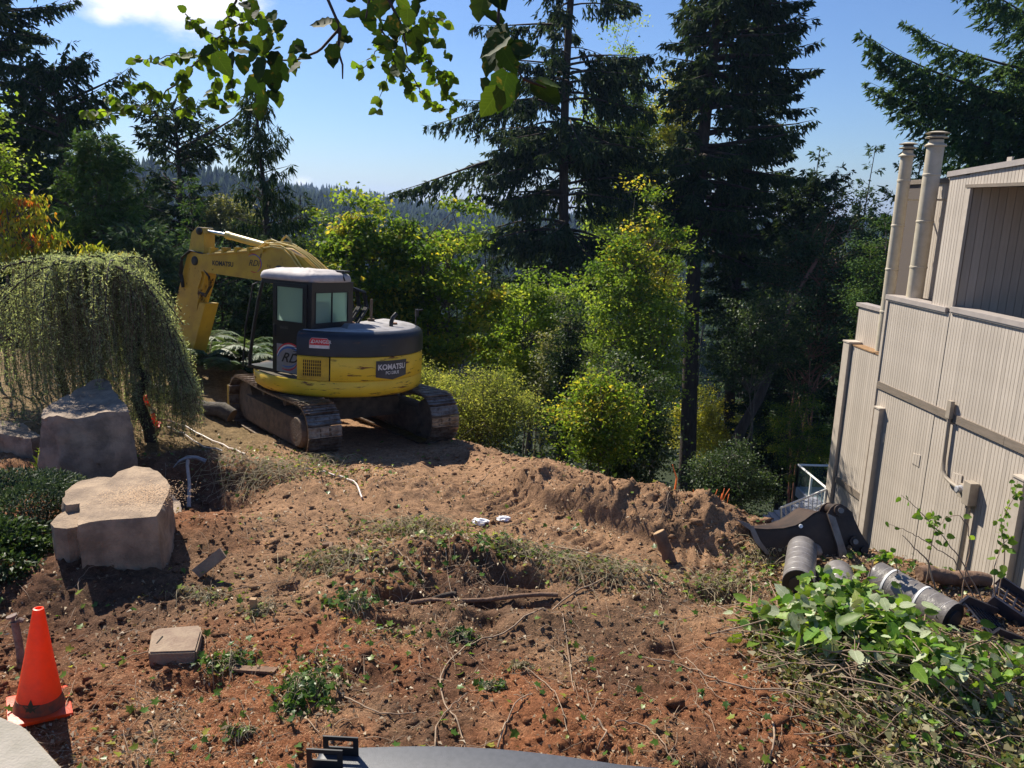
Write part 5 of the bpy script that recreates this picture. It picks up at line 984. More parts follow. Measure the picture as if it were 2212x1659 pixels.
b = base_at(245, 19); conifer(b, hgt(245, 295, 19, b), 2.2, 'bushy grey green spruce behind the weeping cedar', .03, needle_green, 330, .18, .2, 1.7, tr=.1, card=(.16, .05), seed=7, shape=.75, name='spruce_tree', cat='spruce')
b = base_at(395, 30); conifer(b, hgt(395, 235, 30, b), 2.0, 'narrow dark fir with a bowed bough right of the bushy spruce', .1, needle_dark, 150, .3, .5, 1.3, tr=.25, card=(.26, .08), seed=8, shape=.3, top_w=.5, name='douglas_fir', limbs=((hgt(395, 330, 30, b), 0, 2.9), (hgt(395, 350, 30, b), 4, 2.6), (hgt(395, 330, 30, b), 180, 1.5)))
b = base_at(425, 22); conifer(b, hgt(425, 390, 22, b), 1.35, 'small fresh green conifer behind the digger boom', .02, needle_green, 130, .15, .15, 1.4, tr=.07, card=(.15, .045), seed=9, name='spruce_tree', cat='spruce')
b = base_at(575, 26); conifer(b, hgt(570, 195, 26, b), 2.9, 'dark cedar with stringy hanging foliage above the digger boom', .03, needle_dark, 190, .45, 1.3, 1.25, tr=.22, card=(.28, .05), seed=10, shape=.8, top_w=.1, rise=.28, name='cedar_tree', cat='cedar')
b = base_at(1740, 46); conifer(b, hgt(1742, 318, 46, b), 3.0, 'slim young fir tip left of the other slim tip against the sky', .05, needle_blue, 160, .1, .15, 1.1, tr=.14, card=(.30, .09), seed=11, name='young_fir')
b = base_at(1850, 46); conifer(b, hgt(1850, 312, 46, b), 2.8, 'slim young fir tip nearest to the flues against the sky', .05, needle_blue, 150, .1, .15, 1.05, tr=.14, card=(.30, .09), seed=12, name='young_fir')
b = base_at(1940, 38); conifer(b, hgt(1950, 330, 38, b), 3.6, 'dark green fir just left of the metal flues', .1, needle_green, 190, .25, .35, 1.1, tr=.2, card=(.28, .085), seed=13, shape=.5, name='douglas_fir', top_w=.2)
b = base_at(1720, 42); conifer(b, hgt(1730, 400, 42, b), 3.3, 'dark rounded evergreen between the big fir and the slim tips', .1, needle_dark, 230, .25, .4, 1.1, tr=.2, card=(.30, .10), seed=14, shape=.3, top_w=.4, name='evergreen_tree', cat='evergreen')
b = base_at(90, 21); conifer(b, hgt(90, 330, 21, b), 1.8, 'shadowed dark conifer behind the yellow leaved bush at the left', .03, needle_dark, 140, .25, .3, 1.4, tr=.1, card=(.18, .055), seed=15, name='dark_conifer', cat='conifer')
b = base_at(330, 17.5); conifer(b, hgt(335, 500, 17.5, b), 1.8, 'low spreading blue green conifer right behind the weeping cedar', .02, needle_blue, 170, .2, .25, 1.4, tr=.07, card=(.14, .045), seed=16, shape=.5, name='low_conifer', cat='conifer')
b = base_at(480, 19.5); conifer(b, hgt(480, 550, 19.5, b), 2.0, 'shaded blue green conifer under the digger boom', .02, needle_blue, 170, .25, .3, 1.3, tr=.07, card=(.15, .05), seed=17, shape=.4, name='low_conifer', cat='conifer')
b = base_at(610, 20); conifer(b, hgt(610, 530, 20, b), 1.9, 'dark conifer filling the gap behind the digger cab', .02, needle_dark, 150, .25, .4, 1.3, tr=.07, card=(.16, .05), seed=18, shape=.4, name='low_conifer', cat='conifer')
for i, (px, pt_, yy, rad, lab) in enumerate(((325, 385, 36, 3.0, 'dark conifer closing the gap right of the bushy spruce'), (475, 425, 35, 2.6, 'dark conifer closing the gap behind the small green conifer'), (650, 425, 36, 2.8, 'dark conifer between the stringy cedar and the maples'), (520, 470, 33, 2.4, 'short dark conifer just above the digger boom'), (1055, 520, 44, 2.6, 'dark conifer in the gap left of the lime green maple'))):
    b = base_at(px, yy); conifer(b, hgt(px, pt_, yy, b), rad, lab, .04, (needle_dark, needle_blue)[i % 2], 150, .25, .4, 1.05, tr=.15, card=(.24, .075), seed=60+i, shape=.8, name='dark_conifer', cat='conifer')
# broadleaf trees
def bl(px, y, ptop, pbot, pw, label, **k):
    b = base_at(px, y); zt = ztop(px, ptop, y); zb = ztop(px, pbot, y); rx = pw/2/1661*y; rz = (zt-zb)/2
    return broadleaf(b, zt-b[2], (rx, k.pop('ry', rx*.8), rz, (zt+zb)/2-b[2]), label, **k)
bl(780, 23, 415, 800, 230, 'bushy maple right behind the digger with mid green leaves', K=150, per=100, seed=1, trunks=4, tr=.08, leaf=(.16, .12), sig=.34, name='vine_maple', cat='maple', spread=.5)
bl(945, 23, 425, 830, 260, 'multi stemmed maple with yellowing leaves right of the digger', K=150, per=95, seed=2, trunks=6, tr=.09, leaf=(.16, .12), sig=.34, name='vine_maple', cat='maple', spread=.7)
bl(690, 26, 430, 700, 90, 'yellow green small maple between cedar and digger cab', K=40, per=100, seed=3, trunks=2, tr=.05, leaf=(.12, .09), name='vine_maple', cat='maple')
bl(1145, 25, 575, 860, 190, 'bright lime green maple left of the central fir trunk', K=100, per=120, seed=4, trunks=3, tr=.06, leaf=(.13, .10), sig=.3, mat=light_leaf, name='bigleaf_maple', cat='maple')
bl(1215, 22.5, 660, 1000, 150, 'silvery leaved sapling in front of the central fir trunk', K=60, per=100, seed=5, trunks=2, tr=.05, leaf=(.10, .06), sig=.27, mat=pale_leaf, name='silver_sapling', cat='sapling', flat=.8)
bl(1325, 50, 70, 700, 170, 'tall airy birch with silvery leaves behind the two big firs', K=330, per=90, seed=6, trunks=2, tr=.15, leaf=(.20, .14), sig=.6, mat=light_leaf, name='birch_tree', cat='birch', shell=.2)
bl(1425, 52, 120, 700, 130, 'tall yellowing birch close against the dense dark fir', K=260, per=90, seed=7, trunks=1, tr=.15, leaf=(.20, .14), sig=.6, mat=yellow_leaf, name='birch_tree', cat='birch', shell=.2)
bl(1360, 28, 420, 800, 230, 'dusky green broadleaf tree between the two big firs', K=120, per=80, seed=8, trunks=3, tr=.08, leaf=(.15, .10), sig=.38, mat=maple_leaf, name='alder_tree', cat='alder', shell=.2)
bl(1320, 27, 600, 880, 220, 'sunlit yellow green foliage tree glowing behind the alder', K=60, per=90, seed=9, trunks=2, tr=.06, leaf=(.13, .10), sig=.4, mat=light_leaf, name='vine_maple', cat='maple')
bl(1420, 26, 640, 880, 130, 'small bright maple just left of the thick fir trunk', K=50, per=110, seed=10, trunks=2, tr=.06, leaf=(.13, .10), sig=.36, mat=light_leaf, name='vine_maple', cat='maple')
bl(1300, 14.5, 790, 1035, 180, 'sunlit glossy laurel bush at the edge of the dirt', K=75, per=120, seed=11, trunks=5, tr=.03, leaf=(.09, .055), sig=.30, mat=maple_leaf, name='laurel_bush', cat='bush', low=.1, shell=.2)
bl(1360, 16, 770, 1080, 190, 'big dark green shrub right of the sunlit laurel', K=140, per=150, seed=12, trunks=5, tr=.03, leaf=(.08, .05), sig=.24, mat=dark_leaf, name='evergreen_shrub', cat='shrub', low=.1, shell=.2)
bl(1222, 20.5, 640, 1010, 75, 'dark ivy clad column of foliage around the foot of the central fir', K=70, per=130, seed=31, trunks=1, tr=.12, leaf=(.09, .06), sig=.2, mat=dark_leaf, bmat=bark_dark, name='climbing_ivy', cat='ivy', low=.1, shell=.2)
bl(1320, 17.5, 770, 930, 130, 'pale dusty shrub top behind the sunlit laurel', K=60, per=130, seed=13, trunks=3, tr=.03, leaf=(.08, .045), sig=.22, mat=pale_leaf, name='dusty_shrub', cat='shrub', shell=.2)
bl(1030, 15.2, 800, 965, 270, 'low yellow green shrub beyond the right crawler track', K=150, per=150, seed=14, trunks=7, tr=.02, leaf=(.06, .035), sig=.30, mat=dry_leaf, name='yellow_shrub', cat='shrub', low=.05, shell=.1, spread=1.)
bl(930, 16.5, 790, 900, 160, 'smaller straw green shrub hidden partly by the digger', K=70, per=150, seed=15, trunks=4, tr=.02, leaf=(.055, .03), sig=.2, mat=dry_leaf, name='yellow_shrub', cat='shrub', low=.05, shell=.1)
bl(1560, 46, 850, 1000, 220, 'sunlit low undergrowth bush between fir trunk and leaning trunk', K=110, per=110, seed=16, trunks=4, tr=.03, leaf=(.17, .12), sig=.5, mat=yellow_leaf, name='undergrowth_bush', cat='bush', low=.1, shell=.1)
bl(1760, 34, 850, 1050, 200, 'dim green undergrowth bush left of the house corner', K=110, per=130, seed=17, trunks=4, tr=.03, leaf=(.09, .06), sig=.32, mat=maple_leaf, name='undergrowth_bush', cat='bush', low=.1, shell=.1)
bl(1600, 21, 970, 1120, 190, 'dark bramble thicket below the leaning trunk', K=120, per=130, seed=18, trunks=5, tr=.02, leaf=(.08, .05), sig=.3, mat=dark_leaf, name='bramble_thicket', cat='thicket', low=.05, shell=.1)
bl(1760, 36, 430, 840, 280, 'dark twiggy madrona crown left of the flues', K=260, per=100, seed=19, trunks=3, tr=.12, leaf=(.16, .09), sig=.5, mat=dark_leaf, bmat=bark_red, name='madrona_tree', cat='madrona', shell=.1)
bl(1640, 31, 600, 850, 220, 'deep shaded foliage tree beside the leaning trunk', K=110, per=110, seed=20, trunks=2, tr=.08, leaf=(.12, .08), sig=.4, mat=dark_leaf, name='shaded_tree', cat='tree', shell=.1)
bl(1880, 27, 480, 740, 110, 'fir green bush tree touching the house wall corner', K=70, per=120, seed=21, trunks=2, tr=.08, leaf=(.12, .05), sig=.34, mat=needle_green, name='shaded_tree', cat='tree', shell=.1)
bl(1550, 30, 100, 600, 10, 'x', K=1, per=1) if False else None
bl(20, 13.5, 110, 560, 130, 'yellow green leafy tree reaching in at the left edge', K=60, per=50, seed=22, trunks=3, tr=.05, leaf=(.085, .06), sig=.26, mat=light_leaf, name='vine_maple', cat='maple', shell=.2)
bl(95, 12.8, 375, 590, 150, 'rhododendron with yellow and orange drooping leaves above the cedar', K=42, per=34, seed=23, trunks=4, tr=.03, leaf=(.14, .045), sig=.14, mat=rhodo_leaf, name='rhododendron', cat='rhododendron', hang=1.2, shell=.3)
bl(215, 13.2, 490, 640, 60, 'dying rhododendron sprig with orange leaves sticking above the cedar', K=9, per=40, seed=24, trunks=2, tr=.02, leaf=(.13, .04), sig=.09, mat=rhodo_leaf, name='rhododendron', cat='rhododendron', hang=1.)
bl(300, 13., 540, 640, 70, 'second orange leaved sprig right of the cedar top', K=7, per=32, seed=25, trunks=2, tr=.02, leaf=(.12, .04), sig=.09, mat=rhodo_leaf, name='rhododendron', cat='rhododendron', hang=1.)
bl(500, 30, 430, 560, 120, 'pale green tree far behind the small green conifer', K=60, per=100, seed=26, trunks=2, tr=.08, leaf=(.14, .1), sig=.4, mat=pale_leaf, name='pale_tree', cat='tree')
# leaning madrona trunk
def leaning():
    y = 34.; P = np.array([aty(1568, 1015, y)-[0, 0, .8], aty(1575, 985, y), aty(1605, 920, y), aty(1640, 860, y), aty(1668, 790, y), aty(1688, 715, y), aty(1712, 650, y+.5), aty(1765, 560, y+1)])
    T = thing('leaning_tree', tuple(P[0]), 'bare leaning dark trunk with reddish upper bark right of the thick fir trunk', 'tree'); V, F = tubes_np([(P[:6]-P[0], .30, .17)], 10); mesh_np('trunk', V, F, bark_dark, T, True)
    V, F = tubes_np([(P[5:]-P[0], .17, .08)], 8); mesh_np('upper_trunk', V, F, bark_red, T, True)
    V, F = tubes_np([(np.array([P[5], aty(1700, 700, y+.4), aty(1755, 640, y+.8)])-P[0], .1, .05)], 8); mesh_np('limb', V, F, bark_red, T, True)
leaning()
# weeping blue atlas cedar
def weeping():
    r = np.random.default_rng(77); y0 = 10.35; base = on(325, 955); base = np.array([base[0], base[1], base[2]-.05]); T = thing('weeping_cedar', tuple(base), 'weeping cedar with curtains of hanging green strands and a twisted dark trunk', 'cedar tree')
    A = lambda px, py, y=base[1]: aty(px, py, y)-base
    lines = []
    tr1 = np.array([A(328, 965), A(322, 925), A(308, 890), A(296, 860), A(305, 835), A(318, 815), A(298, 800), A(282, 770), A(300, 720), A(290, 640), A(240, 590)]); lines.append((tr1, .085, .05))
    tr2 = np.array([A(150, 905, base[1]+.3), A(142, 850, base[1]+.3), A(125, 790, base[1]+.3), A(135, 700, base[1]+.2), A(160, 630, base[1]+.1), A(200, 590)]); lines.append((tr2, .06, .04)); lines.append((np.array([A(210, 850, base[1]+.2), A(198, 780, base[1]+.2), A(196, 700, base[1]+.2), A(190, 610, base[1]+.1)]), .045, .035))
    arcs = []
    for P in ([(300, 600), (250, 570), (200, 575), (120, 592), (50, 610), (-40, 640)], [(135, 690), (110, 695), (70, 705), (30, 725), (-15, 755)], [(200, 580), (150, 600), (95, 590), (50, 610), (10, 660)]):
        q = np.array([A(a, b, base[1]+.1*k) for k, (a, b) in enumerate(P)]); lines.append((q, .045, .02)); arcs.append(q)
    top = A(215, 570)
    for k in range(46):
        a = r.uniform(0, 2*math.pi) if k < 30 else r.uniform(2.2, 4.0); L = r.uniform(.4, 1.5)*(1.25 if k >= 30 else 1.); s = np.linspace(0, 1, 7); st = top+np.array([r.uniform(-.5, .55), r.uniform(-.3, .3), r.uniform(-.12, 0)])
        q = st+np.stack([np.cos(a)*L*s, np.sin(a)*L*.75*s, .22*np.sin(s*2.2)-L*.62*s**2.2], 1); arcs.append(q); lines.append((q, .022, .006))
    # right skirt sweeping down towards the track
    for k in range(16):
        yy = base[1]+r.uniform(-.5, .5); q = np.array([A(250+r.uniform(-20, 30), 575, yy), A(310, 605+r.uniform(-5, 15), yy), A(350+r.uniform(-5, 10), 665, yy), A(385+r.uniform(-15, 15), 740, yy), A(405+r.uniform(-20, 20), 800+r.uniform(-20, 40), yy), A(425+r.uniform(-25, 20), 850+r.uniform(-20, 30), yy)]); arcs.append(q); lines.append((q, .016, .004))
    C = []; D = []; VR = []; strands = []
    zg = 0.12
    for q in arcs:
        ln = np.linalg.norm(np.diff(q, axis=0), axis=1).sum(); m = int(ln*8)+3
        for t in r.uniform(.02, 1, m):
            i = t*(len(q)-1); j = min(int(i), len(q)-2); p = lerp(q[j], q[j+1], i-j)+r.normal(0, .05, 3)*[1, 1.6, .5]; H = max(.12, min(p[2]-zg+.0, 2.4)*r.uniform(.35, 1.0)); n = max(4, int(H/.12)); s = np.linspace(0, 1, n); sw = r.normal(0, .03, 2)
            st = np.stack([p[0]+sw[0]*s*H+.02*np.sin(s*9+i), p[1]+sw[1]*s*H+.02*np.cos(s*8), p[2]-H*s], 1); strands.append((st, .004, .002))
            k = int(H/.017); tt = r.uniform(0, 1, k); c = np.stack([np.interp(tt, s, st[:, a]) for a in range(3)], 1)+r.normal(0, .012, (k, 3)); C.append(c); D.append(unit(rdir(k, r)+np.array([0, 0, -.7]))); VR.append(np.clip(r.normal(.45, .18, k)+r.normal(0, .15), 0, 1))
        k = int(ln*260); tt = r.uniform(0, len(q)-1.001, k); j = tt.astype(int); c = q[j]+(q[j+1]-q[j])*(tt-j)[:, None]+r.normal(0, .035, (k, 3)); C.append(c); D.append(rdir(k, r)); VR.append(np.clip(r.normal(.6, .2, k), 0, 1))
    V, F = tubes_np(lines, 7); mesh_np('trunk', V, F, bark_dark, T, True); V, F = tubes_np(strands, 3); mesh_np('hanging_strands', V, F, twig_mat, T, True)
    C = np.concatenate(C); D = np.concatenate(D); n = len(C); V, F = cards(C, D, rdir(n, r), r.uniform(.03, .06, n), r.uniform(.009, .016, n), .2)
    mesh_np('needle_curtain', V, F, leafmat('cedar_needles', [(0, (.06, .09, .045)), (.5, (.28, .34, .20)), (1, (.50, .55, .38))], .5, .8, .1), T, var=np.concatenate(VR))
weeping()
# dark shrub at the left, ferns under the boom, undergrowth
def mound(px, py, w, h, dep, label, name, cat, mat, n, leaf, seed, up=.2, stems=30, dz=0.):
    r = np.random.default_rng(seed); c = on(px, py); T = thing(name, tuple(c), label, cat); d = rdir(n, r); d[:, 2] = np.abs(d[:, 2]); rr = r.uniform(.55, 1, n)**.5
    lump = .7+.5*vn(d[:, 0]*2.5+seed, d[:, 1]*2.5+d[:, 2]*2, seed); C = d*rr[:, None]*lump[:, None]*np.array([w, dep, h])+[0, 0, dz]; D = unit(d+rdir(n, r)*.8+np.array([0, 0, up-.2])); V, F = cards(C, D, unit(rdir(n, r)+[0, 0, 1.2]), leaf[0]*r.uniform(.6, 1.2, n), leaf[1]*r.uniform(.6, 1.2, n), .2, .1)
    mesh_np('leaves', V, F, mat, T, var=np.clip(r.normal(.4, .25, n), 0, 1)); ls = []
    for k in range(stems): q = C[r.integers(n)]; ls.append((np.array([[0, 0, -.02], q*.5+[0, 0, .08*h], q]), .008, .003))
    V, F = tubes_np(ls, 4); mesh_np('stems', V, F, twig_mat, T, True); return T
blue_leaf = leafmat('bluish_shrub_leaves', [(0, (.02, .04, .025)), (.6, (.05, .085, .05)), (1, (.15, .19, .13))], .25, .6, .25)
mound(45, 1150, .85, .62, .8, 'low blue green shrub beside the boulders at the left edge', 'juniper_shrub', 'shrub', blue_leaf, 16000, (.055, .018), 3)
mound(-40, 1230, .7, .4, .5, 'dark leafy groundcover clump in shade below the left shrub', 'groundcover_clump', 'groundcover', dark_leaf, 6000, (.06, .03), 4)
mound(130, 1025, .28, .28, .25, 'small plant with broad bright green leaves by the tall boulder', 'broadleaf_plant', 'plant', light_leaf, 60, (.18, .07), 5, .6)
mound(190, 1075, .24, .14, .2, 'grey green wilted leafy plant between the two boulders', 'wilted_plant', 'plant', pale_leaf, 260, (.09, .03), 6)
def fern(c, label, seed, n=16, L=.9, mat=None):
    r = np.random.default_rng(seed); T = thing('sword_fern', tuple(c), label, 'fern', 'ferns in front of the digger'); ls = []; C = []; D = []; N_ = []; W = []
    for k in range(n):
        a = r.uniform(0, 6.28); l = L*r.uniform(.6, 1.1); s = np.linspace(0, 1, 8); hd = np.array([math.cos(a), math.sin(a), 0]); q = hd*(l*.75*s)[:, None]+np.array([0, 0, 1.])*(l*(.95*s-.75*s**2.2))[:, None]; ls.append((q, .006, .002))
        for sd in (-1, 1):
            t = np.linspace(.12, .98, 26); c = np.stack([np.interp(t, s, q[:, j]) for j in range(3)], 1); C.append(c); sv = np.array([-hd[1], hd[0], 0])*sd; D.append(unit(sv+hd*.35+rdir(26, r)*.1-np.array([0, 0, .15]))); N_.append(np.tile([0, 0, 1.], (26, 1))); W.append(l*.20*np.sin(np.pi*(t*.85+.12))+.02)
    V, F = tubes_np(ls, 4); mesh_np('stalks', V, F, twig_mat, T, True); C = np.concatenate(C); W = np.concatenate(W); V, F = cards(C, np.concatenate(D), np.concatenate(N_), W, W*.22+.012, .1, .15); mesh_np('fronds', V, F, mat or fern_m, T, var=np.clip(r.normal(.5, .25, len(C)), 0, 1))
fern_m = leafmat('fern_fronds', [(0, (.05, .10, .04)), (.6, (.10, .16, .07)), (1, (.20, .25, .13))], .4, .5)
for k, (px, y, lab) in enumerate(((430, 15.3, 'sword fern nearest to the weeping cedar'), (470, 15.8, 'tall sword fern under the boom'), (520, 15.2, 'sword fern left of the digger cab'), (455, 14.3, 'low sword fern in front of the other ferns'), (505, 14.2, 'small sword fern beside the left track'), (400, 16.2, 'sword fern farthest back beside the digger arm'))):
    b = base_at(px, y); b[2] += .25; fern(b, lab, 40+k, 26, 1.15)
def undergrowth():
    r = np.random.default_rng(9); n = 150000; x = r.uniform(-34, 34, n); y = 9+np.abs(r.normal(0, 17, n)); e = edge_d(x, y); k = (e > 1.3)&(e < 45)&(np.abs(x) < .8*y+3); k &= ~((x > 9.2)&(y < 24)); x, y, e = x[k], y[k], e[k]; cl = vn(x*.7, y*.7, 3); k = r.random(len(x)) < .25+.75*cl; x, y, e, cl = x[k], y[k], e[k], cl[k]; n = len(x)
    z = base_h(x, y)+near_relief(x, y)*near_w(x, y)+r.uniform(0, 1, n)**1.5*(.3+.9*cl)*sstep(1.2, 3, e); C = np.stack([x, y, z], 1); V, F = cards(C, unit(rdir(n, r)+[0, 0, .4]), unit(rdir(n, r)+[0, 0, 1.5]), r.uniform(.08, .2, n), r.uniform(.05, .11, n), .2, .1)
    m = leafmat('undergrowth_leaves', [(0, (.03, .055, .02)), (.6, (.06, .10, .03)), (1, (.13, .16, .05))], .45, .75, .12); o = mesh_np('undergrowth', V, F, m, var=np.clip(r.normal(.25, .15, n)+.5*vn(x*.25, y*.25, 8), 0, 1)); tag(o, 'tangled green undergrowth covering the slope below the dirt', 'undergrowth', kind='stuff')
undergrowth()
# wooded slope between the near trees and the far forest
def mid_trees():
    r = np.random.default_rng(12); k = 0
    for i in range(64):
        az = r.uniform(-.75, .62); y = r.uniform(52, 130); x = az*y; b = np.array([x, y, float(base_h(np.array([x]), np.array([y]))[0])]); lim = CAMZ+y*(-.03 if az > -.3 else .01); h = min(30, max(12, lim-b[2]-r.uniform(0, 6)))
        conifer(b, h, h*.2, 'distant dark conifer standing in the valley behind the near trees', .05, needle_dark, 44, .25, .3, .28, tr=.25, card=(.7, .3), seed=200+i, name='valley_conifer', cat='conifer', group='conifers in the valley behind the near trees')
mid_trees()
# ---------------------------------------------------------------- litter on the ground
def dens_litter(x, y):
    """how thick the dead leaves and stems lie"""
    d = .12+.25*sstep(.55, .8, vn(x*1.7, y*1.7, 91))
    for hx, hy, rx, ry, w in [(-.5, 6.7, 1.3, .45, 1.), (-.9, 6.2, .6, .3, .8), (.6, 6.6, .7, .3, .7), (1.6, 6.3, .6, .35, .7), (-2.4, 9.1, 1.2, .7, .9), (-1.5, 8.6, .8, .4, .7), (-1.35, 4.75, .35, .5, .9), (-2.0, 5.1, .45, .25, .6), (-.95, 5.45, .4, .2, .8), (2.5, 6.6, .7, .6, .9), (3.2, 5.0, 1.2, 1.0, 1.), (2.6, 4.0, .8, .6, .7), (3.6, 6.6, .9, .5, 1.), (-2.9, 5.7, .4, .3, .3), (-3.2, 10., 1., .6, .7)]: d = np.maximum(d, w*np.exp(-((x-hx)/rx)**2-((y-hy)/ry)**2))
    return d*sstep(.8, .0, edge_d(x, y))
def scatter(n, fn, r, ymin=2.6, ymax=11.5):
    X = []; Y = []; m = 0
    while m < n:
        k = n*4; y = ymin*(ymax/ymin)**r.random(k); x = r.uniform(-1, 1, k)*(.78*y+.4); w = fn(x, y); ok = r.random(k) < w; X.append(x[ok]); Y.append(y[ok]); m += ok.sum()
    return np.concatenate(X)[:n], np.concatenate(Y)[:n]
avoid = lambda x, y: ((np.hypot(x+2.81, y-12.1) > 1.2)*1.)
def litter():
    r = np.random.default_rng(21)
    # reddish needles
    x, y = scatter(70000, lambda x, y: (.25+.75*sstep(7.2, 5.0, y))*sstep(8.6, 7, y)*(.25+.75*sstep(.35, .6, vn(x*1.2, y*1.2, 92))), r, 2.6, 8.6); n = len(x); z = ground(x, y)+.004; a = r.uniform(0, 6.28, n); D = np.stack([np.cos(a), np.sin(a), r.normal(0, .25, n)], 1)
    V, F = cards(np.stack([x, y, z], 1), D, rdir(n, r)*.5+[0, 0, 1], r.uniform(.012, .032, n), r.uniform(.0022, .004, n), .1); o = mesh_np('fallen_needles', V, F, leafmat('dry_needles', [(0, (.22, .085, .035)), (.6, (.42, .20, .09)), (1, (.62, .38, .20))], .1, .7), var=r.random(n)); tag(o, 'reddish brown fir needles strewn over the foreground soil', 'needles', kind='stuff')
    # needles on the front boulder
    n = 1500; x = r.normal(-3.35, .22, n); y = r.normal(6.75, .18, n); ok = (np.abs(x+3.35) < .45)&(y > 6.42)&(y < 7.15); x, y = x[ok]-.05, y[ok]; n = len(x); a = r.uniform(0, 6.28, n); V, F = cards(np.stack([x, y, np.full(n, .592)+r.uniform(0, .01, n)], 1), np.stack([np.cos(a), np.sin(a), r.normal(0, .15, n)], 1), np.tile([0, 0, 1.], (n, 1)), r.uniform(.015, .032, n), r.uniform(.003, .005, n), .1); o = mesh_np('boulder_needles', V, F, leafmat('straw_needles', [(0, (.40, .22, .10)), (1, (.70, .46, .26))], .1, .7), var=r.random(n)); tag(o, 'pale dry needles sprinkled on the flat top of the front boulder', 'needles', kind='stuff')
    # dry curled leaves
    x, y = scatter(17000, dens_litter, r); n = len(x); z = ground(x, y)+r.uniform(.004, .04, n)*(.3+dens_litter(x, y)); C = np.stack([x, y, z], 1); D = unit(rdir(n, r)*[1, 1, .45]); V, F = cards(C, D, unit(rdir(n, r)*.8+[0, 0, .8]), r.uniform(.015, .05, n), r.uniform(.008, .026, n), .4, .35)
    o = mesh_np('dry_leaf_litter', V, F, leafmat('dry_leaves', [(0, (.14, .09, .05)), (.4, (.28, .20, .125)), (.9, (.38, .30, .20)), (1, (.55, .48, .38))], .2, .6), var=r.random(n)); tag(o, 'curled dry leaves scattered over the dirt', 'leaf litter', kind='stuff')
    # fresh torn ivy leaves: five cornered
    fn = lambda x, y: .035+.9*sstep(.3, .9, dens_litter(x, y))*(.3+.7*vn(x*4, y*4, 5)); x, y = scatter(2600, fn, r); n = len(x); z = ground(x, y)+r.uniform(.01, .07, n); V = []; F = []; k = 0
    for i in range(n):
        s = r.uniform(.018, .042); up = unit(rdir(1, r)[0]*.7+[0, 0, 1]); t = unit(np.cross(up, rdir(1, r)[0])); b = np.cross(up, t); c = np.array([x[i], y[i], z[i]]); shp = [(0, -.5, 0), (.55, -.55, .1), (.5, -.05, .05), (.95, .25, .2), (.4, .35, .05), (0, 1.1, -.1), (-.4, .35, .05), (-.95, .25, .2), (-.5, -.05, .05), (-.55, -.55, .1)]
        V.append(c+up*.0); V += [c+s*(t*u+b*v+up*w) for u, v, w in shp]; F += [(k, k+1+j, k+1+(j+1) % 10) for j in range(10)]; k += 11
    o = mesh_np('ivy_leaf_litter', V, np.array(F), leafmat('ivy_leaves', [(0, (.05, .12, .02)), (.6, (.11, .22, .03)), (.9, (.26, .33, .05)), (1, (.5, .42, .08))], .5, .35), var=np.repeat(r.random(n), 10)); tag(o, 'torn green ivy leaves scattered over the dirt', 'ivy leaves', kind='stuff')
    # twigs and fine roots
    x, y = scatter(2600, lambda x, y: dens_litter(x, y)*.9+.04, r); ls = []
    for i in range(len(x)):
        L = r.uniform(.05, .38); a = r.uniform(0, 6.28); m = 6; s = np.linspace(0, 1, m)-.5; bend = r.normal(0, .3); px = x[i]+L*(np.cos(a)*s-np.sin(a)*bend*(s**2)); py = y[i]+L*(np.sin(a)*s+np.cos(a)*bend*s**2); w = r.uniform(.0012, .0035); ls.append((np.stack([px, py, ground(px, py)+w+r.uniform(0, .05)*np.abs(np.sin(s*5+i))], 1), w, w*.5))
    V, F = tubes_np(ls, 4); o = mesh_np('fine_twigs', V, F, M('dry_twigs', (.20, .13, .085), .85, (.42, .31, .21), 6)); tag(o, 'fine dry twigs and torn roots lying all over the dirt', 'twigs', kind='stuff')
    # clods and pebbles
    ico = bmesh.new(); bmesh.ops.create_icosphere(ico, subdivisions=1, radius=1); iv = np.array([v.co for v in ico.verts]); fi = np.array([[v.index for v in f.verts] for f in ico.faces]); ico.free()
    x, y = scatter(11000, lambda x, y: avoid(x, y)*(.15+.85*np.exp(-((edge_d(x, y)+.6)/.8)**2)+.5*sstep(.5, .75, vn(x*1.1, y*1.1, 95)))*sstep(.6, 0, edge_d(x, y)), r, 2.6, 12.5); n = len(x); s = np.exp(r.normal(-4.7, .55, n)); s = np.minimum(s*1.15, .06); z = ground(x, y)+s*.25
    q = iv[None]*(1+.35*r.normal(0, 1, (n, len(iv), 1)))*s[:, None, None]*np.array([1.15, 1, .75])+np.stack([x, y, z], 1)[:, None]; F = (fi[None]+(np.arange(n)*len(iv))[:, None, None]).reshape(-1, 3); V = q.reshape(-1, 3); cc = zone_col(V[:, 0], V[:, 1])
    o = mesh_np('soil_clods', V, F, soil, smooth=False, col=cc); tag(o, 'loose clods of brown soil and small stones', 'clods', kind='stuff')
litter()
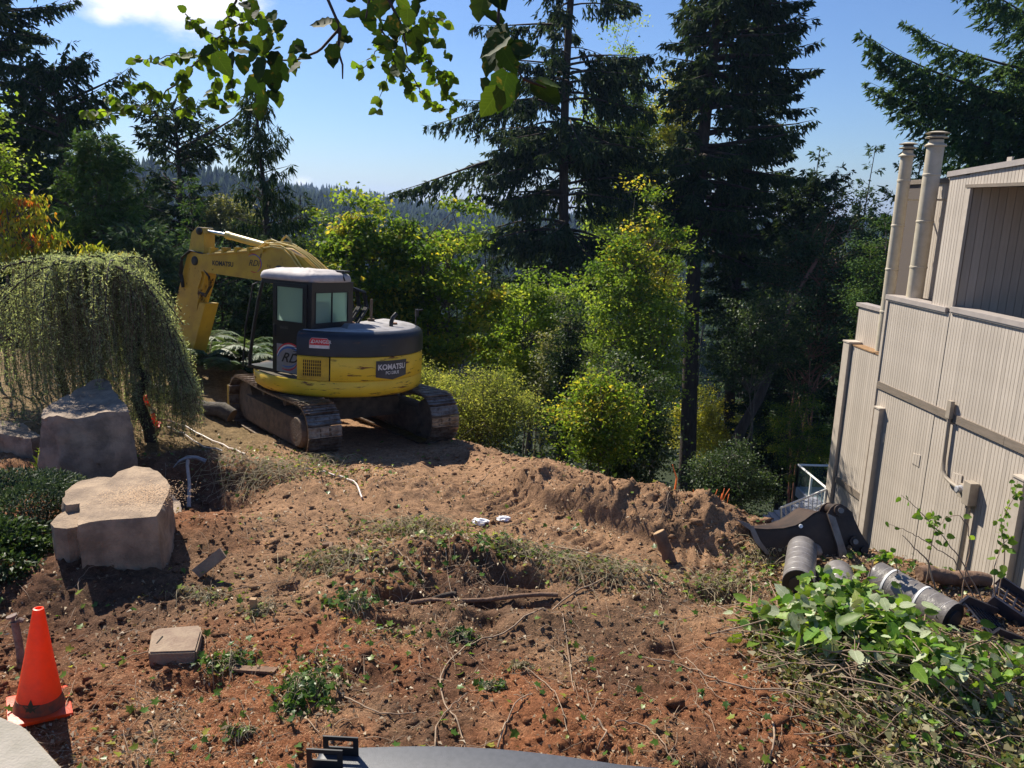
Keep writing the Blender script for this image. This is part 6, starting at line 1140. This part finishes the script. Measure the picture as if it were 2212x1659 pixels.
def clump(px, py, rx, ry, h, n, label, seed, mat, name='ivy_clump', cat='ivy clump', stems=26, size=(.014, .036)):
    """a torn-out handful of ivy: lobed leaves and looping stems"""
    r = np.random.default_rng(seed); c = on(px, py); T = thing(name, tuple(c), label, cat); x = r.normal(0, rx*.5, n); y = r.normal(0, ry*.5, n); z = ground(c[0]+x, c[1]+y)-c[2]+.01+h*r.random(n)*np.exp(-(x/rx)**2-(y/ry)**2); V = []; F = []; k = 0; shp = [(0, -.5, 0), (.55, -.55, .1), (.5, -.05, .05), (.95, .25, .2), (.4, .35, .05), (0, 1.1, -.1), (-.4, .35, .05), (-.95, .25, .2), (-.5, -.05, .05), (-.55, -.55, .1)]
    for i in range(n):
        s = r.uniform(*size); up = unit(rdir(1, r)[0]*.8+[0, -.1, .9]); t = unit(np.cross(up, rdir(1, r)[0])); b = np.cross(up, t); q = np.array([x[i], y[i], z[i]]); V.append(q); V += [q+s*(t*u+b*v+up*w) for u, v, w in shp]; F += [(k, k+1+j, k+1+(j+1) % 10) for j in range(10)]; k += 11
    mesh_np('ivy_leaves', V, np.array(F), mat, T, var=np.repeat(r.random(n), 10)); ls = []
    for i in range(stems): L = r.uniform(.1, .5)*rx*2; a = r.uniform(0, 6.28); s = np.linspace(-.5, .5, 8); X = r.normal(0, rx*.35)+L*np.cos(a)*s; Y = r.normal(0, ry*.4)+L*np.sin(a)*s; ls.append((np.stack([X, Y, ground(c[0]+X, c[1]+Y)-c[2]+.01+h*r.uniform(.2, 1.2)*np.cos(s*3)], 1), r.uniform(.0015, .004), .0015))
    V, F = tubes_np(ls, 4); mesh_np('stems', V, F, M('ivy_stems', (.24, .19, .11), .8, (.40, .33, .20), 6), T, True)
ivyd = leafmat('dark_ivy', [(0, (.03, .07, .015)), (.6, (.08, .16, .025)), (1, (.18, .27, .04))], .4, .4, .4); ivyl = leafmat('light_ivy', [(0, (.10, .085, .045)), (.35, (.22, .18, .10)), (.62, (.36, .30, .20)), (.72, (.20, .26, .07)), (1, (.24, .33, .06))], .4, .7, .2)
for k, (px, py, rx, ry, h, n, m_, lab) in enumerate([(900, 1150, .75, .22, .16, 420, ivyl, 'largest heap of torn ivy on top of the centre soil heap'), (720, 1215, .5, .2, .10, 220, ivyl, 'pale ivy tangle left of the centre soil heap'), (765, 1312, .22, .16, .12, 90, ivyd, 'glossy dark ivy clump below the dark root end'), (1300, 1235, .7, .25, .12, 300, ivyl, 'wide ivy and sprig tangle right of the buried pole'), (1130, 1195, .4, .15, .10, 150, ivyl, 'ivy scraps behind the right end of the buried pole'), (490, 1440, .22, .12, .09, 90, ivyd, 'small green sprig clump right of the valve box'), (660, 1500, .20, .22, .12, 170, ivyd, 'ivy clump above and left of the slotted brackets'), (440, 1290, .30, .10, .07, 80, ivyl, 'wilted ivy row between the valve box and the board offcut'), (560, 1325, .2, .12, .06, 60, ivyl, 'green sprigs around the pale wooden peg'), (1065, 1488, .10, .07, .05, 24, ivyd, 'tiny ivy clump in the middle of the red mulch'), (1000, 1375, .16, .07, .05, 34, ivyd, 'little ivy patch beside the long curved vine'), (1120, 1445, .14, .07, .05, 26, ivyl, 'little patch of light ivy right of the long curved vine'), (560, 1040, .9, .3, .12, 330, ivyl, 'dry ivy tangle in front of the left crawler track'), (700, 1000, .5, .25, .1, 160, ivyl, 'dry leaf tangle at the rear end of the left track'), (1560, 1270, .35, .3, .10, 170, ivyl, 'straw and leaf tangle left of the short wrapped roll'), (1640, 1215, .3, .2, .10, 120, ivyl, 'dry tangle just below the bucket tip'), (520, 1585, .12, .05, .04, 14, ivyd, 'few flat ivy leaves at the bottom left of the clearing')]):
    clump(px, py, rx, ry, h, n, lab, 300+k, m_, stems=int(24+110*rx), size=(.02, .045) if m_ is ivyd else (.012, .032))
stick_m = M('bare_vine', (.20, .13, .085), .8, (.36, .26, .175), 7)
def vine(px, r0, label, name='dead_vine', cat='vine', group='bare vines and roots lying on the dirt', lift=.02, mat=None):
    r0 *= .72; P = [on(*q) for q in px]; t = np.linspace(0, len(P)-1, len(P)*5); Q = []
    for u in t:   # smooth curve
        i = min(int(u), len(P)-2); f = u-i; p0 = P[max(i-1, 0)]; p1 = P[i]; p2 = P[i+1]; p3 = P[min(i+2, len(P)-1)]; Q.append(.5*((2*p1)+(p2-p0)*f+(2*p0-5*p1+4*p2-p3)*f*f+(3*p1-p0-3*p2+p3)*f**3))
    Q = np.array(Q); Q[:, 2] = ground(Q[:, 0], Q[:, 1])+r0+lift*np.abs(np.sin(t*1.9+px[0][0])); V, F = tubes_np([(Q-Q[0], r0, r0*.55)], 6); o = mesh_np(name, V, F, mat or stick_m, None, True); o.location = tuple(Q[0]); tag(o, label, cat, group)
for pts, r0, lab in [([(1360, 1235), (1240, 1285), (1130, 1340), (1010, 1400), (955, 1460), (960, 1520), (990, 1570), (1000, 1600)], .011, 'longest pale vine curving from the right of the hollow down to the black box'),
    ([(1075, 1620), (1090, 1570), (1110, 1530), (1150, 1500)], .009, 'pale root rising from the lid of the black box towards the centre'), ([(940, 1625), (945, 1570), (975, 1530), (1010, 1500)], .008, 'slim root left of the other root above the black box lid'),
    ([(1215, 1330), (1225, 1400), (1235, 1470), (1240, 1500)], .007, 'thin straight vine hanging down right of the long curved vine'), ([(1120, 1440), (1180, 1480), (1215, 1540), (1225, 1585)], .007, 'thin vine bending right below the green leaf clump'),
    ([(1650, 1545), (1668, 1560), (1672, 1600), (1660, 1655)], .013, 'hooked pale root at the bottom right of the clearing'), ([(1555, 1475), (1520, 1465), (1470, 1440), (1395, 1425), (1370, 1400)], .009, 'dark thin vine running left from the cut branches'),
    ([(1330, 1565), (1400, 1575), (1440, 1620), (1460, 1655)], .008, 'fine curved vine left of the hooked root'), ([(960, 1180), (975, 1220), (1010, 1240), (1050, 1260)], .007, 'short vine crossing the top of the leaf pile'),
    ([(1180, 1180), (1260, 1195), (1330, 1215), (1400, 1230)], .014, 'straight grey stick lying right of the leaf pile'), ([(790, 1170), (860, 1200), (920, 1215)], .010, 'stick lying over the left side of the leaf pile'),
    ([(700, 1470), (760, 1520), (830, 1545), (900, 1545)], .009, 'brown curved root above the slotted brackets'), ([(610, 1490), (650, 1540), (690, 1590)], .008, 'dark twig running down towards the slotted brackets'),
    ([(390, 1402), (300, 1418), (225, 1440)], .007, 'long thin twig crossing the valve box lid'), ([(420, 1300), (500, 1280), (570, 1262), (640, 1250)], .006, 'fine vine right of the leaning board offcut'),
    ([(1440, 1400), (1490, 1430), (1540, 1500)], .006, 'fine vine below the split board'), ([(1010, 1068), (1050, 1030), (1085, 1000)], .008, 'straight straw stalk leaning on the dirt heap'), ([(1190, 1095), (1225, 1100), (1250, 1130), (1258, 1160)], .008, 'curled straw stalk in the middle of the dirt ridge'),
    ([(1290, 1560), (1310, 1585), (1290, 1625)], .011, 'short brown stick near the right end of the black box'), ([(630, 1235), (700, 1230), (790, 1210)], .007, 'fine twig left of the leaf pile')]: vine(pts, r0, lab)
# ---------------------------------------------------------------- leafy branches
_lm = {}
def leaf_mesh(kind, mat, seed=0):
    """one real leaf, 1 unit long, toothed outline, slightly cupped"""
    key = (kind, mat.name, seed)
    if key in _lm: return _lm[key]
    r = np.random.default_rng(seed+3); n = 9; V = [(0, 0, 0)]; L = []; R = []
    t = np.linspace(.04, 1, n); w = {'broad': .38, 'long': .27}[kind]*np.sin(np.pi*t**.75)**.75*(1-.15*t); cup = r.uniform(.1, .5); bend = r.uniform(-.25, .35)
    mid = []; F = []; V = []
    for i in range(n):
        z = bend*t[i]**2*.5; tooth = 1+.07*(-1)**i; V += [(t[i], 0, z), (t[i]-.02, w[i]*tooth+.002, z+cup*w[i]*.6+.02*math.sin(i*2)), (t[i]-.02, -w[i]*tooth-.002, z+cup*w[i]*.6+.02*math.cos(i*3))]
    for i in range(n-1): a = 3*i; b = a+3; F += [(a, b, b+1, a+1), (a, a+2, b+2, b)]
    me = bpy.data.meshes.new('leaf'); me.from_pydata(V, [], F); at = me.attributes.new('var', 'FLOAT', 'FACE'); at.data.foreach_set('value', np.full(len(F), [.2, .45, .7, .9][seed % 4], np.float32)); me.polygons.foreach_set('use_smooth', np.ones(len(F), bool)); me.materials.append(mat); _lm[key] = me; return me
def put_leaf(par, p, d, nrm, size, kind, mat, seed):
    me = leaf_mesh(kind, mat, seed); o = bpy.data.objects.new('leaf', me); COL.objects.link(o); o.parent = par; d = np.array(d)/np.linalg.norm(d); s = np.cross(nrm, d); s /= np.linalg.norm(s)+1e-9; u = np.cross(d, s)
    o.matrix_local = Matrix([[d[i]*size, s[i]*size, u[i]*size, p[i]] for i in range(3)]+[[0, 0, 0, 1]]); return o
def hanging(main, subs, dist, label, leafsize, nleaf, seed, near=False, twig=.004, clusters=None, name='hanging_branch', group=None):
    """main, subs: survey picture polylines of stems at a real distance from the eye"""
    r = np.random.default_rng(seed); pt = lambda px, py, k=0: CAM+ray(px, py)*(dist+k)
    P0 = pt(*main[0]); T = thing(name, tuple(P0), label, 'branch', group); ls = []; an = []
    for j, ln in enumerate([main]+list(subs)):
        k = np.cumsum(r.normal(0, .02*dist/3, len(ln))); Q = np.array([pt(a, b, kk) for (a, b), kk in zip(ln, k)])-P0; tt = np.linspace(0, len(Q)-1, len(Q)*4); Q2 = np.stack([np.interp(tt, np.arange(len(Q)), Q[:, c]) for c in range(3)], 1)+r.normal(0, .0015*dist, (len(tt), 3)); ls.append((Q2, twig*(1.6 if j == 0 else .8), twig*.4))
        an.append(Q2)
    V, F = tubes_np(ls, 6); mesh_np('stem', V, F, M('twig_brown', (.05, .035, .028), .8), T, True)
    tot = sum(len(a) for a in an); c = 0
    for j, Q in enumerate(an):
        m = max(2, int(nleaf*len(Q)/tot))
        for i in range(m):
            q = Q[min(len(Q)-1, int(len(Q)*((i+.7)/m)))]; off = rdir(1, r)[0]*.012*dist/3; d = unit(np.array([r.normal(0, .8), r.normal(0, .6), -.7+r.normal(0, .5)])); nr = unit(np.array([r.normal(0, .5), -1+r.normal(0, .4), r.normal(.3, .5)])); put_leaf(T, q+off, d, nr, leafsize*r.uniform(.65, 1.2), 'broad', bird_leaf, int(r.integers(4)))
    return T
G = 'leafy branches hanging in from above'
hanging([(520, -30), (495, 40), (470, 85), (440, 120), (400, 160), (350, 205), (290, 235), (215, 245), (180, 240)], [[(440, 120), (400, 115), (350, 125), (290, 130)], [(495, 40), (492, 90), (495, 150), (505, 200), (480, 230)], [(400, 160), (380, 180), (410, 215), (400, 250)], [(350, 205), (320, 190), (270, 175)], [(470, 85), (530, 90), (600, 120)], [(440, 120), (470, 180), (455, 215), (445, 225)], [(400, 30), (430, 60), (460, 75)], [(290, 235), (260, 225), (230, 205)], [(505, 60), (530, 45), (560, 20), (575, 60), (600, 75)]], 3.2, 'wide spreading leafy branch hanging in at the upper left against the cloud', .045, 260, 1, twig=.0035, group=G)
hanging([(800, -30), (820, 40), (835, 90), (870, 130), (900, 180), (925, 220), (965, 240)], [[(820, 40), (870, 60), (900, 90), (940, 80), (970, 120)], [(835, 90), (850, 140), (830, 180), (820, 230)], [(900, 60), (925, 30), (960, 40)], [(870, 130), (910, 120), (950, 150), (975, 170)], [(870, 10), (885, 60), (910, 110), (940, 160), (960, 200), (985, 225)], [(835, 90), (790, 130), (780, 160)], [(850, 140), (880, 160), (890, 195)]], 3.0, 'leafy branch drooping in at the top centre left of the open fir', .042, 220, 2, twig=.003, group=G)
# big near leaves, a metre or so from the eye
def bigleaves(stem, leaves, dist, label, size, seed):
    r = np.random.default_rng(seed); pt = lambda px, py, k=0: CAM+ray(px, py)*(dist+k); P0 = pt(*stem[0][0]); T = thing('near_branch', tuple(P0), label, 'branch', 'big leaved branch tips close overhead'); ls = []
    for ln in stem: Q = np.array([pt(*q) for q in ln])-P0; tt = np.linspace(0, len(Q)-1, len(Q)*4); ls.append((np.stack([np.interp(tt, np.arange(len(Q)), Q[:, c]) for c in range(3)], 1), .0035, .0015))
    V, F = tubes_np(ls, 6); mesh_np('stem', V, F, M('twig_brown', (.05, .035, .028), .8), T, True)
    leaves = [q for l in leaves for q in (l, (l[0]+r.normal(0, 22), l[1]+r.normal(-8, 18), l[2]+r.normal(0, 40), l[3]*r.uniform(.6, .95)))]
    for px, py, ang, sc in leaves:
        c = pt(px, py, r.normal(0, .06))-P0; a = math.radians(ang); d = RR*math.cos(a)+UU*math.sin(a)+FW*r.normal(0, .35); nr = -FW+UU*r.uniform(.1, .8)+RR*r.normal(0, .5); L = size*sc; put_leaf(T, c-unit(d)*L*.5, d, nr, L, 'broad', big_leaf, int(r.integers(4)))
big_leaf = leafmat('big_dark_leaves', [(0, (.012, .028, .008)), (.6, (.025, .05, .010)), (1, (.08, .13, .018))], .40, .65, .15, tcol=(1.4, 1.4, .5), veins=True)
bigleaves([[(700, -20), (735, 60), (690, 110), (640, 130), (600, 130)], [(735, 60), (730, 110), (740, 140), (740, 170)]], [(545, 25, 250, 1.), (590, 40, -70, .9), (604, 60, -100, .85), (640, 105, 200, .9), (445, 110, 200, .75), (480, 140, -60, 1.05), (525, 140, -80, 1.0), (560, 150, -95, 1.05), (590, 175, -75, 1.1), (545, 190, 240, 1.0), (570, 220, -90, .95), (610, 155, -60, 1.0), (600, 215, -80, .8), (545, 235, 200, .7), (635, 140, -85, .95), (565, 245, -90, .75), (520, 110, 160, .8), (660, 125, -10, .6), (500, 130, -80, .85)], 1.5, 'clump of big dark serrated leaves right of the cloud', .047, 4)
bigleaves([[(830, -20), (870, 60), (880, 120)], [(800, -10), (790, 40)], [(870, 60), (840, 110)]], [(790, -5, -70, .8), (695, 55, 185, 1.), (730, 65, 160, .9), (740, 100, -100, 1.15), (760, 30, 200, .8), (820, 20, -90, 1.1), (850, 60, -80, 1.1), (880, 40, -90, 1.), (900, 90, -70, 1.2), (870, 130, -90, 1.1), (820, 90, 200, .8), (860, 155, -80, .85), (800, 50, -60, .9), (900, 20, -110, .9), (840, 5, -120, .9), (920, 60, -60, .7)], 1.5, 'clump of big dark serrated leaves hanging at the top centre', .047, 5)
bigleaves([[(1080, -20), (1075, 60), (1090, 110), (1130, 170)], [(1130, 170), (1180, 190)]], [(1040, 15, -100, .95), (1075, -5, -60, .8), (1070, 95, -110, 1.15), (1065, 130, 250, 1.0), (1100, 130, -60, .8), (1060, 205, -90, 1.1), (1085, 200, 255, 1.1), (1180, 205, -50, 1.0), (1125, 110, -20, .8)], 1.4, 'blurry near leaves hanging in front of the open fir', .072, 6)
# cut branches heaped in the lower right corner
def cut_branch(px0, px1, label, nleaf, size, mat, seed, lift=.25, kind='long', spread=.16, pale=None):
    r = np.random.default_rng(seed); A_ = on(*px0); B_ = on(*px1); B_[2] += .0; T = thing('cut_branch', tuple(A_), label, 'branch', 'freshly cut leafy branches heaped at the right'); s = np.linspace(0, 1, 8); Q = (B_-A_)*s[:, None]+np.array([0, 0, 1.])*(lift*np.sin(s*2.4+.3))[:, None]+r.normal(0, .012, (8, 3)); ls = [(Q, .012, .004)]
    for i in range(9):
        q = Q[r.integers(1, 8)]; e = q+rdir(1, r)[0]*[1, 1, .5]*spread*1.4; e[2] = max(e[2], q[2]-.08); ls.append((np.array([q, (q+e)/2+[0, 0, .02], e]), .004, .002))
    V, F = tubes_np(ls, 6); mesh_np('stem', V, F, stick_m, T, True); tips = [Q[k] for k in range(1, 8)]+[l[0][-1] for l in ls[1:]]+[l[0][1] for l in ls[1:]]
    for i in range(nleaf):
        p = tips[r.integers(len(tips))]+r.normal(0, spread*.42, 3)*[1, 1, .6]; g = gz(A_[0]+p[0], A_[1]+p[1])-A_[2]; p[2] = max(p[2], g+.03); d = unit(np.array([r.normal(-.15, .8), r.normal(-.4, .7), r.normal(-.35, .45)])); nr = unit(rdir(1, r)[0]*.7+[0, -.2, .8]); put_leaf(T, p, d, nr, size*r.uniform(.6, 1.25), kind, pale if (pale and r.random() < .3) else mat, int(r.integers(4)))
fresh = leafmat('fresh_cut_leaves', [(0, (.06, .14, .02)), (.5, (.12, .24, .03)), (1, (.24, .36, .05))], .5, .45, .3, veins=True); under = leafmat('pale_leaf_undersides', [(0, (.28, .34, .18)), (1, (.46, .50, .32))], .35, .6, veins=True)
for a, b, lab, nl, sz, sd in [((1880, 1340), (1640, 1375), 'leftmost leafy cut branch reaching towards the split board', 190, .13, 1), ((1900, 1330), (1720, 1340), 'cut branch with upright green leaves below the short wrapped roll', 170, .12, 2), ((1900, 1400), (1690, 1430), 'cut branch with big pale hanging leaves at the front of the heap', 200, .16, 3), ((1990, 1380), (1800, 1400), 'thick leafy cut branch in the middle of the heap', 190, .14, 4),
    ((2060, 1470), (1870, 1440), 'cut branch with pale upturned leaves beside the long roll', 190, .13, 5), ((2160, 1560), (1960, 1500), 'sparse cut branch lying across the twigs at the right', 100, .10, 6), ((2200, 1480), (2060, 1440), 'cut branch with yellowish leaves near the right edge', 100, .10, 7), ((2190, 1640), (2030, 1590), 'cut branch at the bottom right corner', 80, .075, 8), ((2010, 1600), (1860, 1530), 'low trailing cut branch below the heap', 60, .065, 9), ((1850, 1300), (1780, 1290), 'small leafy sprig between the wrapped rolls', 40, .07, 10)]:
    cut_branch(a, b, lab, nl, sz, fresh, sd, lift=.28 if sz > .085 else .12, spread=.17, pale=under)
def brush():
    r = np.random.default_rng(31); ls = []
    for i in range(330):
        px = r.uniform(1600, 2260); py = min(1310+(px-1600)*.18+abs(r.normal(0, 150)), 1690); px = max(px, 1600+max(0, py-1400)*.95+r.uniform(0, 60)); p = on(px, py); L = r.uniform(.15, .8) if i % 11 else r.uniform(.8, 1.3); a = r.uniform(-.6, .6)+(math.pi/2 if r.random() < .2 else 0)+.5; m = 7; s = np.linspace(0, 1, m)-.5; x = p[0]+L*np.cos(a)*s; y = p[1]-L*np.sin(a)*s+r.normal(0, .02, m); z = ground(x, y)+.01+r.uniform(0, .14)+.1*L*np.sin((s+.5)*math.pi)*r.uniform(0, 1.5); w = r.uniform(.0015, .0055) if i % 11 else r.uniform(.004, .007); ls.append((np.stack([x, y, z], 1), w, w*.5))
    V, F = tubes_np(ls, 5); o = mesh_np('brushwood', V, F, stick_m, None, True); tag(o, 'tangle of bare cut stems and twigs around the leafy heap', 'brushwood', kind='stuff')
    n = 3600; px = r.uniform(1600, 2260, n); py = np.minimum(1330+(px-1600)*.17+np.abs(r.normal(0, 150, n)), 1690); px = np.maximum(px, 1600+np.maximum(0, py-1400)*.95+r.uniform(0, 60, n)); C = []
    for a, b in zip(px[:900], np.minimum(py, 1700)[:900]): C.append(on(a, b))
    C = np.repeat(np.array(C), 4, 0)+r.normal(0, .07, (3600, 3))*[1, 1, 0]; C[:, 2] = ground(C[:, 0], C[:, 1])+r.uniform(.01, .16, len(C)); V, F = cards(C, unit(rdir(len(C), r)*[1, 1, .5]), unit(rdir(len(C), r)+[0, 0, .6]), r.uniform(.02, .10, len(C))*r.uniform(.5, 1.1, len(C)), r.uniform(.012, .05, len(C)), .3, .4)
    o = mesh_np('wilted_cuttings', V, F, leafmat('wilted_leaves', [(0, (.05, .08, .02)), (.3, (.10, .14, .04)), (.6, (.24, .22, .11)), (1, (.46, .38, .24))], .4, .5), var=r.random(len(C))); tag(o, 'wilted leaf cuttings heaped around the cut branches', 'cuttings', kind='stuff')
brush()
# wild stems in front of the house wall
def wild(stem, label, seed, nl=10, dist=6.6, size=.07, r0=.006, mat=None):
    r = np.random.default_rng(seed); pt = lambda px, py: CAM+ray(px, py)*dist; P0 = pt(*stem[0]); P0[2] = min(P0[2], gz(P0[0], P0[1])+.02); T = thing('wild_stem', tuple(P0), label, 'stem', 'thin wild stems in front of the house wall'); Q = np.array([P0]+[pt(*q) for q in stem[1:]])-P0; tt = np.linspace(0, len(Q)-1, len(Q)*5); Q2 = np.stack([np.interp(tt, np.arange(len(Q)), Q[:, c]) for c in range(3)], 1)+r.normal(0, .003, (len(tt), 3))
    V, F = tubes_np([(Q2, r0, r0*.3)], 6); mesh_np('stem', V, F, stick_m, T, True)
    for i in range(nl): q = Q2[int(len(Q2)*(.3+.69*r.random()))]; put_leaf(T, q+r.normal(0, .02, 3), unit(np.array([r.normal(), r.normal(), r.normal(-.3, .6)])), unit(np.array([r.normal(0, .6), -1, r.normal(.4, .6)])), size*r.uniform(.6, 1.2), 'broad', mat or fresh, int(r.integers(4)))
T4 = lambda cx, cy: ((1780+cx*.3917)*.8848, (900+cy*.3917)*.8848)
wild([T4(1640, 1380), T4(1440, 1180), T4(1300, 1010), T4(1180, 880), T4(1130, 830), T4(1075, 790)], 'tallest arching wild stem with a few green leaves reaching left', 1, 14)
wild([T4(1600, 1330), T4(1400, 1190), T4(1200, 1060), T4(1080, 1000), T4(1000, 970)], 'low arching bare stem below the tallest wild stem', 2, 3)
wild([T4(1330, 1330), T4(1240, 1200), T4(1150, 1110), T4(1085, 1040)], 'stiff dark bare stem leaning left in front of the wall', 3, 0, r0=.009)
wild([T4(1470, 1300), T4(1500, 1100), T4(1490, 980), T4(1430, 910), T4(1350, 930), T4(1280, 1020)], 'looping thin stem curling over to the left', 4, 5)
wild([T4(1250, 1200), T4(1270, 1050), T4(1290, 930), T4(1260, 880)], 'upright stem with a dark leaf cluster at its tip', 5, 16, size=.06)
wild([T4(1680, 1420), T4(1650, 1250), T4(1700, 1100), T4(1760, 1040)], 'bent stem with yellow green leaves near the right edge', 6, 14)
wild([T4(1690, 1400), T4(1720, 1150), T4(1700, 950), T4(1780, 800), T4(1800, 700)], 'ivy like stem climbing past the right pilaster', 7, 34, size=.055)
wild([T4(860, 1260), T4(900, 1190), T4(950, 1160), T4(990, 1140)], 'short sprig with dark leaves right of the bucket', 8, 14, size=.06)
wild([T4(1100, 1290), T4(1040, 1200), T4(1000, 1170), T4(940, 1150)], 'short leafy sprig above the long wrapped roll', 9, 14, size=.055)
